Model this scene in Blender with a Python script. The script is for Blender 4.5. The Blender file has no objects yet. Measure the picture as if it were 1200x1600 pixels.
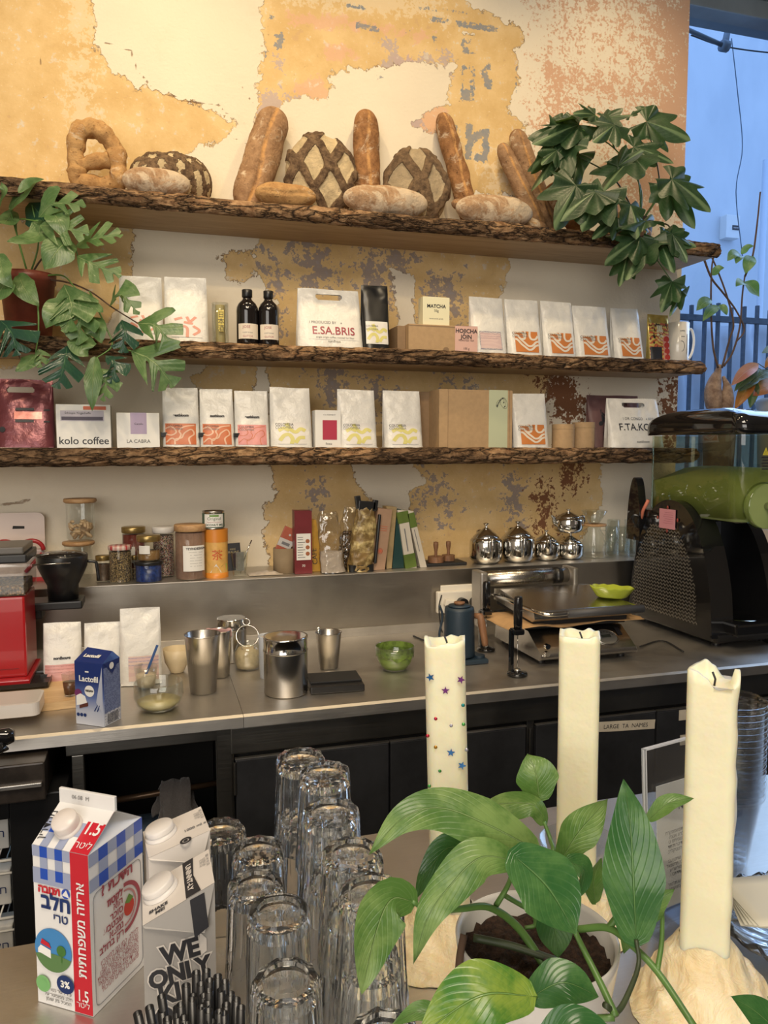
import bpy, bmesh, math, random
import numpy as np
from mathutils import Vector, Matrix, noise as mn
PI = math.pi
scene = bpy.context.scene
COL = scene.collection
random.seed(7)

# ---------------------------------------------------------------- camera, world, lights, exposure
CAM_D, CAM_H, FPX = 2.75, 1.54, 1200.0
YAW, PITCH = math.radians(16.75), math.radians(4.76)
cam_data = bpy.data.cameras.new('camera')
cam = bpy.data.objects.new('camera', cam_data); COL.objects.link(cam)
cam.location = (0, -CAM_D, CAM_H)
cam.rotation_euler = (PI/2 - PITCH, 0, -YAW)
cam_data.sensor_fit = 'VERTICAL'; cam_data.sensor_height = 32.0; cam_data.lens = 32.0*FPX/1600
cam_data.clip_start = 0.02; cam_data.clip_end = 60
scene.camera = cam

scene.view_settings.view_transform = 'Standard'
scene.view_settings.look = 'None'
scene.view_settings.gamma = 1.0
scene.view_settings.exposure = 0.0
scene.view_settings.use_curve_mapping = False
scene.cycles.max_bounces = 26
scene.cycles.transmission_bounces = 24
scene.cycles.transparent_max_bounces = 24
scene.cycles.use_denoising = True
scene.cycles.sample_clamp_indirect = 4.0
scene.cycles.blur_glossy = 0.5

w = bpy.data.worlds.new('sky_world'); scene.world = w; w.use_nodes = True
bg = w.node_tree.nodes['Background']
bg.inputs[0].default_value = (0.37, 0.58, 1.0, 1); bg.inputs[1].default_value = 1.75

def area(name, loc, target, size, size_y, power, color, spread=180):
    d = bpy.data.lights.new(name, 'AREA'); d.shape = 'RECTANGLE'; d.size = size; d.size_y = size_y
    d.energy = power; d.color = color; d.spread = math.radians(spread)
    o = bpy.data.objects.new(name, d); COL.objects.link(o); o.location = loc
    o.rotation_euler = (Vector(target)-Vector(loc)).to_track_quat('-Z', 'Y').to_euler()
    return o
def spot(name, loc, target, power, color, angle, blend=0.8, radius=0.03):
    d = bpy.data.lights.new(name, 'SPOT'); d.energy = power; d.color = color
    d.spot_size = math.radians(angle); d.spot_blend = blend; d.shadow_soft_size = radius
    o = bpy.data.objects.new(name, d); COL.objects.link(o); o.location = loc
    o.rotation_euler = (Vector(target)-Vector(loc)).to_track_quat('-Z', 'Y').to_euler()
    return o
WARM = (1.0, 0.76, 0.44); NEUT = (1.0, 0.86, 0.68)
for lx, tx, pw in ((-0.75, -0.5, 30), (0.1, 0.2, 46), (0.95, 0.9, 36), (1.75, 1.75, 34)):
    spot('track_spot', (lx, -0.72, 3.6), (tx, -0.10, 2.35), pw, WARM, 96, 1.0, 0.03)
for lx, pw in ((-0.4, 46), (0.7, 42), (1.7, 12)):
    spot('ceiling_spot', (lx, -2.35, 3.6), (lx+0.1, -0.3, 1.35), pw, WARM, 75, 0.9, 0.04)
area('overhead_fill', (0.0, -2.9, 3.5), (0.2, -1.9, 0.9), 1.3, 0.8, 50, NEUT)  # unseen fill light added overhead to brighten bar and worktop
area('front_fill', (-1.6, -5.4, 2.2), (0.4, -1.2, 1.0), 3.0, 2.4, 105, (1.0, 0.94, 0.86))  # added fill inside the room, standing in for unseen windows behind the camera
area('window_daylight', (3.3, -0.02, 2.3), (1.4, -1.8, 1.0), 1.6, 1.6, 26, (0.50, 0.70, 1.0))

# ---------------------------------------------------------------- picture measurements turned into points in the room
_F = Vector((math.sin(YAW)*math.cos(PITCH), math.cos(YAW)*math.cos(PITCH), -math.sin(PITCH)))
_R = Vector((math.cos(YAW), -math.sin(YAW), 0)); _U = _R.cross(_F)
_C = Vector((0, -CAM_D, CAM_H))
def _ray(px, py): return _F*FPX + _R*(px-600) - _U*(py-800)
def atY(px, py, Y):
    r = _ray(px, py); return _C + r*((Y+CAM_D)/r.y)
def atZ(px, py, Z):
    r = _ray(px, py); return _C + r*((Z-CAM_H)/r.z)
def span(pl, pr, pt, Y, py=700):
    """x of left and right side and z of the top of something whose front lies in the plane y=Y"""
    return atY(pl, py, Y).x, atY(pr, py, Y).x, atY((pl+pr)/2, pt, Y).z

# ---------------------------------------------------------------- objects
LABELS = {}
def tag(o, label, cat, group=None):
    o['label'] = label; o['category'] = cat
    if group: o['group'] = group
    n = len(label.split())
    if n < 4 or n > 16: print('LABEL LENGTH', n, label)
    if label in LABELS: print('DUPLICATE LABEL', label)
    LABELS[label] = 1
    return o
def thing(name, label, cat, loc=(0, 0, 0), rz=0.0, group=None):
    o = bpy.data.objects.new(name, None); COL.objects.link(o); o.empty_display_size = 0.02
    o.location = loc; o.rotation_euler = (0, 0, rz)
    return tag(o, label, cat, group)
def struct(o): o['kind'] = 'structure'; return o

def rotz(a): return Matrix.Rotation(a, 4, 'Z')
def rotx(a): return Matrix.Rotation(a, 4, 'X')
def roty(a): return Matrix.Rotation(a, 4, 'Y')
def tr(x, y, z): return Matrix.Translation((x, y, z))

class MB:
    def __init__(s): s.v = []; s.f = []; s.mi = []; s.sm = []; s.mats = []; s.uv = {}
    def slot(s, m):
        if m not in s.mats: s.mats.append(m)
        return s.mats.index(m)
    def add(s, vs, fs, m, smooth=False, X=None, uvs=None):
        b = len(s.v); k = s.slot(m)
        for i, v in enumerate(vs):
            v = Vector(v)
            s.v.append(X @ v if X is not None else v)
            if uvs is not None: s.uv[b+i] = uvs[i]
        for f in fs:
            s.f.append([b+i for i in f]); s.mi.append(k); s.sm.append(smooth)
        return s
    def box(s, x0, x1, y0, y1, z0, z1, m, X=None, b=0.0):
        if b > 0:
            bm = bmesh.new()
            bmesh.ops.create_cube(bm, size=1)
            for v in bm.verts:
                v.co = Vector(((x0+x1)/2+v.co.x*(x1-x0), (y0+y1)/2+v.co.y*(y1-y0), (z0+z1)/2+v.co.z*(z1-z0)))
            bmesh.ops.bevel(bm, geom=list(bm.edges), offset=b, segments=2, profile=0.6, affect='EDGES')
            bm.verts.index_update()
            s.add([v.co.copy() for v in bm.verts], [[v.index for v in f.verts] for f in bm.faces], m, False, X)
            bm.free(); return s
        vs = [(x, y, z) for z in (z0, z1) for y in (y0, y1) for x in (x0, x1)]
        return s.add(vs, [(0, 2, 3, 1), (4, 5, 7, 6), (0, 1, 5, 4), (2, 6, 7, 3), (1, 3, 7, 5), (0, 4, 6, 2)], m, False, X)
    def lathe(s, prof, n, m, X=None, smooth=True, ang=0.0, sx=1.0, sy=1.0):
        vs = []; fs = []; rows = []
        for r, z in prof:
            if r < 1e-6: rows.append([len(vs)]); vs.append((0, 0, z))
            else:
                rows.append(list(range(len(vs), len(vs)+n)))
                for i in range(n):
                    a = ang+2*PI*i/n; vs.append((r*math.cos(a)*sx, r*math.sin(a)*sy, z))
        for a, b in zip(rows[:-1], rows[1:]):
            if len(a) == 1 and len(b) == 1: continue
            for i in range(n):
                j = (i+1) % n
                if len(a) == 1: fs.append((a[0], b[j], b[i]))
                elif len(b) == 1: fs.append((a[i], a[j], b[0]))
                else: fs.append((a[i], a[j], b[j], b[i]))
        return s.add(vs, fs, m, smooth, X)
    def cyl(s, r, z0, z1, m, n=28, X=None, r2=None):
        r2 = r if r2 is None else r2
        s.lathe([(r, z0), (r2, z1)], n, m, X, True)
        s.lathe([(0, z0), (r, z0)], n, m, X, False); s.lathe([(r2, z1), (0, z1)], n, m, X, False)
        return s
    def tube(s, pts, r, m, n=10, closed=False, X=None, flat=1.0):
        pts = [Vector(p) for p in pts]; N = len(pts); rr = r if hasattr(r, '__len__') else [r]*N
        vs = []; up = None
        for i, p in enumerate(pts):
            if closed: d = pts[(i+1) % N]-pts[i-1]
            else: d = pts[min(i+1, N-1)]-pts[max(i-1, 0)]
            d.normalize()
            if up is None: up = Vector((0, 0, 1)) if abs(d.z) < 0.9 else Vector((0, 1, 0))
            a = d.cross(up)
            if a.length < 1e-5: a = d.cross(Vector((1, 0, 0)))
            a.normalize(); b = a.cross(d).normalized(); up = b
            for k in range(n):
                t = 2*PI*k/n; vs.append(p+a*(rr[i]*math.cos(t))+b*(rr[i]*math.sin(t)*flat))
        fs = []
        for i in range(N if closed else N-1):
            j = (i+1) % N
            for k in range(n):
                l = (k+1) % n; fs.append((i*n+k, j*n+k, j*n+l, i*n+l))
        if not closed:
            fs.append(list(range(n))); fs.append([(N-1)*n+k for k in reversed(range(n))])
        return s.add(vs, fs, m, True, X)
    def prism(s, poly, a, b, m, axis='z', X=None, smooth=False):
        """poly: outline in the plane across `axis`; extruded from a to b"""
        def P(p, t):
            return {'z': (p[0], p[1], t), 'y': (p[0], t, p[1]), 'x': (t, p[0], p[1])}[axis]
        n = len(poly); vs = [P(p, a) for p in poly]+[P(p, b) for p in poly]
        s.add(vs, [[i, (i+1) % n, n+(i+1) % n, n+i] for i in range(n)], m, smooth, X)
        s.add(vs, [list(reversed(range(n))), list(range(n, 2*n))], m, False, X)
        return s
    def grid(s, fn, nu, nv, m, smooth=True, closed_u=False, X=None):
        vs = []; uv = []
        for j in range(nv+1):
            for i in range(nu if closed_u else nu+1):
                u = i/nu; v = j/nv; vs.append(fn(u, v)); uv.append((u, v))
        W = nu if closed_u else nu+1
        fs = []
        for j in range(nv):
            for i in range(nu):
                k = (i+1) % W if closed_u else i+1
                fs.append((j*W+i, j*W+k, (j+1)*W+k, (j+1)*W+i))
        return s.add(vs, fs, m, smooth, X, uv)
    def text(s, body, size, m, X=None, fn=None, bold=0.0, align='CENTER', sx=1.0, thick=0.0):
        """letters in the xz plane facing -y; fn(x, z)->y drapes them on a curved front"""
        cu = bpy.data.curves.new('t', 'FONT'); cu.body = body; cu.size = size; cu.align_x = align; cu.offset = bold
        cu.resolution_u = 3; cu.extrude = thick
        o = bpy.data.objects.new('t', cu)
        me = bpy.data.meshes.new_from_object(o)
        vs = []
        for v in me.vertices:
            x, z, q = v.co.x*sx, v.co.y, v.co.z
            vs.append((x, (fn(x, z) if fn else 0.0)-q, z))
        s.add(vs, [list(p.vertices) for p in me.polygons], m, False, X)
        bpy.data.objects.remove(o); bpy.data.curves.remove(cu); bpy.data.meshes.remove(me)
        return s
    def build(s, name, parent=None, loc=None, rot=None, mod=None, label=None):
        me = bpy.data.meshes.new(name); me.from_pydata(s.v, [], s.f)
        for m in s.mats: me.materials.append(m)
        me.polygons.foreach_set('material_index', s.mi)
        me.polygons.foreach_set('use_smooth', s.sm)
        if s.uv:
            uvl = me.uv_layers.new(name='UVMap')
            for l in me.loops:
                if l.vertex_index in s.uv: uvl.data[l.index].uv = s.uv[l.vertex_index]
        me.validate(); me.update()
        o = bpy.data.objects.new(name, me); COL.objects.link(o)
        if parent is not None: o.parent = parent
        if loc is not None: o.location = loc
        if rot is not None: o.rotation_euler = rot
        if label: o['label'] = label
        if mod:
            if mod[0] == 'bevel':
                b = o.modifiers.new('bevel', 'BEVEL'); b.width = mod[1]; b.segments = 2; b.limit_method = 'ANGLE'
            if mod[0] == 'subsurf':
                b = o.modifiers.new('sub', 'SUBSURF'); b.levels = mod[1]; b.render_levels = mod[1]
            if mod[0] == 'solid':
                b = o.modifiers.new('solid', 'SOLIDIFY'); b.thickness = mod[1]; b.offset = 0
        return o
def copy_tree(o, parent=None):
    c = o.copy(); COL.objects.link(c); c.parent = parent
    for ch in list(o.children): copy_tree(ch, c)
    return c
def lerp(a, b, t): return a+(b-a)*t
def sstep(a, b, x):
    t = max(0, min(1, (x-a)/(b-a))); return t*t*(3-2*t)
def rrect(x0, x1, y0, y1, r, n=5):
    """rounded rectangle outline"""
    out = []
    for cx, cy, a0 in ((x1-r, y1-r, 0), (x0+r, y1-r, PI/2), (x0+r, y0+r, PI), (x1-r, y0+r, 1.5*PI)):
        for i in range(n+1):
            a = a0+PI/2*i/n; out.append((cx+r*math.cos(a), cy+r*math.sin(a)))
    return out
def nz(x, y, z, sc, seed=0.0): return mn.noise(Vector((x*sc+seed*7.3, y*sc-seed*3.1, z*sc+seed)))
def catmull(pts, n=6):
    pts = [Vector(p) for p in pts]; P = [pts[0]*2-pts[1]]+pts+[pts[-1]*2-pts[-2]]; out = []
    for i in range(1, len(P)-2):
        for k in range(n):
            t = k/n; a, b, c, d = P[i-1], P[i], P[i+1], P[i+2]
            out.append(0.5*((2*b)+(c-a)*t+(2*a-5*b+4*c-d)*t*t+(3*b-a-3*c+d)*t**3))
    out.append(pts[-1]); return out

# ---------------------------------------------------------------- materials
class NT:
    def __init__(s, name):
        s.m = bpy.data.materials.new(name); s.m.use_nodes = True; s.t = s.m.node_tree; s.n = s.t.nodes
        s.b = s.n['Principled BSDF']; s.out = s.n['Material Output']; s._c = None
    def __call__(s, typ, ins=None, **pr):
        nd = s.n.new(typ)
        for k, v in pr.items(): setattr(nd, k, v)
        for k, v in (ins or {}).items(): s.set(nd.inputs[k], v)
        return nd
    def set(s, sock, v):
        if isinstance(v, bpy.types.NodeSocket): s.t.links.new(v, sock)
        elif isinstance(v, bpy.types.Node): s.t.links.new(v.outputs[0], sock)
        else:
            if hasattr(v, '__len__') and len(v) == 3 and sock.type == 'RGBA': v = (*v, 1)
            sock.default_value = v
    def co(s, kind='Object'):
        if s._c is None: s._c = s('ShaderNodeTexCoord')
        return s._c.outputs[kind]
    def map(s, scale=(1, 1, 1), kind='Object', rot=(0, 0, 0), loc=(0, 0, 0)):
        return s('ShaderNodeMapping', {'Vector': s.co(kind), 'Scale': scale, 'Rotation': rot, 'Location': loc}).outputs[0]
    def noise(s, scale, detail=4, rough=0.55, vec=None, dist=0.0):
        return s('ShaderNodeTexNoise', {'Vector': vec if vec is not None else s.co(), 'Scale': scale, 'Detail': detail, 'Roughness': rough, 'Distortion': dist}).outputs[0]
    def math(s, op, a, b=0.0, c=0.0, clamp=False):
        nd = s('ShaderNodeMath', {0: a, 1: b, 2: c}, operation=op); nd.use_clamp = clamp; return nd.outputs[0]
    def step(s, v, a, b):
        nd = s('ShaderNodeMapRange', {'Value': v, 'From Min': a, 'From Max': b}); nd.interpolation_type = 'SMOOTHSTEP'; return nd.outputs[0]
    def mix(s, f, a, b, mode='MIX'):
        nd = s('ShaderNodeMix', data_type='RGBA', blend_type=mode)
        s.set(nd.inputs['Factor'], f); s.set(nd.inputs['A'], a); s.set(nd.inputs['B'], b); return nd.outputs['Result']
    def ramp(s, v, stops, interp='LINEAR'):
        nd = s('ShaderNodeValToRGB', {0: v}); cr = nd.color_ramp; cr.interpolation = interp
        while len(cr.elements) < len(stops): cr.elements.new(0.5)
        for e, (p, c) in zip(cr.elements, stops): e.position = p; e.color = (*c, 1)
        return nd.outputs[0]
    def attr(s, name): return s('ShaderNodeAttribute', attribute_name=name).outputs['Fac']
    def bump(s, h, dist=0.002, strength=1.0):
        nd = s('ShaderNodeBump', {'Height': h, 'Distance': dist, 'Strength': strength}); s.set(s.b.inputs['Normal'], nd.outputs[0]); return nd
    def p(s, **kw):
        names = dict(col='Base Color', rough='Roughness', metal='Metallic', trans='Transmission Weight', ior='IOR', sss='Subsurface Weight',
                     ssr='Subsurface Radius', sss_scale='Subsurface Scale', coat='Coat Weight', coat_rough='Coat Roughness', emit='Emission Color', es='Emission Strength', alpha='Alpha', spec='Specular IOR Level',
                     sheen='Sheen Weight', aniso='Anisotropic')
        for k, v in kw.items(): s.set(s.b.inputs[names[k]], v)
        return s
MATS = {}
def mat(name, col, rough=0.5, metal=0.0, bump=None, var=0.0, vscale=20, **kw):
    """plain surface with a little procedural variation"""
    if name in MATS: return MATS[name]
    g = NT(name); MATS[name] = g.m
    if var > 0:
        f = g.noise(vscale, 5, 0.6)
        c = g.mix(g.step(f, 0.3, 0.7), tuple(x*(1-var) for x in col), tuple(min(1, x*(1+var)) for x in col))
        g.p(col=c)
    else: g.p(col=col)
    g.p(rough=rough, metal=metal, **kw)
    if bump: g.bump(g.noise(bump[0], 4, 0.6), bump[1])
    return g.m
def steel(name, col=(0.56, 0.54, 0.50), r0=0.22, r1=0.42, axis='x', dirt=0.15, bumpy=0.0006):
    g = NT(name)
    sc = {'x': (1.2, 60, 60), 'z': (60, 60, 1.2), 'y': (60, 1.2, 60)}[axis]
    st = g.noise(6, 6, 0.7, g.map(sc))
    bl = g.noise(3.5, 5, 0.65, None, 0.6)
    c = g.mix(g.step(bl, 0.35, 0.7), tuple(x*(1-dirt) for x in col), col)
    c = g.mix(g.math('MULTIPLY', st, 0.35), c, tuple(x*0.6 for x in col))
    g.p(col=c, metal=1.0, rough=g('ShaderNodeMapRange', {'Value': g.mix(0.5, st, bl), 'From Min': 0.3, 'From Max': 0.7, 'To Min': r0, 'To Max': r1}).outputs[0])
    g.bump(g.math('ADD', g.math('MULTIPLY', st, 0.3), bl), bumpy)
    return g.m
M_STEEL = steel('brushed_steel', (0.66, 0.63, 0.59), 0.32, 0.55)
M_STEEL_BAR = steel('bar_steel', (0.74, 0.71, 0.66), 0.30, 0.5)
M_SPLASH = steel('splashback_steel', (0.46, 0.425, 0.375), 0.26, 0.42, 'x', 0.12)
M_FRAME = steel('frame_steel', (0.26, 0.25, 0.23), 0.3, 0.5)
M_CHROME = mat('polished_steel', (0.66, 0.65, 0.62), 0.09, 1.0)
M_SATIN = steel('satin_steel', (0.58, 0.56, 0.53), 0.2, 0.3, 'z', 0.05, 0.0001)
M_DOOR = mat('dark_cabinet_steel', (0.055, 0.057, 0.064), 0.38, 0.6, var=0.25, vscale=6)
M_BLACK = mat('black_plastic', (0.012, 0.012, 0.013), 0.32)
M_GLOSS = mat('gloss_black_plastic', (0.008, 0.008, 0.009), 0.06, coat=0.5)
M_MATTEBLACK = mat('matte_black', (0.015, 0.015, 0.016), 0.6)
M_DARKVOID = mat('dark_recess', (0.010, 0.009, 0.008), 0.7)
M_WHITE = mat('white_paper', (0.78, 0.77, 0.74), 0.55)
M_POUCH = mat('white_pouch_film', (0.70, 0.69, 0.66), 0.34, bump=(26, 0.005), var=0.05)
M_INK = mat('black_ink', (0.02, 0.02, 0.025), 0.5)
M_INKGREY = mat('grey_ink', (0.16, 0.16, 0.17), 0.5)
M_RED = mat('red_ink', (0.55, 0.03, 0.035), 0.4)
M_BURG = mat('burgundy_ink', (0.32, 0.05, 0.07), 0.4)
M_BLUE = mat('blue_ink', (0.02, 0.07, 0.42), 0.4)
M_NAVY = mat('navy_ink', (0.01, 0.03, 0.13), 0.4)
M_KRAFT = mat('kraft_board', (0.42, 0.28, 0.15), 0.75, var=0.06, vscale=60)
M_KRAFT_DARK = mat('brown_board', (0.24, 0.155, 0.085), 0.75, var=0.06, vscale=60)
M_PINKCARD = mat('pink_card', (0.66, 0.42, 0.36), 0.6)
M_CREAMCARD = mat('cream_card', (0.74, 0.71, 0.50), 0.6)
M_CREAM = mat('ivory_plastic', (0.74, 0.70, 0.62), 0.35)
M_WOODLIGHT = None
def wood(name, c1, c2, scale=(1.5, 18, 18), rough=0.55):
    g = NT(name); v = g.map(scale)
    f = g.noise(3, 6, 0.6, v, 1.2)
    g.p(col=g.mix(g.step(f, 0.3, 0.72), c1, c2), rough=rough); g.bump(f, 0.0008); return g.m
M_BOARD = wood('shelf_board_wood', (0.36, 0.25, 0.14), (0.48, 0.34, 0.20), (1.0, 14, 14))
M_BAMBOO = wood('bamboo_board', (0.50, 0.32, 0.15), (0.64, 0.45, 0.24), (1.5, 25, 25), 0.45)
M_WALNUT = wood('walnut_wood', (0.16, 0.075, 0.035), (0.30, 0.15, 0.075), (20, 20, 3))
M_LIDWOOD = wood('acacia_lid_wood', (0.36, 0.20, 0.09), (0.50, 0.31, 0.15), (12, 30, 30))
def bark():
    g = NT('bark')
    v = g.map((2.2, 6.0, 9.0))
    vo = g('ShaderNodeTexVoronoi', {'Vector': g.mix(0.25, v, g.noise(6, 4, 0.6, v)), 'Scale': 6.0}, feature='DISTANCE_TO_EDGE').outputs[0]
    n2 = g.noise(40, 6, 0.7); big = g.noise(2.2, 3, 0.5)
    c = g.mix(g.step(n2, 0.3, 0.7), (0.085, 0.048, 0.026), (0.24, 0.15, 0.085))
    c = g.mix(g.step(big, 0.45, 0.62), c, g.mix(g.step(n2, 0.3, 0.7), (0.19, 0.10, 0.05), (0.42, 0.27, 0.15)))
    c = g.mix(g.step(vo, 0.0, 0.09), (0.02, 0.012, 0.008), c)
    g.p(col=c, rough=0.9, spec=0.2); g.bump(g.math('ADD', g.math('MULTIPLY', g.step(vo, 0, 0.25), 1.0), g.math('MULTIPLY', n2, 0.5)), 0.014)
    return g.m
M_BARK = bark()
def thin_glass(name, tint=(0.93, 0.95, 0.94), k=1.0, rough=0.02):
    """thin-walled glass: looks through, mirrors at glancing angles"""
    g = NT(name); g.n.remove(g.b)
    tb = g('ShaderNodeBsdfTransparent', {'Color': (*tint, 1)}); gl = g('ShaderNodeBsdfGlossy', {'Roughness': rough, 'Color': (1, 1, 1, 1)})
    lw = g('ShaderNodeLayerWeight', {'Blend': 0.35})
    f = g.math('ADD', g.math('MULTIPLY', g.math('POWER', lw.outputs['Facing'], 2.2), 0.55*k), 0.06*k, clamp=True)
    mx = g('ShaderNodeMixShader', {0: f, 1: tb.outputs[0], 2: gl.outputs[0]}); g.t.links.new(mx.outputs[0], g.out.inputs[0])
    return g.m
M_THIN = thin_glass('thin_clear_glass')
M_PANE = thin_glass('window_glass', (0.90, 0.95, 1.0), 0.35)
M_FILM = thin_glass('crinkled_clear_film', (0.88, 0.87, 0.84), 1.6, 0.15)
M_ACRYL = thin_glass('clear_acrylic', (0.93, 0.94, 0.95), 0.9)
M_CUPPL = thin_glass('clear_cup_plastic', (0.93, 0.94, 0.95), 0.8, 0.08)
g = NT('clear_glass'); g.p(col=(0.98, 0.99, 0.99), rough=0.0, trans=1.0, ior=1.38)   # whitish haze below is painted highlight, mixed in to lighten the glass
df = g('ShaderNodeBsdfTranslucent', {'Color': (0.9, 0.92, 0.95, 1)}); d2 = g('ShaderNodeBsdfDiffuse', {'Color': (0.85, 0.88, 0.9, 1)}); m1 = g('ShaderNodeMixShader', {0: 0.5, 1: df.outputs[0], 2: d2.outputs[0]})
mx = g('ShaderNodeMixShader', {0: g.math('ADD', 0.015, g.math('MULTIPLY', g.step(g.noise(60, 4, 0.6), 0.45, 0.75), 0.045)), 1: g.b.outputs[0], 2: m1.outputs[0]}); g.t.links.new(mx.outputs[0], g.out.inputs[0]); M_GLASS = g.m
def wax():
    g = NT('candle_wax'); n = g.noise(9, 4, 0.6)
    g.p(col=g.mix(n, (0.86, 0.80, 0.55), (0.90, 0.85, 0.64)), rough=0.42, sss=0.7, ssr=(0.05, 0.035, 0.018), sss_scale=0.35)
    g.bump(g.math('ADD', g.noise(14, 4, 0.6), g.math('MULTIPLY', g.noise(70, 3, 0.5), 0.2)), 0.003)
    return g.m
M_WAX = wax()
def wax2():
    g = NT('melted_wax'); n = g.noise(20, 6, 0.65)
    g.p(col=g.mix(g.step(n, 0.3, 0.7), (0.80, 0.63, 0.36), (0.88, 0.78, 0.55)), rough=0.4, sss=0.5, ssr=(0.05, 0.03, 0.015), sss_scale=0.3)
    g.bump(g.math('ADD', g.noise(25, 5, 0.6, None, 1.0), g.math('MULTIPLY', n, 0.5)), 0.008)
    return g.m
M_WAXMELT = wax2()
def leafmat(name, dark, light, vein, var=0.5, rough=0.32, back=0.25):
    g = NT(name); uv = g.co('UV')
    sx = g('ShaderNodeSeparateXYZ', {0: uv}); u, v = sx.outputs[0], sx.outputs[1]
    d = g.math('ABSOLUTE', g.math('SUBTRACT', u, 0.5))
    rib = g.step(d, 0.022, 0.006)
    side = g.math('FRACT', g.math('MULTIPLY', g.math('ADD', v, g.math('MULTIPLY', d, -0.9)), 9.0))
    srib = g.math('MULTIPLY', g.step(g.math('ABSOLUTE', g.math('SUBTRACT', side, 0.5)), 0.2, 0.0), 0.13)
    pn = g.noise(22, 5, 0.65, g.map((1, 1, 1)))
    c = g.mix(g.math('MULTIPLY', g.step(pn, 0.42, 0.66), var), dark, light)
    c = g.mix(srib, c, vein); c = g.mix(rib, c, vein)
    g.p(col=c, rough=rough, spec=0.5)
    g.bump(g.math('SUBTRACT', g.noise(30, 3), g.math('ADD', rib, srib)), 0.0012)
    # light through the blade
    tl = g('ShaderNodeBsdfTranslucent', {'Color': g.mix(0.5, c, (0.25, 0.45, 0.05, 1))}); mx = g('ShaderNodeMixShader', {0: back})
    g.t.links.new(g.b.outputs[0], mx.inputs[1]); g.t.links.new(tl.outputs[0], mx.inputs[2]); g.t.links.new(mx.outputs[0], g.out.inputs[0])
    return g.m
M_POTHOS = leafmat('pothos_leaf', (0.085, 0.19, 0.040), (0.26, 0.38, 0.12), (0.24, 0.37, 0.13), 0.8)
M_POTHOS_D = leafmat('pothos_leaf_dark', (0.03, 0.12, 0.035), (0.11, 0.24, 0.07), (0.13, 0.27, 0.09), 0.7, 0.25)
M_POTHOS_Y = leafmat('pothos_leaf_variegated', (0.06, 0.20, 0.03), (0.34, 0.44, 0.07), (0.20, 0.36, 0.10), 0.75, 0.25)
M_MONST = leafmat('split_leaf', (0.075, 0.155, 0.055), (0.20, 0.30, 0.13), (0.26, 0.36, 0.16), 0.7, 0.33)
M_MONST_D = leafmat('split_leaf_dark', (0.015, 0.06, 0.045), (0.03, 0.10, 0.05), (0.06, 0.16, 0.08), 0.5, 0.25)
M_LOBED = leafmat('lobed_leaf', (0.014, 0.042, 0.016), (0.05, 0.10, 0.045), (0.13, 0.20, 0.10), 0.5, 0.42, 0.15)
M_STEM = mat('green_stem', (0.10, 0.20, 0.045), 0.4, var=0.2)
M_STEMDARK = mat('dark_stem', (0.045, 0.06, 0.025), 0.5, var=0.2)
M_TWIG = mat('brown_twig', (0.09, 0.05, 0.03), 0.8, var=0.3)
M_SOIL = mat('potting_soil', (0.045, 0.022, 0.012), 0.95, bump=(120, 0.012), var=0.6, vscale=140)
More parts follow.
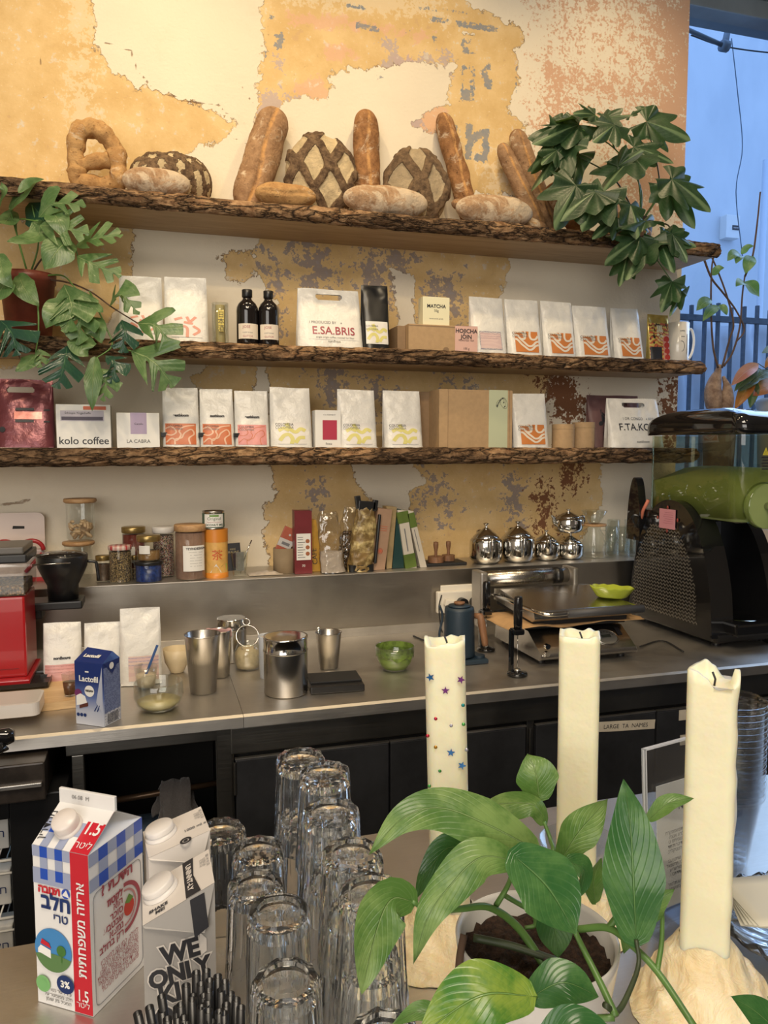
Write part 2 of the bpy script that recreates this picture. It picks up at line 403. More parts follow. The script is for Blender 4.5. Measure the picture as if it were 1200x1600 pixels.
# ---------------------------------------------------------------- room shell
XL, XR, YB, ZC = -3.2, 6.0, -6.5, 4.1
WX = 2.11                                  # right end of the plastered wall
def grid_wall():
    x0, x1, z0, z1, st = XL, WX, 0.0, ZC, 0.0115
    nx = int((x1-x0)/st)+1; nzz = int((z1-z0)/st)+1
    xs = np.linspace(x0, x1, nx); zs = np.linspace(z0, z1, nzz)
    X, Z = np.meshgrid(xs, zs); X = X.ravel(); Z = Z.ravel()
    def sd_poly(pp):
        P = np.array([tuple(atY(a, b, 0.0)[k] for k in (0, 2)) for a, b in pp])
        d = np.full(X.shape, 1e9); ins = np.zeros(X.shape, bool); n = len(P)
        for i in range(n):
            ax, az = P[i]; bx, bz = P[(i+1) % n]; ex, ez = bx-ax, bz-az
            t = np.clip(((X-ax)*ex+(Z-az)*ez)/(ex*ex+ez*ez+1e-12), 0, 1)
            d = np.minimum(d, np.hypot(X-ax-t*ex, Z-az-t*ez))
            c = ((az > Z) != (bz > Z)) & (X < (bx-ax)*(Z-az)/(bz-az+1e-12)+ax); ins ^= c
        return np.where(ins, d, -d)
    def sd_line(pp, wd):
        P = np.array([tuple(atY(a, b, 0.0)[k] for k in (0, 2)) for a, b in pp]); d = np.full(X.shape, 1e9)
        for i in range(len(P)-1):
            ax, az = P[i]; bx, bz = P[i+1]; ex, ez = bx-ax, bz-az
            t = np.clip(((X-ax)*ex+(Z-az)*ez)/(ex*ex+ez*ez+1e-12), 0, 1); d = np.minimum(d, np.hypot(X-ax-t*ex, Z-az-t*ez))
        return wd-d
    def union(*a): return np.maximum.reduce(a)
    S = sd_poly
    och = union(
        S([(-400, -900), (140, -900), (146, 0), (148, 66), (165, 95), (178, 110), (215, 135), (265, 148), (320, 168), (363, 195), (345, 222), (300, 232), (240, 290), (-400, 340)]),
        S([(-400, 335), (205, 345), (203, 425), (196, 470), (120, 560), (-400, 620)]),
        S([(418, -300), (700, -300), (722, 60), (716, 100), (636, 96), (600, 108), (522, 112), (512, 150), (440, 162), (405, 240), (402, 150), (412, 60)]),
        S([(640, 195), (703, 160), (715, 60), (760, 40), (806, 70), (812, 130), (795, 175), (820, 190), (838, 300), (715, 310), (690, 210)]),
        S([(405, 350), (850, 350), (842, 402), (815, 388), (790, 430), (775, 480), (742, 500), (745, 640), (662, 652), (640, 430), (610, 420), (630, 560), (420, 570), (430, 480), (402, 430)]),
        S([(345, 400), (365, 388), (398, 392), (402, 425), (380, 438), (355, 432)]),
        S([(300, 590), (345, 572), (402, 560), (402, 640), (330, 620)]),
        S([(412, 556), (860, 560), (850, 640), (790, 712), (420, 712), (428, 640)]),
        S([(425, 720), (545, 720), (560, 760), (590, 790), (560, 815), (640, 820), (635, 765), (665, 750), (640, 722), (940, 715), (938, 790), (905, 850), (880, 900), (430, 905), (417, 850), (418, 790), (430, 770)]),
        sd_line([(700, -80), (706, 20), (800, 60)], 0.05))
    light = union(S([(104, -20), (140, -20), (150, 120), (160, 290), (112, 290), (106, 120)]),
                  S([(745, 320), (820, 330), (790, 210), (730, 250)])-0.05, S([(418, -60), (560, -60), (705, 18), (706, 44), (560, 20), (440, 10)]))
    pink = union(S([(445, 18), (560, 30), (640, 48), (680, 50), (660, 66), (560, 46), (450, 40)]), S([(500, 75), (560, 70), (560, 90), (520, 98), (500, 88)])-0.004,
                 S([(500, 118), (516, 150), (470, 158), (450, 140)]), S([(612, 92), (650, 90), (640, 120), (620, 112)]), S([(640, 190), (676, 162), (700, 170), (698, 215), (660, 215)]))
    violet = union(S([(585, 60), (618, 64), (620, 85), (655, 96), (640, 110), (606, 112), (588, 100), (612, 84), (600, 74)])-0.002, S([(442, 140), (470, 150), (486, 155), (446, 157)]), S([(690, 76), (702, 80), (706, 112), (698, 120), (692, 96)]), sd_line([(650, 95), (680, 96)], 0.012),
                 S([(430, 85), (440, 90), (440, 112), (432, 112)]), S([(405, 150), (425, 140), (440, 160), (418, 230), (404, 300)]), S([(620, 192), (655, 178), (665, 200), (640, 200)]), S([(664, 84), (700, 94), (690, 102), (660, 92)])-0.004)
    LT = lambda *pp: S([(690+x_/8, 60+y_/8) for x_, y_ in pp])
    blue = union(S([(712, 32), (776, 42), (776, 50), (712, 40)]), S([(670, 26), (700, 30), (698, 35), (674, 33)]), S([(556, 34), (590, 42), (594, 52), (575, 46), (558, 44)]), S([(674, 54), (682, 58), (680, 70)]), S([(584, 118), (600, 120), (590, 124)]),
                 S([(420, 22), (428, 26), (426, 32), (420, 30)]), S([(428, 55), (443, 50), (442, 75), (432, 78), (427, 68), (436, 64)]), S([(412, 80), (420, 80), (412, 96)]), S([(632, 48), (640, 48), (638, 52)]), sd_line([(655, 12), (728, 20)], 0.003), sd_line([(540, 8), (572, 13)], 0.003),
                 LT((250, 10), (370, 20), (360, 60), (300, 50), (300, 110), (440, 190), (260, 180)), LT((250, 345), (370, 350), (360, 380), (265, 380), (265, 640), (345, 640), (345, 560), (368, 560), (368, 785), (248, 775)), LT((382, 370), (415, 370), (400, 780), (378, 780)),
                 LT((505, 390), (600, 305), (620, 380), (540, 395), (620, 520), (620, 640), (560, 640), (505, 470)), LT((925, 340), (945, 340), (940, 405), (925, 405)), LT((918, 545), (940, 550), (930, 710), (915, 700)),
                 LT((300, 1070), (395, 1080), (380, 1190), (560, 1130), (590, 1140), (575, 1550), (415, 1520), (425, 1440), (515, 1450), (515, 1235), (390, 1300), (355, 1510), (285, 1500), (320, 1290), (300, 1190)), LT((150, 1090), (205, 1090), (205, 1180)))
    gray = union(S([(470, 380), (520, 372), (530, 440), (470, 450)]), S([(600, 380), (640, 380), (640, 480), (608, 470)])-0.01, S([(540, 420), (590, 400), (600, 450)]),
                 S([(700, 450), (716, 455), (718, 500), (705, 500)]), S([(415, 420), (445, 430), (440, 520), (420, 520)]), S([(560, 560), (600, 570), (620, 640), (590, 640)])-0.01, S([(470, 560), (560, 565), (520, 650)])-0.03,
                 S([(694, 578), (712, 582), (712, 606), (694, 606)]), S([(655, 765), (668, 752), (690, 752), (698, 775), (690, 800), (678, 775), (650, 800)]), S([(484, 757), (503, 757), (498, 775), (484, 780)]),
                 S([(645, 420), (720, 430), (640, 560)])-0.04, S([(695, 800), (708, 802), (706, 826), (697, 824)]), S([(795, 740), (818, 745), (812, 820), (790, 815)])-0.01)
    red = union(S([(852, 90), (884, 100), (900, 190), (880, 230), (858, 230)]), S([(900, 100), (940, 120), (1008, 122), (1010, 150), (940, 165), (905, 150)]), S([(955, 20), (990, 20), (992, 45), (958, 46)]),
                S([(1010, -50), (1120, -50), (1120, 340), (960, 330), (1010, 200)]), S([(960, 190), (1010, 190), (1010, 240), (950, 230)]),
                sd_line([(870, 40), (930, 46), (1080, 62)], 0.006), sd_line([(850, 0), (940, 8), (1080, 30)], 0.006))
    rust = union(S([(838, 590), (880, 586), (900, 600), (916, 640), (910, 668), (880, 660), (860, 640)]), S([(870, 700), (905, 700), (905, 760), (880, 760)]), S([(838, 760), (862, 770), (856, 830), (842, 830)]),
                 S([(1038, 600), (1062, 590), (1062, 700), (1042, 700)]))
    crack = union(sd_line([(162, 66), (205, 80), (212, 105), (235, 135), (262, 148), (300, 160), (340, 162), (372, 195)], 0.0018), sd_line([(376, 134), (402, 172)], 0.0014), sd_line([(360, 214), (392, 228)], 0.0014),
                  sd_line([(0, 790), (20, 786), (48, 782)], 0.004), sd_line([(752, 288), (800, 292)], 0.0015), sd_line([(60, 80), (64, 100)], 0.002))
    me = bpy.data.meshes.new('wall_back')
    V = np.stack([X, np.zeros_like(X), Z], 1)
    idx = np.arange(nx*nzz).reshape(nzz, nx)
    Fq = np.stack([idx[:-1, :-1], idx[:-1, 1:], idx[1:, 1:], idx[1:, :-1]], -1).reshape(-1, 4)
    me.vertices.add(len(V)); me.vertices.foreach_set('co', V.ravel())
    me.loops.add(Fq.size); me.loops.foreach_set('vertex_index', Fq.ravel().astype(np.int32))
    me.polygons.add(len(Fq)); me.polygons.foreach_set('loop_start', np.arange(0, Fq.size, 4, dtype=np.int32))
    for nm, a in dict(sd_och=och, sd_light=light, sd_pink=pink, sd_violet=violet, sd_blue=blue, sd_gray=gray, sd_red=red, sd_rust=rust, sd_crack=crack).items():
        at = me.attributes.new(nm, 'FLOAT', 'POINT'); at.data.foreach_set('value', np.clip(a, -0.3, 0.3).astype(np.float32))
    me.update(); me.validate()
    g = NT('peeling_plaster')
    n1 = g.noise(7, 8, 0.62); n2 = g.noise(28, 6, 0.65); n3 = g.noise(90, 4, 0.6); n0 = g.noise(1.6, 4, 0.5)
    def c(n): return g.math('SUBTRACT', n, 0.5)
    def field(a, k1, k2, k3=0.0):
        v = g.math('ADD', g.attr(a), g.math('MULTIPLY', c(n1), k1)); v = g.math('ADD', v, g.math('MULTIPLY', c(n2), k2))
        return g.math('ADD', v, g.math('MULTIPLY', c(n3), k3)) if k3 else v
    fo = field('sd_och', 0.10, 0.06); mo = g.step(fo, -0.001, 0.002)
    # smooth filler plaster
    cream = g.mix(g.step(n0, 0.3, 0.7), (0.68, 0.61, 0.49), (0.76, 0.69, 0.56)); cream = g.mix(g.math('MULTIPLY', g.step(n1, 0.55, 0.75), 0.25), cream, (0.60, 0.50, 0.37))
    # old ochre distemper with specks
    oc = g.mix(g.step(n1, 0.35, 0.65), (0.58, 0.40, 0.18), (0.68, 0.50, 0.26)); oc = g.mix(g.step(n3, 0.62, 0.70), oc, (0.70, 0.56, 0.36))
    oc = g.mix(g.math('MULTIPLY', g.step(n2, 0.60, 0.63), 0.7), oc, (0.60, 0.52, 0.40))
    oc = g.mix(g.step(n3, 0.31, 0.27), oc, (0.22, 0.14, 0.08))
    oc = g.mix(g.math('MULTIPLY', g.step(field('sd_light', 0.3, 0.25, 0.2), 0.0, 0.02), 0.8), oc, (0.68, 0.55, 0.36))
    oc = g.mix(g.math('MULTIPLY', g.step(field('sd_pink', 0.08, 0.10, 0.05), -0.005, 0.008), 0.65), oc, (0.64, 0.38, 0.27))
    oc = g.mix(g.math('MULTIPLY', g.step(field('sd_violet', 0.05, 0.12, 0.10), -0.004, 0.006), 0.75), oc, (0.40, 0.34, 0.36))
    spk = g.math('ADD', g.math('MULTIPLY', n1, 0.6), g.math('MULTIPLY', n2, 0.6)); oc = g.mix(g.math('MULTIPLY', g.step(spk, 0.70, 0.76), 0.55), oc, (0.66, 0.60, 0.50)); oc = g.mix(g.math('MULTIPLY', g.step(spk, 0.49, 0.44), 0.4), oc, (0.50, 0.33, 0.20))
    oc = g.mix(g.math('MULTIPLY', g.step(field('sd_gray', 0.35, 0.45, 0.2), 0.0, 0.015), 0.8), oc, (0.24, 0.21, 0.22))
    col = g.mix(mo, cream, oc)
    fb = field('sd_blue', 0.008, 0.018, 0.035); col = g.mix(g.math('MULTIPLY', g.step(fb, -0.002, 0.001), g.math('ADD', 0.45, g.math('MULTIPLY', n2, 0.8), clamp=True)), col, (0.20, 0.23, 0.27))
    fr = field('sd_red', 0.42, 0.55, 0.75); fr = g.math('ADD', fr, g.math('MULTIPLY', c(g.noise(16, 5, 0.7)), 0.5)); col = g.mix(g.math('MULTIPLY', g.step(fr, -0.03, 0.06), 0.72), col, (0.54, 0.27, 0.15))
    fu = field('sd_rust', 0.12, 0.35, 0.25); col = g.mix(g.step(fu, 0.0, 0.01), col, (0.20, 0.09, 0.045))
    edge = g.step(g.math('ABSOLUTE', g.math('SUBTRACT', fo, 0.001)), 0.0035, 0.0); col = g.mix(g.math('MULTIPLY', edge, g.step(n0, 0.4, 0.6)), col, (0.28, 0.18, 0.10))
    fc = g.math('ADD', g.attr('sd_crack'), g.math('MULTIPLY', c(n2), 0.012)); mc = g.step(fc, -0.0022, 0.0002); col = g.mix(g.math('MULTIPLY', mc, 0.75), col, (0.22, 0.13, 0.07))
    g.p(col=col, rough=0.9, spec=0.2)
    h = g.math('ADD', g.math('MULTIPLY', mo, -0.9), g.math('MULTIPLY', n3, 0.35)); h = g.math('ADD', h, g.math('MULTIPLY', n2, 0.5)); h = g.math('ADD', h, g.math('MULTIPLY', mc, -0.5))
    g.bump(h, 0.004, 0.8)
    me.materials.append(g.m)
    o = bpy.data.objects.new('wall_back', me); COL.objects.link(o); struct(o)
grid_wall()
M_PLAIN = mat('painted_plaster', (0.52, 0.45, 0.36), 0.9, var=0.05, vscale=3, bump=(30, 0.002))
M_CEIL = mat('ceiling_paint', (0.42, 0.38, 0.33), 0.9)
M_FLOOR = mat('dark_floor_tile', (0.10, 0.085, 0.07), 0.5, var=0.2, vscale=4)
def sbox(name, *a, m=M_PLAIN, b=0.0):
    q = MB(); q.box(*a, m, b=b); return struct(q.build(name))
sbox('floor', XL, XR, YB, 0.3, -0.05, 0, m=M_FLOOR)
sbox('ceiling', XL, XR, YB, 0.3, ZC, ZC+0.05, m=M_CEIL)
sbox('wall_left', XL-0.1, XL, YB, 0.0, 0, ZC)
sbox('wall_front', XL, XR, YB-0.1, YB, 0, ZC)
sbox('wall_right', XR, XR+0.1, YB, 0.0, 0, ZC)
sbox('wall_core', XL, WX-0.001, 0.002, 0.22, 0, ZC)
sbox('wall_below_window', WX, XR, 0.0, 0.22, 0, 1.28)
sbox('trim_1', WX-0.0, XR, -0.06, 0.24, 1.28, 1.315, m=mat('sill_stone', (0.30, 0.29, 0.28), 0.6, var=0.1))
M_LINTEL = mat('blue_grey_painted_steel', (0.16, 0.20, 0.24), 0.5, var=0.15, vscale=3)
zt = atY(1140, 26, 0.05).z
q = MB(); q.box(WX-0.05, XR, 0.02, 0.16, zt, zt+0.10, M_LINTEL, b=0.006); q.box(WX-0.05, XR, -0.02, 0.02, zt+0.07, zt+0.16, M_LINTEL, b=0.004); struct(q.build('trim_2'))
sbox('wall_above_window', WX, XR, 0.03, 0.22, zt+0.10, ZC)
q = MB(); q.box(WX, XR, 0.10, 0.104, 1.315, zt, M_PANE); struct(q.build('window_1'))
q = MB(); q.box(3.9, 3.95, 0.08, 0.13, 1.315, zt, M_LINTEL); struct(q.build('window_frame'))
# outside: the neighbour's wall, ground
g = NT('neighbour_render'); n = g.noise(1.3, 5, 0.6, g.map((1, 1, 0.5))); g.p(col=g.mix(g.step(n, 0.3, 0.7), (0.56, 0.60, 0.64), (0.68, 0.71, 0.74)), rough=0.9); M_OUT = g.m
sbox('wall_outside', -1.0, 12, 4.2, 4.4, -0.5, 6.6, m=M_OUT)
sbox('ground_outside', -1.0, 12, 0.3, 4.2, -0.1, 0.0, m=mat('grey_paving', (0.25, 0.26, 0.28), 0.8, var=0.2))
# darker masonry plinth with rough render, lower part of the neighbour's wall
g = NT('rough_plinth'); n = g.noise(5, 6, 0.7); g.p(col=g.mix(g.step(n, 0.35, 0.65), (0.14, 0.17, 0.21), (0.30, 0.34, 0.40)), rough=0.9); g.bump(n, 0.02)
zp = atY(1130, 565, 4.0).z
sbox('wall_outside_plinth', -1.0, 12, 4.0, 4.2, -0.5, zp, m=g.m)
YR = 2.0
M_RAIL = mat('blue_grey_railing_paint', (0.07, 0.10, 0.14), 0.5, var=0.2)
def railing():
    t = thing('railing', 'dark blue-grey metal bar railing outside the window', 'railing', (atY(1130, 500, YR).x, YR, 0))
    x0 = atY(1040, 500, YR).x; x1 = x0+3.2; zr = atY(1130, 499, YR).z; ztop = atY(1130, 477, YR).z
    ox = t.location.x
    q = MB(); q.box(x0-ox, x1-ox, -0.02, 0.02, zr-0.02, zr+0.02, M_RAIL); q.box(x0-ox, x1-ox, -0.02, 0.02, 0.10, 0.14, M_RAIL); q.build('rail', t)
    d = atY(1101, 500, YR).x-atY(1080, 500, YR).x; x = atY(1080, 500, YR).x
    while x > x0: x -= d
    k = 0
    while x < x1-0.02:
        if x > x0:
            q = MB(); q.box(x-ox-0.011, x-ox+0.011, -0.011, 0.011, 0.0, ztop+0.015*math.sin(k*2.1), M_RAIL); q.build('bar', t)
        x += d; k += 1
railing()
# pale plastic sheeting behind the bars
def tarp():
    g = NT('pale_sheeting'); n = g.noise(4, 5, 0.6); g.p(col=g.mix(n, (0.42, 0.48, 0.56), (0.62, 0.67, 0.74)), rough=0.35)
    x0, x1 = atY(1030, 500, 3.0).x, atY(1230, 500, 3.0).x; z1 = atY(1130, 502, 3.0).z; z0 = atY(1130, 566, 3.0).z
    def fn(u, v):
        x = lerp(x0, x1, u); z = lerp(0.0, z1, v)
        return (x, 3.0+0.05*math.sin(u*23+v*9)+0.06*nz(x, 0, z, 3)+0.12*(1-v), z+0.03*math.sin(u*9))
    q = MB(); q.grid(fn, 60, 24, g.m); o = q.build('tarpaulin', None, mod=('solid', 0.004)); o.location = (0, 0, 0)
    tag(o, 'pale creased plastic sheeting stretched behind the railing outside', 'tarpaulin')
tarp()
def outdoor_bits():
    Y = 4.18
    p = atY(1137, 357, Y); q = MB(); s = Y+2.75
    wv = atY(1147, 357, Y).x-atY(1126, 357, Y).x; hv = atY(1137, 340, Y).z-atY(1137, 376, Y).z
    t = thing('meter_box', 'small white box with dark label on the wall outside the window', 'box', (p.x, Y, p.z-hv/2))
    q.box(-wv/2, wv/2, -0.08, 0.02, 0, hv, M_WHITE, b=0.006); q.build('casing', t)
    q = MB(); q.box(-0.01, wv*0.42, -0.084, -0.08, hv*0.35, hv*0.55, M_INK); q.text('meter', wv*0.16, M_WHITE, tr(wv*0.2, -0.086, hv*0.42)); q.build('nameplate', t)
    # canopy strut, top right
    a = atY(1075, 52, 0.9); b = atY(1132, 72, 0.9); c = atY(1160, 36, 1.4)
    q = MB(); q.tube([a+Vector((-0.3, 0, 0.08)), b], 0.012, M_LINTEL); q.tube([b, c+Vector((0.35, 0.5, 0.45))], 0.018, M_LINTEL); q.tube([b+Vector((-.02, 0, 0)), b+Vector((.02, 0, 0))], 0.03, M_LINTEL)
    o = q.build('canopy_strut'); tag(o, 'grey metal canopy strut outside below the lintel', 'strut')
    q = MB(); pts = [atY(1080, 55, 1.0), atY(1130, 72, 1.05), atY(1200, 82, 1.1), atY(1260, 84, 1.1)]
    q.tube(catmull(pts), 0.004, M_MATTEBLACK, 6); o = q.build('overhead_cable'); tag(o, 'thin dark cable slung across outside under the canopy', 'cable')
    q = MB(); pts = [atY(1143, 60, 3.9), atY(1152, 140, 3.9), atY(1160, 230, 3.95), atY(1150, 300, 3.9), atY(1160, 400, 3.9)]
    q.tube(catmull(pts), 0.005, M_RAIL, 6); o = q.build('wall_cable'); tag(o, 'thin cable hanging down the pale wall outside', 'cable')
    q = MB(); a = atY(1197, 250, 3.6); q.tube([a, Vector((a.x-0.02, 3.6, 0.0))], 0.03, mat('pale_pipe', (0.6, 0.66, 0.75), 0.4), 12)
    o = q.build('drain_pipe'); tag(o, 'pale blue vertical drain pipe on the outside wall at far right', 'pipe')
outdoor_bits()
# ---------------------------------------------------------------- live-edge shelves
def shelf(name, label, z0, z1, x0, x1, seed, bare=(), depth=0.262):
    t = thing(name, label, 'shelf', (0, 0, z0), group='live-edge shelves')
    h = z1-z0
    q = MB(); q.box(x0, x1, -depth+0.02, 0, 0, h-0.004, M_BOARD, b=0.002); q.build('board', t)
    n = 520
    def fn(u, v):
        x = lerp(x0, x1, u); a = v*2*PI
        cy = -depth+0.018; prof = [(0.012, 0), (0.0, -0.006), (-0.014, 0.002), (-0.022, 0.2*h), (-0.026, 0.5*h), (-0.020, 0.8*h), (-0.010, h), (0.004, h+0.002), (0.03, h)]
        k = v*(len(prof)-1); i = min(int(k), len(prof)-2); f = k-i
        y = lerp(prof[i][0], prof[i+1][0], f); z = lerp(prof[i][1], prof[i+1][1], f)
        b = 0.0
        for c, wd in bare: b = max(b, sstep(wd, wd*0.6, abs(x-c)))
        amp = (1-b)*sstep(0, 0.15, v)*sstep(1.0, 0.9, v)
        rough = 0.016*nz(x*3.0, y*6, z*14, 2.0, seed)+0.010*abs(nz(x*4, y*9, z*30, 3.0, seed+3))*1.6+0.006*nz(x*8, 0, z*30, 6, seed)
        big = 0.010*nz(x, 0, 0, 1.7, seed+9)
        return (x, cy+y-amp*rough+big-b*0.004+b*0.02*v, z+amp*0.004*nz(x*4, v*3, 0, 6, seed)+0.004*nz(x, 0, 1, 2.0, seed+4)*(1 if v > 0.5 else 0.3))
    q = MB(); q.grid(fn, n, 22, M_BARK); q.build('bark_edge', t)
    return t
Z3, Z2, Z1 = 1.540, 1.870, 2.312      # tops of lower, middle and upper shelf
shelf('wall_shelf', 'top long live-edge wooden shelf carrying the row of bread loaves', 2.266, Z1, -1.3, 2.075, 1.0, bare=((0.33, 0.20),), depth=0.27)
shelf('wall_shelf', 'middle live-edge wooden shelf carrying bottles and white coffee bags', 1.826, Z2, -1.3, 2.02, 5.0)
shelf('wall_shelf', 'lowest live-edge wooden shelf carrying boxes and coffee bags above the steel ledge', 1.490, Z3, -1.3, 2.0, 11.0, bare=((1.02, 0.04),))
# ---------------------------------------------------------------- steel ledge (splashback) and worktops
ZL = 1.116
def ledge():
    t = thing('steel_ledge', 'long brushed steel splashback ledge running along the wall above the worktop', 'ledge', (0, 0, 0.902))
    q = MB(); q.box(-1.4, 3.6, -0.25, -0.004, 0, ZL-0.902-0.003, M_SPLASH); q.build('splashback', t)
    q = MB(); q.box(-1.4, 3.6, -0.256, -0.004, ZL-0.902-0.003, ZL-0.902, M_STEEL, b=0.001); q.build('ledge_top', t)
ledge()
YF = -0.93
def worktop(name, label, x0, x1, yf):
    t = thing(name, label, 'worktop', (x0, 0, 0.90), group='steel worktops')
    W = x1-x0
    q = MB()
    q.prism([(-0.252, 0), (yf+0.008, 0), (yf, -0.005), (yf-0.002, -0.03), (yf+0.012, -0.034), (yf+0.012, -0.02), (-0.252, -0.02)], 0.0005, W-0.0005, M_STEEL, axis='x')
    q.build('top_sheet', t)
    q = MB(); q.box(0.002, W-0.002, -0.262, -0.2525, 0.0, 0.030, M_STEEL, b=0.001); q.build('upstand', t)
    return t
XS = 0.195
worktop('steel_worktop', 'left stretch of steel worktop above the open dark bay', -1.4, XS, YF)
worktop('steel_worktop', 'right stretch of steel worktop above the dark cabinet doors', XS, 3.6, YF)
def cabinets():
    t = thing('base_cabinet', 'long under-counter cabinet with dark steel doors below the right worktop', 'cabinet', (XS-0.03, -0.56, 0))
    ox, oy = t.location.x, t.location.y
    yf = -0.905-oy
    L = lambda px, Y=-0.91, py=1150: atY(px, py, Y).x-ox
    q = MB()
    q.box(0, 3.4, yf+0.02, 0.29, 0.06, 0.865, M_DARKVOID)
    q.box(0, 3.4, yf-0.012, yf+0.03, 0.80, 0.866, M_FRAME, b=0.003)      # top rail
    q.box(0, L(365), yf-0.004, yf+0.03, 0.0, 0.80, M_FRAME, b=0.002)
    q.box(0, L(340), yf-0.010, yf+0.03, 0.0, 0.866, M_FRAME, b=0.002)
    q.box(L(823), L(834), yf-0.004, yf+0.03, 0.0, 0.80, M_FRAME, b=0.002)
    q.box(L(1166), L(1182), yf-0.004, yf+0.03, 0.0, 0.80, M_FRAME, b=0.002)
    q.box(0, 3.4, yf-0.002, yf+0.03, 0.0, 0.07, M_FRAME)
    q.build('frame', t)
    for i, (a, b) in enumerate(((367, 606.5), (609, 820), (836, 1021), (1024, 1164), (1184, 1330))):
        q = MB(); xa, xb = L(a), L(b); q.box(xa, xb, yf-0.012, yf+0.01, 0.075, 0.785, M_DOOR, b=0.003)
        d = q.build('door', t)
        q = MB(); q.box(xa-0.001, xb+0.001, yf-0.0125, yf-0.002, 0.7855, 0.789, M_STEEL); q.build('door_lip', d, label='bright steel folded lip along the top of the door')
        if i in (0, 2):
            q = MB(); q.cyl(0.004, 0.70, 0.78, M_FRAME, 10, tr(xa-0.002 if i == 0 else L(826), yf-0.014, 0)); q.build('hinge', d)
        if i == 2:
            z0, z1 = atY(970, 1144, -0.92).z, atY(970, 1126, -0.92).z; X = tr((L(928)+L(1020))/2, yf-0.0135, (z0+z1)/2)@roty(0.06)
            q = MB(); ww = (L(1020)-L(928))/2; M_TAPE = mat('masking_tape', (0.60, 0.54, 0.44), 0.7, var=0.08)
            q.prism([(-ww, -.014), (-ww*.5, -.0150), (ww, -.0132), (ww*.99, 0), (ww, .0135), (0, .0145), (-ww, .0140)], -0.0003, 0.0006, M_TAPE, 'y', X)
            q.text('LARGE  TA  NAMES', 0.017, M_INK, X@tr(0, -0.0008, -0.006)); q.build('tape_label', d, label='masking tape strip with handwritten capitals')
        if i == 3:
            z0, z1 = atY(1064, 1126, -0.92).z, atY(1064, 1110, -0.92).z
            q = MB(); q.box(L(1057), L(1110), yf-0.0135, yf-0.0125, z0, z1, mat('masking_tape', (0.6, 0.54, 0.44), 0.7)); q.text('N', 0.016, M_INK, tr(L(1083), yf-0.014, (z0+z1)/2-0.006)); q.build('tape_label', d)
            q = MB(); q.box(L(1060), L(1100), yf-0.0135, yf-0.0125, z0-0.075, z1-0.075, mat('masking_tape', (0.6, 0.54, 0.44), 0.7)); q.build('tape_label', d)
cabinets()
def left_bay():
    t = thing('counter_frame', 'dark steel open frame holding up the left worktop', 'frame', (atY(112, 1200, -0.91).x-0.012, -0.56, 0))
    ox, oy = t.location.x, t.location.y; yf = -0.905-oy
    L = lambda px, Y=-0.91, py=1200: atY(px, py, Y).x-ox
    q = MB(); q.box(0, XS-0.035-ox, yf, yf+0.03, 0.835, 0.866, M_FRAME, b=0.002); q.build('top_rail', t)
    q = MB(); q.box(L(112), L(131), yf, yf+0.03, 0.0, 0.835, M_FRAME, b=0.002); q.build('upright', t)
    zr = atY(230, 1236, -0.72).z
    q = MB(); q.tube([(L(131), yf+0.16, zr-0.006), (XS-0.04-ox, yf+0.16, zr+0.01)], 0.008, mat('worn_brown_rail', (0.10, 0.06, 0.035), 0.35, 0.6)); q.build('lower_rail', t)
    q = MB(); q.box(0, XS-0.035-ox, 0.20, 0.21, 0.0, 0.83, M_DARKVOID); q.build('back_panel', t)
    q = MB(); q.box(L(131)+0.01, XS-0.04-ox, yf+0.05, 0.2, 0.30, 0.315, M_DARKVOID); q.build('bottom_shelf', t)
    # cloth over the rail
    cx = atY(270, 1240, -0.76).x; zt = atY(270, 1222, -0.76).z
    def fn(u, v):
        s = abs(v-0.5)*2; top = 1-s; dep = 0.18 if v < 0.5 else 0.1
        wdt = 0.045*(0.75+0.55*s)
        return (cx+(u-0.5)*2*wdt+0.01*nz(u, v, 0, 5)+0.006, -0.745+(-0.012 if v < 0.5 else 0.012)*min(1, s*4)+0.008*math.sin(u*14)*s, zt-0.0-dep*s+0.008*nz(u, v, 1, 4))
    g = NT('grey_terry'); n = g.noise(160, 4, 0.7); g.p(col=g.mix(n, (0.07, 0.06, 0.055), (0.17, 0.15, 0.14)), rough=0.95, sheen=0.4); g.bump(n, 0.004)
    q = MB(); q.grid(fn, 22, 30, g.m); o = q.build('dish_towel', None, mod=('solid', 0.004)); tag(o, 'dark grey cloth hung over the rail in the open bay', 'towel')
    # water bottle crate behind the cartons
    p = atY(221, 1345, -0.66); q = MB(); q.box(-0.035, 0.06, -0.05, 0.05, 0, 0.17, mat('blue_grey_tub', (0.10, 0.14, 0.19), 0.4, var=0.3, vscale=60), b=0.01)
    q.text('fresh', 0.02, mat('pale_print', (0.4, 0.48, 0.55), 0.5), tr(0.012, -0.0515, 0.10)); tt = q.build('storage_tub'); tt.location = (p.x, -0.66, p.z-0.06); tag(tt, 'blue-grey tub in the dark bay seen between the milk and oat cartons', 'tub')
    q = MB(); q.box(-0.12, 0.16, -0.1, 0.1, 0, p.z-0.06-0.317, M_DARKVOID); o = q.build('dark_crate'); o.location = (p.x, -0.62, 0.316); tag(o, 'black crate under the blue-grey tub in the dark bay', 'crate')
left_bay()
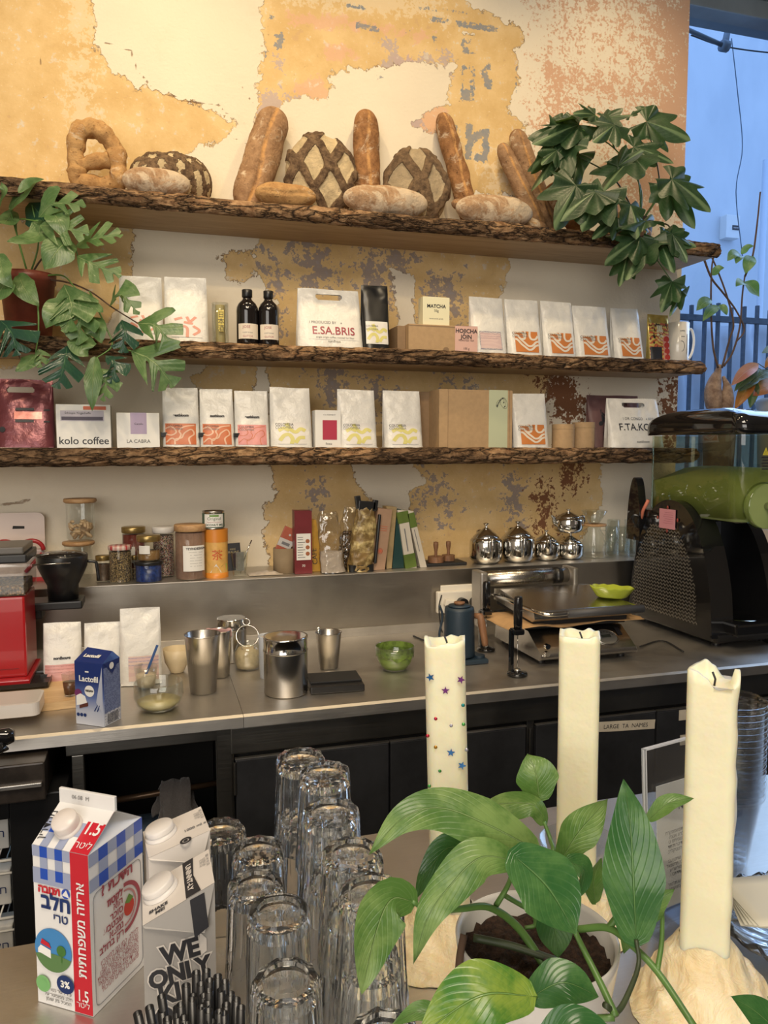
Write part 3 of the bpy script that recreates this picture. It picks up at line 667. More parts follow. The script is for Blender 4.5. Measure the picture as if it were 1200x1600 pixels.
def fridge():
    x1 = atY(75, 1200, YF-0.01).x; x0 = x1-0.75
    t = thing('display_fridge', 'black under-counter fridge with blue-lit interior at the left edge', 'fridge', (x1, -0.6, 0))
    yf = -0.94+0.6; zt = atY(40, 1178, YF).z
    q = MB()
    xi = atY(20, 1380, YF).x-x1   # right side of the glass opening
    q.box(xi, 0.035, yf, 0.28, 0.02, zt-0.09, M_BLACK, b=0.004)
    q.box(-0.75, xi, 0.24, 0.28, 0.02, zt-0.09, M_BLACK); q.box(-0.75, xi, yf, 0.28, 0.02, 0.06, M_BLACK)
    zo = atY(10, 1277, YF).z
    q.box(-0.75, xi, yf, 0.28, zo, zt-0.09, M_BLACK); q.build('casing', t)
    q = MB(); q.box(-0.75, 0.0, yf-0.05, 0.2, zt-0.085, zt, mat('worn_dark_panel', (0.035, 0.028, 0.024), 0.35, 0.3, var=0.4), b=0.004); q.build('drawer', t)
    q = MB(); q.box(-0.75, -0.006, yf-0.058, yf-0.049, zt-0.052, zt-0.042, M_STEEL, b=0.002); q.build('drawer_trim', t)
    ML = mat('cold_white_lamp', (0.5, 0.8, 1.0), 0.5, emit=(0.35, 0.65, 1.0, 1), es=3.0)
    q = MB(); q.box(-0.72, xi-0.005, 0.0, 0.03, zo-0.02, zo-0.008, ML); q.build('lamp', t)
    for k in range(3):
        z = zo-0.105-k*0.135
        q = MB()
        for j in range(12): q.tube([(xi-0.003-j*0.03, yf+0.02, z), (xi-0.003-j*0.03, 0.22, z)], 0.002, M_WHITE, 6)
        q.tube([(xi-0.002, yf+0.02, z), (-0.7, yf+0.02, z)], 0.0035, M_WHITE, 6); q.tube([(xi-0.002, yf+0.02, z-.03), (-0.7, yf+0.02, z-.03)], 0.003, M_WHITE, 6); q.build('wire_rack', t)
        for j in range(2):
            q = MB(); q.box(-0.03, 0.03, -0.03, 0.03, 0.002, 0.085, M_WHITE, b=0.003); q.text('חלב'[::-1], 0.026, M_NAVY, tr(0, -0.031, 0.03))
            c = q.build('chilled_carton'); c.location = (x1+xi-0.045-j*0.075, -0.84, z+0.002)
            tag(c, ['small white carton on the top rack of the lit fridge', 'small white carton on the middle rack of the lit fridge', 'small white carton on the bottom rack of the lit fridge'][k]+(', nearest the frame' if j == 0 else ', further left'), 'carton', 'cartons in the fridge')
fridge()
def bar():
    t = thing('bar_counter', 'pale brushed steel bar top in the foreground', 'counter', (0.35, -2.3, 0))
    o = t.location
    xs = 0.16
    q = MB()
    poly = [(-1.6, -1.713), (xs, -1.713), (xs, -1.568), (3.6, -1.568), (3.6, -2.72), (-1.6, -2.72)]
    poly = [(x-o.x, y-o.y) for x, y in poly]
    q.prism(poly, 0.885, 0.90, M_STEEL_BAR, 'z'); q.build('top_sheet', t)
    q = MB(); q.prism([(x*0.99+0.0, y+(-0.03 if y > 0 else 0.03)) for x, y in poly], 0.0, 0.885, M_FRAME, 'z'); q.build('cabinet', t)
bar()
# ---------------------------------------------------------------- loaves on the top shelf
def crust(name, base, hi, flour, fl_amt, streak=False):
    g = NT(name); n = g.noise(26, 6, 0.68); n2 = g.noise(90, 4, 0.6); sx = g('ShaderNodeSeparateXYZ', {0: g.co('UV')})
    c = g.mix(g.step(n, 0.3, 0.7), base, hi); c = g.mix(g.step(n2, 0.60, 0.72), c, tuple(x*0.55 for x in base))
    if fl_amt: c = g.mix(g.math('MULTIPLY', g.step(g.noise(12, 6, 0.7, None, 0.8), 0.62-0.25*fl_amt, 0.74-0.25*fl_amt), 0.85), c, flour)
    if streak: c = g.mix(g.math('MULTIPLY', g.step(sx.outputs[0], 0.35, 0.9), g.step(n, 0.35, 0.6)), c, (0.50, 0.27, 0.10))
    g.p(col=c, rough=0.75, spec=0.25); g.bump(g.math('ADD', n, g.math('MULTIPLY', n2, 0.5)), 0.006); return g.m
FLOUR = (0.62, 0.50, 0.36)
M_BAG = crust('baguette_crust', (0.17, 0.075, 0.028), (0.34, 0.17, 0.07), FLOUR, 0.35, True)
M_BAGP = crust('dusty_crust', (0.22, 0.12, 0.06), (0.36, 0.22, 0.12), FLOUR, 0.3, True)
M_OVAL = crust('floured_crust', (0.27, 0.155, 0.08), (0.42, 0.28, 0.17), (0.56, 0.46, 0.34), 0.75)
M_GOLD = crust('golden_crust', (0.32, 0.17, 0.065), (0.48, 0.29, 0.12), FLOUR, 0.25)
def scored(name, dark, fl):
    g = NT(name); sx = g('ShaderNodeSeparateXYZ', {0: g.co('UV')}); s = sx.outputs[0]
    n = g.noise(45, 6, 0.7); n2 = g.noise(18, 5, 0.65)
    c1 = g.mix(g.step(n2, 0.35, 0.65), fl, tuple(x*0.72 for x in fl)); c2 = g.mix(g.step(n, 0.35, 0.68), dark, (0.22, 0.145, 0.085))
    f = g.step(g.math('ADD', s, g.math('MULTIPLY', g.math('SUBTRACT', n, 0.5), 0.5)), 0.40, 0.58)
    g.p(col=g.mix(f, c1, c2), rough=0.85, spec=0.2); g.bump(g.math('ADD', n, g.math('MULTIPLY', f, 0.6)), 0.010); return g.m
M_SCORE = scored('scored_sourdough_crust', (0.075, 0.045, 0.028), (0.60, 0.48, 0.30))
M_SCORE2 = scored('scored_rye_crust', (0.10, 0.065, 0.04), (0.44, 0.35, 0.23))
def loaf(label, p0, p1, w, th, m, seed, crease=0.0, lump=0.10, taper=3.0, bend=(0, 0, 0), name='bread_loaf', group='loaves along the top shelf', nl=1.0, slash=0):
    p0 = Vector(p0); p1 = Vector(p1); mid = (p0+p1)/2; d = (p1-p0); Lh = d.length; ax = d.normalized()
    side = ax.cross(Vector((0, 1, 0))).normalized(); out = side.cross(ax).normalized()
    if out.y > 0: out = -out; side = -side
    base = Vector((mid.x, mid.y, min(p0.z, p1.z)-th*0.4)); bend = Vector(bend)
    q = MB()
    vs = []; uv = []; NU, NV = 48, 70; fs = []
    for j in range(NV+1):
        t = j/NV; s = abs(2*t-1); r = max(0.0, 1-s**taper)**0.5
        for i in range(NU):
            a = 2*PI*i/NU; ca, sa = math.cos(a), math.sin(a)
            front = max(0, sa); cr = math.exp(-((ca+0.12*math.sin(t*7+seed))/0.17)**2)*front
            k = 1+lump*nz(ca, sa, t*Lh*12, 1.3, seed)+0.03*nl*nz(ca*2, sa*2, t*Lh*60, 1.6, seed+5)
            if slash: k += 0.10*front*math.sin(t*slash*2*PI+ca*2.2)*sstep(1.0, 0.7, s)
            k -= crease*cr*sstep(1.0, 0.8, s)
            p = mid+ax*(t-0.5)*Lh+side*(ca*w/2*r*k)+out*(sa*th/2*r*k)+bend*(1-(2*t-1)**2)
            vs.append(p-base); uv.append((cr*0.9+0.1, t))
    for j in range(NV):
        for i in range(NU):
            k = (i+1) % NU; fs.append((j*NU+i, j*NU+k, (j+1)*NU+k, (j+1)*NU+i))
    q.add(vs, fs, m, True, None, uv)
    o = q.build(name); o.location = base; tag(o, label, 'bread', group); return o
def round_loaf(label, c, w, h, th, m, seed, tilt=0.12, roll=0.0, sp=0.075, off=(0, 0), name='round_loaf'):
    q = MB(); N, NV = 132, 60; vs = []; uv = []; fs = []
    def prof(v):     # v 0..1 from back centre to front centre
        a = -PI/2+PI*v; return math.cos(a), math.sin(a)
    for j in range(NV+1):
        r, z = prof(j/NV)
        r2 = r**0.8 if r > 0 else 0
        for i in range(N):
            a = 2*PI*i/N; e = 1+0.03*nz(math.cos(a), math.sin(a), seed, 1.5, seed)
            X = math.cos(a)*w/2*r2*e; Z = math.sin(a)*h/2*r2*e
            s = 0.0
            if z > -0.25:
                wx = X+0.022*nz(X, Z, 0, 11, seed); wz = Z+0.012*nz(X, Z, 4, 16, seed)
                for sg in (1, -1):
                    q_ = ((wx+off[0])*1.0+sg*(wz+off[1])*0.62)/sp
                    f = abs(q_-round(q_)); s = max(s, sstep(0.21+0.08*nz(X, Z, 2, 14, seed), 0.10, f))
                s *= sstep(-0.25, 0.05, z)
            y = -z*th/2 if z > 0 else -z*th*0.3
            bump = s*(0.007+0.006*nz(X, Z, 0, 55, seed))-(0.003 if s < 0.5 else 0)+0.003*nz(X, Z, 0, 30, seed+2)
            n = Vector((X, -0.06 if z > 0 else 0.03, Z)).normalized()
            vs.append(Vector((X, y, Z))+n*bump*(1 if z > -0.2 else 0)); uv.append((s, 0.5))
    for j in range(NV):
        for i in range(N):
            k = (i+1) % N; fs.append((j*N+i, j*N+k, (j+1)*N+k, (j+1)*N+i))
    X = tr(0, 0, h/2)@rotx(-tilt)@roty(roll)
    q.add(vs, fs, m, True, X, uv)
    o = q.build(name); o.location = (c[0], c[1], c[2]); tag(o, label, 'bread', 'loaves along the top shelf'); return o
ZT = Z1+0.002
def atT(px, py, Y): return atY(px, py, Y)
# ring-shaped loaf
def ring_bread():
    Y = -0.16; c = atY(152, 297, Y)
    L = lambda px, py, dy=0: Vector((atY(px, py, Y).x-c.x, dy, max(0.022, atY(px, py, Y).z-ZT)))
    t = thing('ring_bread', 'golden open ring loaf with two holes, far left of the top shelf', 'bread', (c.x, Y, ZT), group='loaves along the top shelf')
    def wob(q, pts, rr, closed, seed):
        path = catmull(pts+[pts[0]], 8)[:-1] if closed else catmull(pts, 8)
        n = len(path); r = [rr*(1+0.08*math.sin(i*0.5+seed)+0.05*math.sin(i*1.3)) for i in range(n)]
        b = len(q.v); q.tube(path, r, M_GOLD, 18, closed)
        for i in range(b, len(q.v)):
            v = q.v[i]; k = nz(v.x, v.y, v.z, 38, seed)*0.006; q.v[i] = v+Vector((k, k, -k))
    q = MB()
    wob(q, [L(124, 205), L(148, 199, 0.01), L(165, 212), L(181, 236), L(185, 262, -0.01), L(184, 284, -0.01), L(155, 288), L(124, 284), L(121, 268), L(118, 236)], 0.027, True, 1)
    wob(q, [L(124, 262), L(146, 254, -0.004), L(170, 250)], 0.024, False, 3)
    o = q.build('crust', t)
ring_bread()
def on_shelf(c, h): return (c.x, c.y, ZT)
def dark_rough():
    c = atY(268, 300, -0.12); w = atY(335, 300, -0.12).x-atY(203, 300, -0.12).x
    q = MB(); N, NV = 110, 50; vs = []; uv = []; fs = []
    hh = atY(268, 240, -0.12).z-ZT
    for j in range(NV+1):
        a2 = -PI/2+PI*j/NV; r = math.cos(a2)**0.75 if math.cos(a2) > 0 else 0; z = math.sin(a2)
        for i in range(N):
            a = 2*PI*i/N; X = math.cos(a)*w/2*r; Y = math.sin(a)*0.080*r
            s = 0
            for sg in (1, -1):
                f = (X+0.010*nz(X, Y, z, 20)+sg*(Y*0.9+z*0.03))/0.055; f = abs(f-round(f)); s = max(s, sstep(0.28, 0.14, f))
            Zz = hh/2+z*hh/2*(1+0.12*nz(X, Y, 0, 22, 3))+s*0.006*nz(X, Y, z, 60)+(0.008 if z > 0 and s > .5 else 0)
            vs.append((X, Y, max(0, Zz))); uv.append((s, 0.5))
    for j in range(NV):
        for i in range(N):
            k = (i+1) % N; fs.append((j*N+i, j*N+k, (j+1)*N+k, (j+1)*N+i))
    q.add(vs, fs, M_SCORE, True, None, uv); o = q.build('round_loaf'); o.location = (c.x, -0.090, ZT)
    tag(o, 'dark cracked flat loaf lying behind the pale oval loaf at left', 'bread', 'loaves along the top shelf')
dark_rough()
def oval(label, pl, pr, pt, pb, Y, m, seed, **kw):
    a = atY(pl, (pt+pb)/2, Y); b = atY(pr, (pt+pb)/2+kw.pop('dz', 0), Y); h = atY((pl+pr)/2, pt, Y).z-ZT
    z = ZT+h*0.5
    return loaf(label, (a.x, Y, z), (b.x, Y, z), h*1.0, kw.pop('th', 0.085), m, seed, lump=0.10, taper=2.6, **kw)
oval('pale floured oval loaf in front of the dark cracked loaf', 190, 298, 263, 303, -0.205, M_OVAL, 2, nl=0.7)
oval('small brown oval loaf in front of the first round scored loaf', 398, 494, 287, 322, -0.215, M_GOLD, 8, crease=0.10, nl=0.7)
oval('pale floured long loaf between the two round scored loaves', 536, 668, 290, 335, -0.215, M_OVAL, 5, nl=0.7)
oval('pale floured oval loaf right of the second round scored loaf', 712, 832, 306, 352, -0.22, M_OVAL, 12, nl=0.7)
def bag(label, a, b, wpx, Ya, Yb, m, seed, **kw):
    """baguette standing on its end: a = foot pixel, b = top pixel"""
    p0 = atY(*a, Ya); p0.z = max(p0.z, ZT+0.0) if kw.pop('stand', True) else p0.z; p1 = atY(*b, Yb)
    w = wpx*(2.75+Ya)/1200*1.0
    p0.z = ZT-0.000+0.004
    return loaf(label, p0, p1, w, w*0.85, m, seed, name='baguette', taper=kw.pop('taper', 7.0), group='baguettes leaning on the wall', **kw)
bag('wide creased baguette leaning at the left of the round scored loaves', (383, 300), (432, 172), 54, -0.13, -0.05, M_BAGP, 3, crease=0.22, slash=0)
bag('upright dark baguette between the two round scored loaves', (576, 295), (571, 172), 42, -0.10, -0.04, M_BAG, 4, lump=0.06)
bag('dark knobbly baguette leaning just right of the second round loaf', (742, 300), (690, 176), 34, -0.10, -0.04, M_BAG, 6, slash=4)
bag('front slim baguette of the leaning pair beside the leafy plant', (850, 338), (782, 224), 29, -0.13, -0.055, M_BAGP, 9, lump=0.06)
bag('rear creased baguette of the leaning pair beside the leafy plant', (868, 330), (804, 202), 36, -0.085, -0.035, M_BAGP, 10, crease=0.25)
bag('dark baguette mostly hidden behind the left leaves of the leafy plant', (915, 345), (858, 288), 36, -0.17, -0.12, M_BAG, 13)
round_loaf('large round loaf with a bold diamond scoring, the left of two', (atY(502, 300, -0.12).x, -0.115, ZT), 0.245, 0.285, 0.12, M_SCORE, 2, sp=0.108, off=(-0.022, -0.02))
round_loaf('large round greyish loaf with worn diamond scoring, the right of two', (atY(652, 300, -0.12).x, -0.115, ZT), 0.235, 0.275, 0.12, M_SCORE2, 6, sp=0.118, off=(0.01, 0.0))
a = atY(706, 292, -0.165); b = atY(858, 338, -0.165)
loaf('smooth brown baguette lying slanted behind the pale oval loaf', (a.x, -0.16, ZT+0.085), (b.x, -0.165, ZT+0.018), 0.052, 0.05, M_BAGP, 15, name='baguette', taper=6, group='baguettes leaning on the wall', lump=0.06, nl=0.5)
a = atY(945, 300, -0.12); b = atY(1015, 300, -0.12)
loaf('orange-brown loaf glimpsed through the leafy plant on the top shelf', (a.x, -0.10, ZT+0.075), (b.x, -0.10, ZT+0.085), 0.10, 0.08, M_GOLD, 16, taper=2.5)
a = atY(935, 350, -0.17); b = atY(1012, 350, -0.17)
loaf('low brown loaf on the shelf edge under the leafy plant', (a.x, -0.19, ZT+0.03), (b.x, -0.19, ZT+0.03), 0.055, 0.07, M_BAGP, 17, taper=2.5)
# ---------------------------------------------------------------- pouches, boxes and bottles on the shelves
class Pouch:
    def __init__(s, w, h, d, seed=0, lean=0.25, narrow=0.03):
        s.w, s.h, s.d, s.seed, s.lean, s.nar = w, h, d, seed, lean, narrow
    def half(s, t): return max(0.0012, s.d/2*(1-t**1.25)**0.9) if t < 1 else 0.0012
    def y(s, x, z, back=False):
        """front surface of the pouch"""
        t = min(1, max(0, z/s.h)); hw = s.w/2*(1-s.nar*t); k = min(1, abs(x)/hw)
        bow = (1-k**4)**0.5 if k < 1 else 0
        hd = s.half(t)
        c = -s.d/2*(1-s.lean)*0+s.lean*s.d*t*0.5
        wr = 0.0040*nz(x, z, 1.0, 34, s.seed)+0.0075*nz(x, z*0.7, 2.0, 14, s.seed)
        wr *= (0.25+0.75*sstep(0.45, 0.9, t)+0.35*sstep(0.12, 0.0, t))*(1-0.8*sstep(0.93, 1.0, t))
        if back: return c+hd*bow*1.0+0.0005
        return c-hd*(0.35+0.65*bow)+wr*(1 if k < 0.92 else 0.2)
    def body(s, m, hole=None):
        q = MB(); n = 26; nv = 40
        def fr(u, v):
            z = s.h*v; t = v; hw = s.w/2*(1-s.nar*t); x = lerp(-hw, hw, u); return (x, s.y(x, z), z+0.003*nz(x, s.seed, 0, 9)*(v > .98))
        def bk(u, v):
            z = s.h*v; hw = s.w/2*(1-s.nar*v); x = lerp(hw, -hw, u); return (x, s.lean*s.d*v*0.5+s.half(v)*(0.35+0.65*((1-min(1, abs(x)/hw)**4)**0.5)), z+0.003*nz(x, s.seed, 0, 9)*(v > .98))
        if hole is None:
            q.grid(fr, n, nv, m); q.grid(bk, n, nv, m)
        else:
            # drop the cells of the hand hole, after a finer grid
            hx, hz, hw_, hh_ = hole
            for fn in (fr, bk):
                N, NV = 60, 70
                tmp = MB(); tmp.grid(fn, N, NV, m)
                fs = []
                for f in tmp.f:
                    c = sum((tmp.v[i] for i in f), Vector())/4
                    dx = max(0, abs(c.x-hx)-(hw_-hh_)); dz = c.z-hz
                    if dx*dx+dz*dz > hh_*hh_: fs.append(f)
                q.add(tmp.v, fs, m, True)
        # sides and bottom
        def sd(sg):
            def f(u, v):
                z = s.h*v; hw = s.w/2*(1-s.nar*v)*sg; a = s.y(hw*0.9999, z); b = s.lean*s.d*v*0.5+s.half(v)*0.35
                fold = -0.35*abs(b-a)*math.sin(PI*u)*(0.6)*sg
                return (hw+fold*sstep(0.05, 0.4, v), lerp(a, b, u), z)
            return f
        q.grid(sd(1), 4, nv, m); q.grid(sd(-1), 4, nv, m)
        q.box(-s.w/2*0.98, s.w/2*0.98, -s.d*0.42, s.d*0.42, 0.0, 0.002, m)
        return q
    def patch(s, q, x0, x1, z0, z1, m, off=0.0012, n=10):
        q.grid(lambda u, v: (lerp(x0, x1, u), s.y(lerp(x0, x1, u), lerp(z0, z1, v))-off, lerp(z0, z1, v)), n, n, m); return q
    def write(s, q, txt, size, x, z, m, off=0.0020, **kw):
        o = s
        X = tr(x, 0, z)
        q.text(txt, size, m, X, fn=lambda a, b: o.y(a+x, b+z)-off, **kw); return q
def swirl(name, c1, c2, scale=9.0, thr=0.5, ink=None, c3=None):
    g = NT(name); uv = g.co('UV')
    v = g('ShaderNodeMapping', {'Vector': uv, 'Scale': (1.3, 1.0, 1)}).outputs[0]
    wv = g('ShaderNodeTexWave', {'Vector': v, 'Scale': scale*0.22, 'Distortion': 9.0, 'Detail': 1.0, 'Detail Scale': 1.1}, wave_type='RINGS').outputs[1]
    c = g.mix(g.step(wv, thr-0.03, thr+0.03), c1, c2)
    if c3: 
        n = g.noise(5, 2, 0.5, v); c = g.mix(g.step(n, 0.56, 0.58), c, c3)
    if ink:
        sx = g('ShaderNodeSeparateXYZ', {0: uv}); n = g.noise(30, 2, 0.5, g('ShaderNodeMapping', {'Vector': uv, 'Scale': (3, 1, 1)}).outputs[0])
        row = g.step(g.math('ABSOLUTE', g.math('SUBTRACT', g.math('FRACT', g.math('MULTIPLY', sx.outputs[1], 7)), 0.5)), 0.18, 0.14)
        f = g.math('MULTIPLY', g.math('MULTIPLY', g.step(sx.outputs[1], 0.60, 0.62), row), g.step(n, 0.5, 0.52)); c = g.mix(f, c, ink)
    g.p(col=c, rough=0.4); return g.m
PW = (0.74, 0.72, 0.68)
A_ORANGE = swirl('orange_wave_art', (0.52, 0.17, 0.045), PW, 7, 0.62)
A_RED = swirl('red_orange_swirl_art', (0.50, 0.14, 0.05), (0.58, 0.30, 0.20), 8, 0.66, M_INK and (0.25, 0.06, 0.03))
A_PINK = swirl('pink_swirl_art', (0.60, 0.22, 0.20), (0.66, 0.34, 0.32), 7, 0.7, (0.35, 0.08, 0.07))
A_YEL = swirl('yellow_swirl_art', (0.62, 0.58, 0.20), PW, 5, 0.5, (0.40, 0.34, 0.42))
A_PALE = swirl('pale_red_ornament_art', (0.60, 0.22, 0.16), PW, 14, 0.30, (0.5, 0.2, 0.15))
A_LILAC = swirl('grey_bordered_pink_label', (0.66, 0.50, 0.48), (0.62, 0.46, 0.45), 5, 0.5, (0.3, 0.2, 0.25))
M_LILBORD = swirl('grey_ornament_border', (0.30, 0.28, 0.34), (0.55, 0.52, 0.52), 16, 0.6)
A_LPINK = swirl('pink_text_label', (0.56, 0.26, 0.24), (0.60, 0.30, 0.28), 5, 0.5, (0.30, 0.10, 0.10))
A_PEACH = swirl('peach_text_label', (0.66, 0.50, 0.44), (0.62, 0.44, 0.42), 4, 0.5, (0.20, 0.20, 0.40))
RIB = {'wave': (((0, .82), (.12, .78), (.25, .60), (.40, .44), (.55, .30), (.72, .32), (.88, .48), (1, .53)), ((0, .62), (.1, .58), (.25, .38), (.4, .24), (.55, .12), (.7, .15), (.85, .30), (1, .36)), ((.44, 1), (.45, .82), (.40, .64), (.26, .62)), ((.66, 1), (.64, .76), (.72, .62), (.88, .64), (1, .80)), ((.0, .95), (.2, .97), (.36, .9), (.40, .7))),
       'swirl': (((.30, 0), (.32, .25), (.52, .32), (.62, .55), (.84, .72), (.93, .5), (.76, .3), (.80, 0)), ((.02, .10), (.2, .30), (.36, .20), (.5, .45), (.45, .65), (.62, .85), (.95, .92)), ((0, .75), (.2, .85), (.35, .6), (.2, .45), (0, .5))),
       'yellow': (((.05, .15), (.22, .40), (.40, .42), (.50, .22), (.46, 0)), ((.30, .95), (.42, .70), (.62, .55), (.80, .70), (.98, .60)), ((.60, .05), (.75, .28), (.95, .30)), ((0, .60), (.2, .72), (.4, .62))),
       'orn': (((.1, .1), (.3, .3), (.1, .5)), ((.5, 0), (.5, .4), (.3, .5)), ((.7, .1), (.9, .3), (.7, .5)), ((.1, .75), (.35, .85)), ((.5, .9), (.6, .7), (.8, .9)), ((.4, .65), (.7, .6)))}
def ribbons(P, q, box, kind, m, wd, off):
    x0, x1, z0, z1 = box; cl = lambda v: max(0.0, min(1.0, v))
    for pp in RIB[kind]:
        c = catmull([(a, b, 0) for a, b in pp], 6); vs = []
        for i, p in enumerate(c):
            d = c[min(i+1, len(c)-1)]-c[max(i-1, 0)]; n = Vector((-d.y, d.x*0.8, 0)).normalized()*wd
            for s_ in (1, -1):
                u, v = cl(p.x+n.x*s_), cl(p.y+n.y*s_); x, z = lerp(x0, x1, u), lerp(z0, z1, v); vs.append((x, P.y(x, z)-off, z))
        q.add(vs, [(2*i, 2*i+1, 2*i+3, 2*i+2) for i in range(len(c)-1)], m)
M_LORANGE = mat('label_orange', (0.56, 0.20, 0.055), 0.4); M_LCREAM = mat('label_cream', (0.72, 0.66, 0.57), 0.4); M_LRED = mat('label_red_orange', (0.52, 0.15, 0.06), 0.4); M_LPALE = mat('label_pale_peach', (0.66, 0.42, 0.30), 0.4)
M_LPINK = mat('label_pink', (0.62, 0.26, 0.25), 0.4, var=0.08, vscale=40); M_LYEL = mat('label_yellow', (0.60, 0.56, 0.20), 0.4); M_LGREYW = mat('label_soft_white', (0.68, 0.66, 0.64), 0.4); M_LSTAMP = mat('label_faint_red', (0.60, 0.25, 0.18), 0.4)
def coffee_bag(label, pl, pr, pt, pb, Y, Z, art, seed, d=0.075, artbox=(0.10, 0.90, 0.04, 0.42), group='white coffee bags', word='nordhouse', word_z=None, clip=False, rz=0.0, m=None, lean=0.5, narrow=0.04, border=None):
    x0, x1 = atY(pl, pb, Y).x, atY(pr, pb, Y).x; w = x1-x0
    zt = atY((pl+pr)/2, pt, Y+d*0.4).z; h = zt-Z; xc = (x0+x1)/2
    t = thing('coffee_bag', label, 'bag', (xc, Y+d/2, Z+0.0015), rz, group)
    P = Pouch(w, h, d, seed, lean, narrow)
    P.body(m or M_POUCH).build('pouch', t)
    if art:
        q = MB(); a = artbox
        if border: P.patch(q, -w/2+w*(a[0]-0.02), -w/2+w*(a[1]+0.02), h*(a[2]-0.02), h*(a[3]+0.03), border, 0.0012)
        bx = (-w/2+w*a[0], -w/2+w*a[1], h*a[2], h*a[3]); K = {id(A_ORANGE): (M_LORANGE, 'wave', M_LCREAM, 0.045), id(A_RED): (M_LRED, 'swirl', M_LPALE, 0.028), id(A_PINK): (M_LPINK, 'swirl', M_LRED, 0.012), id(A_YEL): (M_LGREYW, 'yellow', M_LYEL, 0.075), id(A_PALE): (M_LGREYW, 'orn', M_LSTAMP, 0.05)}.get(id(art))
        P.patch(q, *bx, K[0] if K else art, 0.0016)
        if K:
            ribbons(P, q, bx, K[1], K[2], K[3], 0.0021)
            if K[1] != 'orn':
                for k_ in range(2): P.write(q, 'COLOMBIA', w*0.085, -w*0.18, h*(a[3]-0.055-0.05*k_), M_INK if k_ == 0 else M_INKGREY, off=0.0026)
        q.build('label', t)
    if word_z:
        q = MB(); P.write(q, word, w*0.10, 0, h*word_z, M_INK, bold=0.0006); q.build('print', t)
    if clip:
        q = MB(); zc = h*clip; yy = P.y(-w*0.44, zc)
        q.box(-w/2-0.006, -w/2+0.014, yy-0.004, yy+0.012, zc-0.007, zc+0.007, M_BLACK, b=0.001)
        q.tube([(-w/2+0.012, yy-0.003, zc+0.005), (-w/2+0.028, yy-0.004, zc+0.003), (-w/2+0.030, yy-0.004, zc), (-w/2+0.028, yy-0.004, zc-0.003), (-w/2+0.012, yy-0.003, zc-0.005)], 0.0009, M_CHROME, 6)
        q.build('binder_clip', t)
    return t
G2 = 'white coffee bags on the middle shelf'; G3 = 'white coffee bags on the lowest shelf'
Y0 = -0.235
# middle shelf, left to right
coffee_bag('plain silvery white coffee bag partly behind the split leaves, middle shelf', 186, 256, 430, 526, Y0+0.02, Z2, A_PALE, 1, group=G2, artbox=(0.2, 0.85, 0.12, 0.42))
coffee_bag('white coffee bag with faint red ornaments beside the bamboo-wrapped glass', 258, 327, 432, 529, Y0, Z2, A_PALE, 2, group=G2, artbox=(0.15, 0.85, 0.07, 0.42))
for i, (pl, pr, pt, pb, lab) in enumerate(((742, 796, 463, 549, 'white coffee bag with a grey-bordered pink label beside the pink carton'),
        (798, 852, 467, 551, 'white coffee bag with orange waves, leftmost of four on the middle shelf'),
        (855, 905, 470, 554, 'white coffee bag with orange waves, second of four on the middle shelf'),
        (905, 960, 477, 558, 'white coffee bag with orange waves, third of four on the middle shelf'),
        (966, 1011, 481, 560, 'white coffee bag with orange waves next to the patterned snack bag'))):
    coffee_bag(lab, pl, pr, pt, pb, Y0, Z2, A_LILAC if i == 0 else A_ORANGE, 10+i, group=G2, artbox=(0.2, 0.80, 0.09, 0.36) if i == 0 else (0.17, 0.84, 0.05, 0.42), border=M_LILBORD if i == 0 else None, lean=0.7)
# lowest shelf
for i, (pl, pr, pt, art, lab, clip) in enumerate(((255, 313, 606, A_RED, 'white coffee bag with red-orange swirl label and clip beside the split-leaf tip', 0.215),
        (314, 368, 608, A_RED, 'white coffee bag with red-orange swirl label and clip, left of the pink-labelled one', 0.215),
        (369, 423, 611, A_PINK, 'white coffee bag with pink label and black clip on the lowest shelf', 0.215),
        (425, 490, 606, A_YEL, 'broad white coffee bag with yellow swirls left of the small white box', 0),
        (532, 592, 609, A_YEL, 'white coffee bag with yellow swirls just right of the small white box', 0),
        (604, 664, 611, A_YEL, 'white coffee bag with yellow swirls right against the brown boxes', 0),
        (807, 862, 615, A_ORANGE, 'lone white coffee bag with orange waves between green-striped box and paper tubes', 0))):
    coffee_bag(lab, pl, pr, pt, 700, Y0, Z3, art, 20+i, group=G3, artbox=(0.07, 0.90, 0.05, 0.40) if i < 3 else (0.16, 0.84, 0.06, 0.42), word_z=0.52 if i < 3 else None, clip=clip, word='eastbloom')
def handle_bag(label, pl, pr, pt, pb, Y, Z, m, seed, writes, hole=(0.5, 0.87, 0.20, 0.05), narrow=0.08, d=0.085, name='carrier_bag', lab=None):
    x0, x1 = atY(pl, pb, Y).x, atY(pr, pb, Y).x; w = x1-x0; h = atY((pl+pr)/2, pt, Y+d*0.4).z-Z
    t = thing(name, label, 'bag', ((x0+x1)/2, Y+d/2, Z+0.0015), 0, 'carrier-shaped coffee pouches')
    P = Pouch(w, h, d, seed, 0.5, narrow)
    P.body(m, ((hole[0]-0.5)*w, hole[1]*h, hole[2]*w, hole[3]*h)).build('pouch', t)
    q = MB()
    if lab: P.patch(q, (lab[0]-.5)*w, (lab[1]-.5)*w, lab[2]*h, lab[3]*h, lab[4], 0.0010)
    for txt, size, x, z, mm, bold in writes: P.write(q, txt, size*w, (x-0.5)*w, z*h, mm, bold=bold, off=0.0022)
    q.build('print', t); return t
M_PALELBL = mat('pale_label', (0.70, 0.69, 0.66), 0.5)
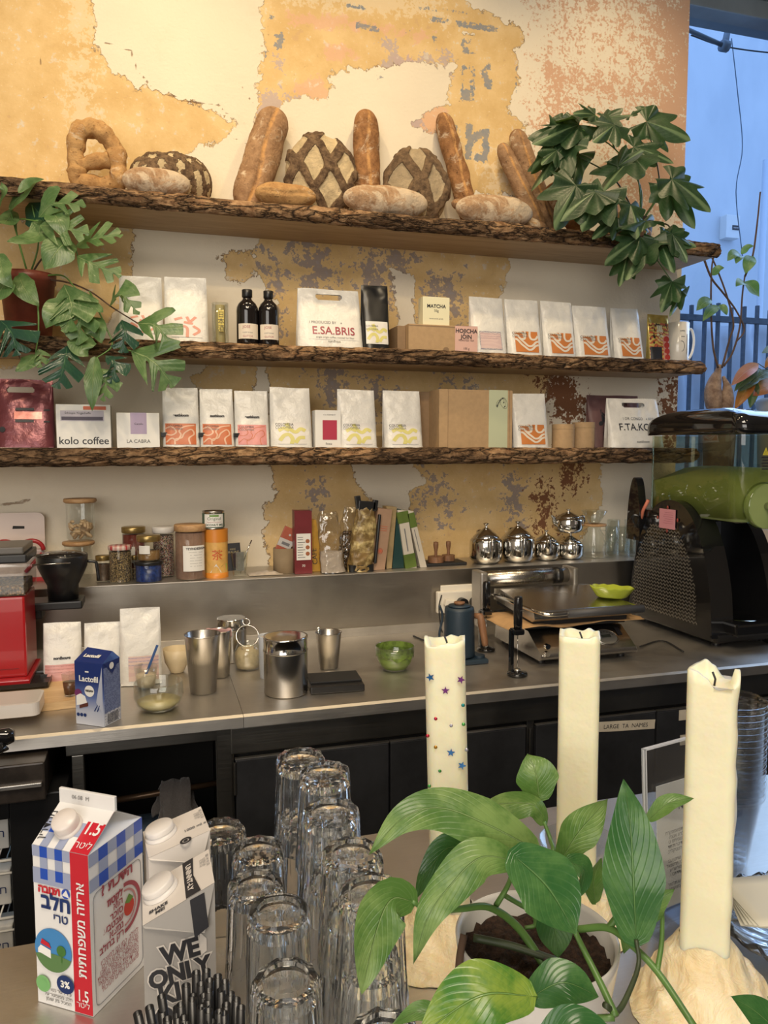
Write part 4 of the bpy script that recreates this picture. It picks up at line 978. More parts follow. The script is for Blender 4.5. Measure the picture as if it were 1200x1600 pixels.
handle_bag('white handled pouch printed E.SA.BRIS on the middle shelf', 467, 571, 451, 541, Y0, Z2, M_POUCH, 31,
    [('E.SA.BRIS', 0.165, 0.53, 0.22, M_BURG, 0.0004), ('I PRODUCED BY    ▪', 0.055, 0.42, 0.40, M_INKGREY, 0), ('single origin coffee roasted for filter', 0.040, 0.55, 0.155, M_INKGREY, 0), ('nordhaus', 0.05, 0.53, 0.085, M_INK, 0)], lab=(0.16, 0.92, 0.13, 0.46, M_PALELBL))
handle_bag('white handled pouch printed F.TA.KORO at the right end of the lowest shelf', 957, 1043, 623, 698, Y0, Z3, M_POUCH, 32,
    [('F.TA.KORO', 0.155, 0.56, 0.35, M_INK, 0.0003), ('I DR CONGO   ▪ KIVU', 0.06, 0.56, 0.56, M_INKGREY, 0), ('eastbloom', 0.055, 0.56, 0.10, M_INK, 0)])
M_BURGFOIL = mat('burgundy_foil', (0.17, 0.045, 0.055), 0.3, 0.35, bump=(16, 0.004), var=0.1)
M_BURGDULL = mat('dull_burgundy_paper', (0.13, 0.065, 0.065), 0.55, var=0.1)
M_PINKFOIL = mat('copper_pink_print', (0.50, 0.20, 0.17), 0.3, 0.5, var=0.3, vscale=30)
t = handle_bag('burgundy foil handled pouch at the far left of the lowest shelf', -8, 84, 592, 699, Y0, Z3, M_BURGFOIL, 33, [('▬▬', 0.16, 0.50, 0.36, M_INK, 0), ('▬▬', 0.16, 0.50, 0.53, M_INK, 0), ('▬', 0.10, 0.88, 0.53, M_INK, 0), ('▬', 0.10, 0.88, 0.36, M_INK, 0), ('●', 0.14, 0.12, 0.22, M_INK, 0)], hole=(0.42, 0.84, 0.24, 0.045), narrow=0.04, lab=(0.32, 0.80, 0.41, 0.52, M_PINKFOIL))
t = handle_bag('dull burgundy handled pouch half hidden behind the F.TA.KORO pouch', 928, 1010, 618, 698, Y0+0.095, Z3, M_BURGDULL, 34, [('●', 0.26, 0.30, 0.13, M_INK, 0.001), ('♪', 0.40, 0.22, 0.42, M_INK, 0.001)], hole=(0.55, 0.84, 0.2, 0.05), narrow=0.02)
# black bag
t = coffee_bag('matte black coffee bag with small pale label beside the E.SA.BRIS pouch', 569, 612, 446, 541, Y0, Z2, A_YEL, 41, m=M_BLACK, group=G2, artbox=(0.12, 0.88, 0.10, 0.40), border=M_PALELBL, lean=0.2)
# small glass wrapped in bamboo-leaf paper
def small_glass():
    Y = -0.20; a = atY(331, 520, Y); b = atY(358, 520, Y); w = b.x-a.x; h = atY(344, 474, Y).z-Z2
    t = thing('tumbler', 'narrow clear glass holding a bamboo pick bundle with yellow paper tag', 'glass', ((a.x+b.x)/2, Y, Z2))
    q = MB(); r = w/2; q.lathe([(0, 0.002), (r*0.95, 0.002), (r, h), (r-0.0018, h), (r*0.95-0.0018, 0.006), (0, 0.006)], 28, M_THIN); q.build('glass', t)
    q = MB(); q.cyl(r*0.55, 0.006, h*0.95, wood('straw_bundle', (0.45, 0.36, 0.16), (0.6, 0.5, 0.26), (60, 60, 1)), 12); q.build('pick_bundle', t)
    q = MB(); q.box(-r*0.33, r*0.33, -r-0.001, -r+0.001, h*0.3, h*0.8, mat('yellow_paper', (0.62, 0.50, 0.12), 0.6)); q.text('日\n本\n酒', h*0.16, M_INK, tr(0, -r-0.0015, h*0.64)); q.build('paper_tag', t)
small_glass()
# two dark bottles
def bottle(label, pl, pr, pt, pb, Y):
    a = atY(pl, pb, Y); b = atY(pr, pb, Y); r = (b.x-a.x)/2; h = atY((pl+pr)/2, pt, Y).z-Z2
    t = thing('syrup_bottle', label, 'bottle', ((a.x+b.x)/2, Y, Z2), 0, 'dark syrup bottles')
    MG = mat('near_black_glass', (0.010, 0.008, 0.008), 0.05, coat=0.3)
    q = MB(); q.lathe([(0, 0), (r*0.93, 0), (r, 0.004), (r, h*0.62), (r*0.97, h*0.68), (r*0.80, h*0.75), (r*0.48, h*0.81), (r*0.40, h*0.84), (r*0.40, h*0.88), (0, h*0.88)], 36, MG); q.build('bottle_body', t)
    q = MB(); n = 30
    q.lathe([(0, h*0.865), (r*0.46, h*0.865), (r*0.48, h*0.87), (r*0.48, h*0.99), (r*0.44, h), (0, h)], 24, M_BLACK); q.build('cap', t)
    ML = mat('cream_bottle_label', (0.70, 0.62, 0.52), 0.55)
    def fn(u, v):
        A = -PI/2-1.05+2.1*u; return ((r+0.0006)*math.cos(A), (r+0.0006)*math.sin(A), h*lerp(0.10, 0.37, v))
    q = MB(); q.grid(fn, 16, 2, ML)
    cyl = lambda x, z: -math.sqrt(max(1e-6, (r+0.0010)**2-x*x))
    q.text('JOSE', r*0.34, M_BURG, tr(-r*0.2, 0, h*0.29), fn=lambda x, z: cyl(x-r*0.2, z)); q.text('cold brew', r*0.22, M_INKGREY, tr(-r*0.1, 0, h*0.20), fn=lambda x, z: cyl(x-r*0.1, z)); q.text('GLITCH', r*0.25, M_BURG, tr(-r*0.1, 0, h*0.13), fn=lambda x, z: cyl(x-r*0.1, z))
    q.build('label', t)
bottle('dark screw-cap bottle, left of the pair on the middle shelf', 370, 404, 453, 532, -0.21)
bottle('dark screw-cap bottle, right of the pair beside the handled pouch', 404, 436, 455, 534, -0.215)
# boxes
def carton(name, label, pl, pr, pt, Y, Z, d, m, rz=0.0, cat='box', group=None, b=0.0015):
    x0, x1 = atY(pl, 700, Y).x, atY(pr, 700, Y).x; h = atY((pl+pr)/2, pt, Y).z-Z; w = x1-x0
    t = thing(name, label, cat, ((x0+x1)/2, Y+d/2, Z), rz, group)
    q = MB(); q.box(-w/2, w/2, -d/2, d/2, 0, h, m, b=b); q.build('box_body', t)
    return t, w, h, d
t, w, h, d = carton('cardboard_box', 'flat brown cardboard box under the small cream box, middle shelf', 638, 744, 508, -0.245, Z2+0.001, 0.16, M_KRAFT)
q = MB(); q.box(-w/2-0.0005, w/2+0.0005, -d/2-0.0006, -d/2, h*0.93, h*0.96, M_KRAFT_DARK); q.lathe([(0, 0), (w*0.045, 0)], 20, M_KRAFT_DARK, tr(0.01, -d/2-0.0008, 0.004)@rotx(PI/2)); q.build('lid_seam', t)
q = MB(); q.box(-w/2-0.03, -w/2-0.001, -d/2+0.03, d/2-0.01, 0.0, h*0.96, M_KRAFT_DARK, b=0.001); q.build('open_flap', t)
q = MB(); q.box(w*0.17, w*0.5+0.0008, -d/2-0.0012, -d/2-0.0003, 0.003, h+0.0006, M_PINKCARD); q.box(w*0.17, w*0.5+0.0008, -d/2-0.0012, -d/2+0.05, h, h+0.0008, M_PINKCARD)
q.text('HOJICHA\nJOIN', h*0.22, M_INK, tr(w*0.335, -d/2-0.0018, h*0.74), bold=0.0005); q.text('ROASTED TEA', h*0.10, M_INK, tr(w*0.335, -d/2-0.0018, h*0.42)); q.text('100 g', h*0.12, M_INK, tr(w*0.335, -d/2-0.0018, h*0.10)); q.build('pink_label', t, label='pink sticker with black capitals')
hb = h
t, w, h, d = carton('tea_box', 'small cream box lettered MATCHA standing on the flat cardboard box', 660, 701, 464, -0.225, Z2+0.002+hb, 0.05, M_CREAMCARD)
q = MB(); q.text('MATCHA', w*0.17, M_INK, tr(0, -d/2-0.0006, h*0.62), bold=0.0004); q.text('50g', w*0.12, M_INK, tr(0, -d/2-0.0006, h*0.48)); q.text('ceremonial grade', w*0.075, M_INKGREY, tr(0, -d/2-0.0006, h*0.22)); q.build('print', t)
t, w, h, d = carton('coffee_box', 'white box printed kolo coffee under the hanging split leaves', 89, 174, 632, -0.24, Z3, 0.10, M_WHITE)
q = MB(); q.text('kolo coffee', w*0.205, M_INK, tr(0, -d/2-0.0006, h*0.09), bold=0.0003)
q.box(-w*0.42, w*0.38, -d/2-0.0005, -d/2, h*0.62, h*0.86, mat('lilac_grey_card', (0.52, 0.48, 0.56), 0.5)); q.box(-w*0.40, w*0.36, -d/2-0.0010, -d/2-0.0004, h*0.64, h*0.72, swirl('dark_lilac_strip', (0.05, 0.03, 0.06), (0.45, 0.3, 0.55), 8, 0.5))
q.text('Ethiopia Yirgacheffe', w*0.06, M_INK, tr(-w*0.10, -d/2-0.0012, h*0.78)); q.box(-w*0.0, w*0.42, -d/2-0.0014, -d/2-0.0008, h*0.88, h*0.96, mat('orange_strip', (0.55, 0.12, 0.05), 0.5)); q.build('print', t)
t, w, h, d = carton('coffee_box', 'low white box with lilac panel lettered LA CABRA', 183, 250, 645, -0.24, Z3, 0.08, M_WHITE)
q = MB(); q.box(-w*0.18, w*0.20, -d/2-0.0005, -d/2, h*0.40, h+0.0005, mat('lilac_panel', (0.40, 0.32, 0.47), 0.5)); q.text('LA CABRA', w*0.12, M_INK, tr(0, -d/2-0.0006, h*0.15)); q.text('Camilo', w*0.07, M_INK, tr(0.002, -d/2-0.0011, h*0.66)); q.build('print', t)
t, w, h, d = carton('coffee_box', 'small white box with a crimson square between yellow-swirl bags', 493, 533, 641, -0.225, Z3, 0.06, M_WHITE)
q = MB(); q.box(-w*0.22, w*0.34, -d/2-0.0005, -d/2, h*0.22, h*0.74, swirl('crimson_smoke', (0.42, 0.04, 0.08), (0.60, 0.22, 0.22), 3, 0.6)); q.text('fiesta', w*0.12, M_INK, tr(w*0.02, -d/2-0.0006, h*0.09)); q.text('CO FERMENT', w*0.08, M_INKGREY, tr(w*0.05, -d/2-0.0006, h*0.86)); q.build('print', t)
t, w, h, d = carton('cardboard_box', 'dark narrow cardboard box standing behind the last yellow-swirl bag', 640, 680, 612, -0.13, Z3, 0.06, M_KRAFT_DARK)
q = MB(); q.box(w*0.28, w*0.30, -d/2-0.0004, -d/2, 0, h, M_INK); q.build('seam', t)
t, w, h, d = carton('cardboard_box', 'big brown cardboard box with a pale green band on the lowest shelf', 686, 800, 609, -0.235, Z3, 0.11, M_KRAFT, b=0.002)
q = MB(); MG_ = mat('pale_green_paper', (0.50, 0.54, 0.37), 0.6); q.box(w*0.17, w*0.43, -d/2-0.0010, d/2+0.0006, -0.0, h+0.0008, MG_)
q2 = []
for k in range(5): q.tube(catmull([(w*0.30+0.018*math.cos(a+k)*(0.5+0.13*k)+0.004*k, -d/2-0.0014, h*0.78+0.022*math.sin(a*1.3+k*1.7)*(0.5+0.1*k)) for a in np.linspace(0, 4.5, 9)], 3), 0.0005, M_INK, 4)
for k in range(3): q.lathe([(0, 0), (0.0025, 0)], 10, M_INK, tr(w*0.36+0.004*k, -d/2-0.0016, h*(0.86-0.07*k))@rotx(PI/2))
q.build('paper_band', t, label='pale green paper band with a small ink sprig')
q = MB(); q.box(-w/2-0.0005, -w*0.36, -d/2-0.0006, -d/2, 0, h, M_KRAFT_DARK) if False else q.box(-w*0.385, -w*0.38, -d/2-0.0004, -d/2, 0, h, M_KRAFT_DARK); q.box(w*0.455, w*0.462, -d/2-0.0004, -d/2, 0, h, M_KRAFT_DARK); q.build('board_seam', t)
def tube_can(label, pl, pr, pt, Y):
    a = atY(pl, 700, Y); b = atY(pr, 700, Y); r = (b.x-a.x)/2; h = atY((pl+pr)/2, pt, Y).z-Z3
    t = thing('paper_tube', label, 'tube', ((a.x+b.x)/2, Y, Z3), 0, 'kraft paper tubes')
    q = MB(); q.cyl(r, 0, h*0.78, M_KRAFT, 36); q.build('tube_body', t); q = MB(); q.cyl(r*1.012, h*0.785, h, M_KRAFT, 36); q.build('lid', t)
tube_can('squat kraft paper tube beside the lone orange-wave bag, left of two', 864, 895, 663, -0.205)
tube_can('squat kraft paper tube nearer the burgundy pouch, right of two', 896, 926, 660, -0.185)
# patterned snack bag and mug
x0, x1 = atY(1014, 555, -0.2).x, atY(1046, 555, -0.2).x
A_SNACK = swirl('patterned_snack_print', (0.50, 0.12, 0.05), (0.62, 0.48, 0.12), 12, 0.5, (0.03, 0.02, 0.02), (0.03, 0.02, 0.02))
t = thing('snack_bag', 'shiny patterned snack bag with gold top at the right of the middle shelf', 'bag', ((x0+x1)/2, -0.19, Z2+0.001))
w = x1-x0; h = atY(1030, 492, -0.19).z-Z2; P = Pouch(w, h, 0.045, 55, 0.3, 0.0)
MGOLD = mat('gold_foil', (0.55, 0.42, 0.12), 0.3, 0.6, var=0.2)
P.body(MGOLD).build('pouch', t)
q = MB(); P.patch(q, -w*0.48, w*0.48, h*0.02, h*0.82, A_SNACK, 0.0012); P.patch(q, -w*0.46, w*0.05, h*0.02, h*0.30, M_INK, 0.002)
P.patch(q, w*0.12, w*0.46, h*0.02, h*0.55, mat('snack_pink', (0.60, 0.30, 0.22), 0.4), 0.0018)
for k in range(4): q.lathe([(0, 0), (w*0.13, 0)], 14, mat('snack_red', (0.45, 0.05, 0.04), 0.4), tr(w*0.29, P.y(w*.29, h*(0.08+0.13*k))-0.0035, h*(0.08+0.13*k))@rotx(PI/2))
P.write(q, '黒\n糖', w*0.34, 0.0, h*0.62, M_CREAMCARD, off=0.003, bold=0.0006); q.build('print', t)
def mug():
    Y = -0.16; a = atY(1040, 560, Y); b = atY(1068, 560, Y); r = 0.043; xc = b.x-r+0.012; h = atY(1055, 505, Y).z-Z2
    t = thing('mug', 'white mug with a hand-drawn black line face beside the snack bag', 'mug', (xc, Y, Z2))
    MC = mat('white_ceramic', (0.74, 0.72, 0.68), 0.2, coat=0.4)
    q = MB(); q.lathe([(0, 0), (r*0.9, 0), (r, 0.005), (r, h), (r-0.003, h+0.001), (r-0.004, h-0.002), (r-0.004, 0.006), (0, 0.006)], 40, MC); q.build('cup', t)
    q = MB(); q.tube(catmull([(r-0.003, 0, h*0.82), (r+0.02, 0, h*0.86), (r+0.033, 0, h*0.62), (r+0.028, 0, h*0.32), (r+0.012, 0, h*0.14), (r-0.003, 0, h*0.14)], 6), 0.0052, MC, 10); q.build('handle', t)
    q = MB(); c = lambda x, z: (x, -math.sqrt(r*r-x*x)-0.0006, z)
    q.tube([c(-0.012+0.012*math.cos(a), h*0.4+0.02*math.sin(a)) for a in np.linspace(-1.5, 1.9, 12)], 0.0008, M_INK, 5)
    q.tube([c(x, h*0.78+0.002*math.sin(x*900)) for x in np.linspace(-0.018, 0.0, 12)], 0.0008, M_INK, 5); q.tube([c(x, h*0.64) for x in np.linspace(-0.014, 0.0, 6)], 0.0008, M_INK, 5); q.tube([c(0.012, z*h) for z in (0.2, 0.45, 0.7)], 0.0008, M_INK, 5)
    q.build('drawing', t)
mug()
# ---------------------------------------------------------------- things on the steel ledge
def stand(pl, pr, pt, pb, Z, round_=True):
    """footprint of a thing standing on the level Z: centre x, centre y, width, height"""
    pm = (pl+pr)/2; f = atZ(pm, pb, Z); dep = (f-_C).dot(_F); w = (pr-pl)*dep/FPX
    r = w/2 if round_ else 0
    w = (pr-pl)*(dep+r)/FPX; y = f.y+w/2*(1 if round_ else 0); h = atY(pm, pt, y).z-Z
    return atY(pm, (pt+pb)/2, y).x, y, w, h
def stand_at(pl, pr, pt, Y, Z):
    x0, x1 = atY(pl, 850, Y).x, atY(pr, 850, Y).x; return (x0+x1)/2, Y, (x1-x0)*0.97, atY((pl+pr)/2, pt, Y).z-Z
M_GOLDLID = mat('brass_lid', (0.36, 0.26, 0.10), 0.3, 0.8)
def grains(name, cols, scale, bump=0.004):
    g = NT(name); v = g('ShaderNodeTexVoronoi', {'Vector': g.map((1, 1, 1)), 'Scale': scale}); sp = g('ShaderNodeSeparateColor', {0: v.outputs['Color']})
    n = len(cols); c = g.ramp(sp.outputs[0], [(i/n, col) for i, col in enumerate(cols)], 'CONSTANT')
    g.p(col=g.mix(g.step(v.outputs['Distance'], 0.25, 0.8), c, (0.03, 0.02, 0.015)), rough=0.6); g.bump(g.math('MULTIPLY', v.outputs['Distance'], -1.0), bump); return g.m
C_SPRINK = grains('sprinkles', [(0.6, 0.2, 0.2), (0.7, 0.6, 0.5), (0.1, 0.06, 0.06), (0.55, 0.3, 0.35), (0.65, 0.5, 0.3), (0.7, 0.65, 0.6)], 320)
C_SEED = grains('pale_seeds', [(0.42, 0.30, 0.14), (0.34, 0.23, 0.10), (0.50, 0.38, 0.20), (0.12, 0.08, 0.05)], 300)
C_COFFEE = grains('coffee_beans', [(0.20, 0.12, 0.05), (0.30, 0.18, 0.08), (0.14, 0.08, 0.04)], 170)
C_RED = mat('dark_red_preserve', (0.14, 0.025, 0.02), 0.3, var=0.3)
C_AMBER = mat('amber_syrup', (0.20, 0.11, 0.04), 0.25, var=0.2)
C_COCOA = mat('cocoa_powder', (0.24, 0.14, 0.10), 0.8, var=0.1, vscale=80)
C_DARK = mat('dark_spice', (0.07, 0.04, 0.025), 0.6, var=0.3, vscale=120)
C_BLUE = mat('blue_glitter_paste', (0.012, 0.035, 0.16), 0.3, var=0.5, vscale=120)
def jar(label, box, Z, content, fill, lid, lidh=0.016, Y=None, glass=None, shoulder=0.0, extra=None, group='jars on the steel ledge', name='storage_jar', taper=1.0):
    x, y, w, h = stand_at(box[0], box[1], box[2], Y, Z) if Y is not None else stand(*box, Z)
    r = w/2; t = thing(name, label, 'jar', (x, y, Z+0.0005), 0, group)
    hb = h-lidh; rn = r*(1-shoulder)
    rb = r*taper
    q = MB(); q.lathe([(0, 0), (rb*0.96, 0), (rb, 0.004), (r, hb*0.85), (rn, hb)], 40, glass or M_THIN); q.build('glass', t)
    if content:
        q = MB(); k = rb+(r-rb)*min(1, fill/0.85); q.lathe([(0, 0.003), (rb*0.93, 0.003), (rb*0.94, 0.006), (k*0.94, hb*fill), (0, hb*fill)], 36, content); q.build('contents', t)
    if lid:
        q = MB(); q.lathe([(0, hb-0.002), (rn*0.98, hb-0.002), (rn*1.03, hb), (rn*1.03, h-0.002), (rn*0.99, h), (0, h)], 40, lid)
        q.build('lid', t)
    if extra: extra(t, r, h)
    return t, x, y, h
def wrap(q, r, a0, a1, z0, z1, m, off=0.0008, n=14):
    q.grid(lambda u, v: ((r+off)*math.sin(lerp(a0, a1, u)), -(r+off)*math.cos(lerp(a0, a1, u)), lerp(z0, z1, v)), n, 1, m)
def wtext(q, r, txt, size, z, m, off=0.0014, xo=0.0, **kw):
    q.text(txt, size, m, tr(0, 0, z), fn=lambda x, zz: -math.sqrt(max(1e-6, (r+off)**2-(x+xo)**2)), **kw)
# cutting board against the wall, far left
def cutting_board():
    x0, x1 = atY(-40, 850, -0.035).x, atY(71, 850, -0.035).x; h = atY(30, 801, -0.035).z-ZL; w = x1-x0
    g_ = mat('pale_pink_board', (0.60, 0.50, 0.45), 0.45)
    out = rrect(-w/2, w/2, 0, h, 0.022, 6)
    q = MB(); q.prism(out, -0.005, 0.005, g_, 'y'); sx = atY(28, 820, -0.035).x-(x0+x1)/2
    q.prism([(sx-0.016, h-0.052), (sx+0.020, h-0.052), (sx+0.020, h-0.044), (sx-0.014, h-0.042)], -0.0056, -0.0050, M_DARKVOID, 'y')
    o = q.build('cutting_board'); o.location = ((x0+x1)/2, -0.035, ZL); o.rotation_euler = (-0.06, 0, 0); o.location.y = -0.045; tag(o, 'pale pink rounded cutting board leaning on the wall at far left', 'cutting board')
cutting_board()
def heart_packet():
    x0, x1 = atY(-12, 880, -0.10).x, atY(72, 880, -0.10).x; w = x1-x0; h = atY(30, 846, -0.10).z-ZL; M_ = mat('heart_red', (0.35, 0.015, 0.02), 0.35)
    t = thing('gift_bag', 'clear and white packet with a red heart-shaped top behind the grinder funnel', 'packet', ((x0+x1)/2, -0.10, ZL))
    q = MB(); q.box(-w/2*0.96, w/2*0.96, -0.01, 0.02, 0, h*0.8, mat('pearly_film', (0.42, 0.34, 0.32), 0.35, var=0.15), b=0.006); q.build('packet_body', t)
    q = MB()
    for s in (-1, 1): q.tube([(s*w*0.25+w*0.22*math.cos(a), -0.012, h*0.78+w*0.20*math.sin(a)) for a in np.linspace(0, PI, 14)], 0.007, M_, 10)
    q.build('heart_arc', t, label='red arched rim'); q = MB(); q.box(-w/2, w/2, -0.014, 0.021, 0, 0.014, M_, b=0.002); q.build('base_band', t)
    q = MB(); q.tube([(w*0.45, -0.014, h*0.7), (w*0.12, -0.014, h*0.25)], 0.006, M_, 8); q.build('strap', t)
heart_packet()
# jars
def bamboo_jar(label, box, Z, Y, content, n):
    x, y, w, h = stand_at(box[0], box[1], box[2], Y, Z); r = w/2
    t = thing('storage_jar', label, 'jar', (x, y, Z+0.0005), 0, 'bamboo-lidded glass jars')
    q = MB(); rb = r*0.86; q.lathe([(0, 0), (rb*0.8, 0), (rb, h*0.08), (rb, h*0.9)], 40, M_THIN); q.build('glass', t)
    q = MB(); q.lathe([(0, h*0.90), (r*0.9, h*0.90), (r, h*0.93), (r, h*0.975), (r*0.97, h), (0, h)], 40, M_LIDWOOD); q.build('lid', t)
    if content:
        rng = random.Random(4)
        for k in range(n):
            a = rng.uniform(0, 2*PI); rr = rb*0.72*math.sqrt(rng.random()); zc = 0.012+h*0.34*(k/n)+rng.uniform(0, .006)
            q = MB(); L_ = 0.013
            prof = [(0, -L_), (0.004, -L_*0.9), (0.0055, -L_*.3), (0.0055, L_*.4), (0.0035, L_*.9), (0, L_)]
            q.lathe(prof, 10, content, rotz(rng.uniform(0, 6))@rotx(rng.uniform(0.7, 1.6)))
            o = q.build('biscuit_piece'); o.location = (x+rr*math.cos(a), y+rr*math.sin(a), Z+zc); tag(o, 'small pale dried biscuit piece heaped inside the upper bamboo-lidded jar' , 'biscuit', 'biscuit pieces in the upper jar') if True else None
LABELS_OK = True
bamboo_jar('lower glass jar with wooden lid, partly behind the black funnel', (96, 149, 846), ZL, -0.10, None, 0)
zj = atY(120, 846, -0.10).z
bamboo_jar('upper glass jar of pale biscuit pieces stacked on the lower bamboo-lidded jar', (100, 154, 779), zj+0.002, -0.10, mat('pale_biscuit', (0.50, 0.36, 0.22), 0.75, var=0.15), 46)
jar('small brass-lidded jar of dark spice left of the gingham-lidded jar', (148, 172, 868), ZL, C_DARK, 0.8, M_GOLDLID, 0.014, Y=-0.165)
g = NT('red_gingham'); v = g.co('Object'); sx = g('ShaderNodeSeparateXYZ', {0: v})
fx = g.step(g.math('SINE', g.math('MULTIPLY', sx.outputs[0], 420)), -0.1, 0.1); fy = g.step(g.math('SINE', g.math('MULTIPLY', sx.outputs[1], 420)), -0.1, 0.1)
g.p(col=g.mix(g.math('MULTIPLY', g.math('ADD', fx, fy), 0.5), (0.62, 0.52, 0.46), (0.42, 0.03, 0.04)), rough=0.4); M_GING = g.m
jar('jar of pale seeds with a red gingham lid', (171, 205, 852, 912), ZL, C_SEED, 0.93, M_GING, 0.012)
def lab_strip(t, r, h):
    q = MB(); wrap(q, r, -0.9, 0.1, h*0.30, h*0.62, M_PALELBL); q.build('label', t)
jar('brass-lidded jar of dark red preserve behind the amber jar', (190, 228, 823), ZL, C_RED, 0.95, M_GOLDLID, 0.018, Y=-0.095, extra=lab_strip)
jar('little clear jar squeezed between the seed jar and the blue jar', (203, 215, 868), ZL, C_SEED, 0.5, M_GOLDLID, 0.012, Y=-0.15)
_, jx, jy, jh = jar('squat jar of blue paste with black lid under the amber jar', (212, 253, 876, 912), ZL, C_BLUE, 0.96, M_BLACK, 0.010)
jar('brass-lidded jar of amber syrup stacked on the blue jar', (213, 251, 836), ZL+jh+0.001, C_AMBER, 0.5, M_GOLDLID, 0.018, Y=jy, extra=lab_strip)
jar('tall jar of mixed coloured sprinkles with white lid', (238, 273, 823), ZL, C_SPRINK, 0.93, mat('white_lid', (0.62, 0.60, 0.57), 0.4), 0.018, Y=-0.12)
def note(t, r, h):
    q = MB(); wrap(q, r, -0.52, 1.0, h*0.17, h*0.63, M_WHITE, n=18); rr = r
    q.text('TEYINDESIGN', r*0.20, M_INK, tr(r*0.3, 0, h*0.56), fn=lambda x, z: -math.sqrt(max(1e-6, (rr+0.0014)**2-(x+r*0.3)**2)), bold=0.0003)
    for k in range(6): q.text(['........  ....', '..  ........', '.....  .....', '.... .......', '........ ...', '..  .. .....'][k].replace('.', '-'), r*0.2, M_INKGREY, tr(r*0.3, 0, h*(0.50-0.05*k)), fn=lambda x, z: -math.sqrt(max(1e-6, (rr+0.0014)**2-(x+r*0.3)**2)))
    q.build('paper_label', t, label='white paper label with printed rows')
jar('tall jar of brown powder with acacia lid and white paper label', (274, 321, 819, 908), ZL, C_COCOA, 0.96, M_LIDWOOD, 0.020, extra=note)
def tea_can():
    x, y, w, h = stand(320, 356, 826, 904, ZL); r = w/2
    t = thing('tea_tin', 'orange tea tin with a red tea character under the coconut milk can', 'tin', (x, y, ZL))
    MO = mat('orange_tin', (0.60, 0.22, 0.03), 0.35); MP = mat('yellow_orange_tin', (0.62, 0.36, 0.10), 0.4, var=0.12, vscale=30)
    q = MB(); q.cyl(r, 0, h*0.74, MP, 40); q.lathe([(r*1.002, 0), (r*1.004, 0.001), (r*1.004, h*0.11), (r*1.002, h*0.11)], 40, MO); q.build('tin_body', t)
    q = MB(); q.cyl(r*1.02, h*0.74, h, MO, 40); q.build('lid', t)
    q = MB(); wtext(q, r, '茶', r*0.95, h*0.40, mat('tea_red', (0.55, 0.06, 0.02), 0.4)); 
    c = lambda x, z: (x, -math.sqrt((r+0.0012)**2-x*x), z)
    q.add([c(-r*0.6, h*0.12), c(r*0.35, h*0.12), c(-r*0.1, h*0.30)], [(0, 1, 2)], M_PALELBL); q.add([c(0, h*0.16), c(r*0.85, h*0.16), c(r*0.8, h*0.30), c(r*.4, h*.26)], [(0, 1, 2, 3)], mat('tin_green', (0.30, 0.36, 0.06), 0.5)); q.build('print', t)
    z = ZL+h
    x2, _, w2, h2 = stand_at(316, 352, 798, y, z); r2 = w2/2
    t = thing('food_can', 'small can of coconut milk standing on the orange tea tin', 'can', (x2, y, z+0.0005))
    q = MB(); q.lathe([(0, 0.001), (r2*.95, 0), (r2, 0.001), (r2, 0.003), (r2*0.98, 0.004), (r2*0.98, h2-0.004), (r2, h2-0.003), (r2, h2), (r2*0.95, h2), (r2*0.93, h2-0.003), (0, h2-0.003)], 36, M_SATIN); q.build('can_body', t)
    q = MB(); wrap(q, r2*0.98, -PI, PI, 0.005, h2-0.008, mat('can_green', (0.07, 0.12, 0.08), 0.5), 0.0005, 40); wrap(q, r2*0.98, -0.95, 0.95, h2*0.14, h2*0.84, M_WHITE, 0.0009)
    wtext(q, r2*0.98, 'Original', r2*0.38, h2*0.52, mat('can_green', (0.07, 0.12, 0.08), 0.5)); wtext(q, r2*0.98, 'COCONUT MILK', r2*0.26, h2*0.20, mat('can_green', (0.07, 0.12, 0.08), 0.5), bold=0.0003); wtext(q, r2*0.98, 'Sweetened Condensed', r2*0.135, h2*0.38, M_BURG)
    wrap(q, r2*.98, -0.42, 0.42, h2*0.70, h2*0.80, mat('leaf_green', (0.14, 0.28, 0.06), 0.5), 0.0013); q.build('label', t)
tea_can()
def packet_glass():
    x, y, w, h = stand(360, 388, 862, 903, ZL); r = w/2
    t = thing('tumbler', 'clear glass of small packets and a spoon beside the orange tin', 'glass', (x, y, ZL+0.0005))
    q = MB(); q.lathe([(0, 0.003), (r*0.74, 0.003), (r, h), (r-0.0015, h), (r*0.74, 0.008), (0, 0.008)], 10, M_THIN, smooth=False); q.build('glass', t)
    q = MB(); q.box(-r*1.35, r*0.35, r*0.25, r*0.38, h*0.25, h*1.35, M_INK, roty(-0.06)); q.text('mini\nPRALINE', r*0.36, mat('packet_gold', (0.4, 0.33, 0.18), 0.4), roty(-0.06)@tr(-r*0.5, r*0.24, h*1.08)); o = q.build('sugar_packet'); o.location = (x, y, ZL); tag(o, 'black printed packet standing in the glass beside the orange tin', 'packet')
    q = MB(); q.box(-r*0.4, r*0.5, -r*0.15, -r*0.05, h*0.2, h*0.95, mat('silver_packet', (0.35, 0.33, 0.3), 0.3, 0.6, var=0.2)); o = q.build('sugar_packet'); o.location = (x, y, ZL+0.003); tag(o, 'small silvery packet in front inside the glass beside the orange tin', 'packet')
    q = MB(); q.tube([(r*0.1, 0, 0.01), (r*0.75, 0, h*0.9), (r*1.4, 0, h*1.45)], [0.0012, 0.0014, 0.0022], M_CHROME, 8); o = q.build('teaspoon'); o.location = (x, y, ZL); tag(o, 'thin steel spoon handle leaning out of the packet glass', 'spoon')
packet_glass()
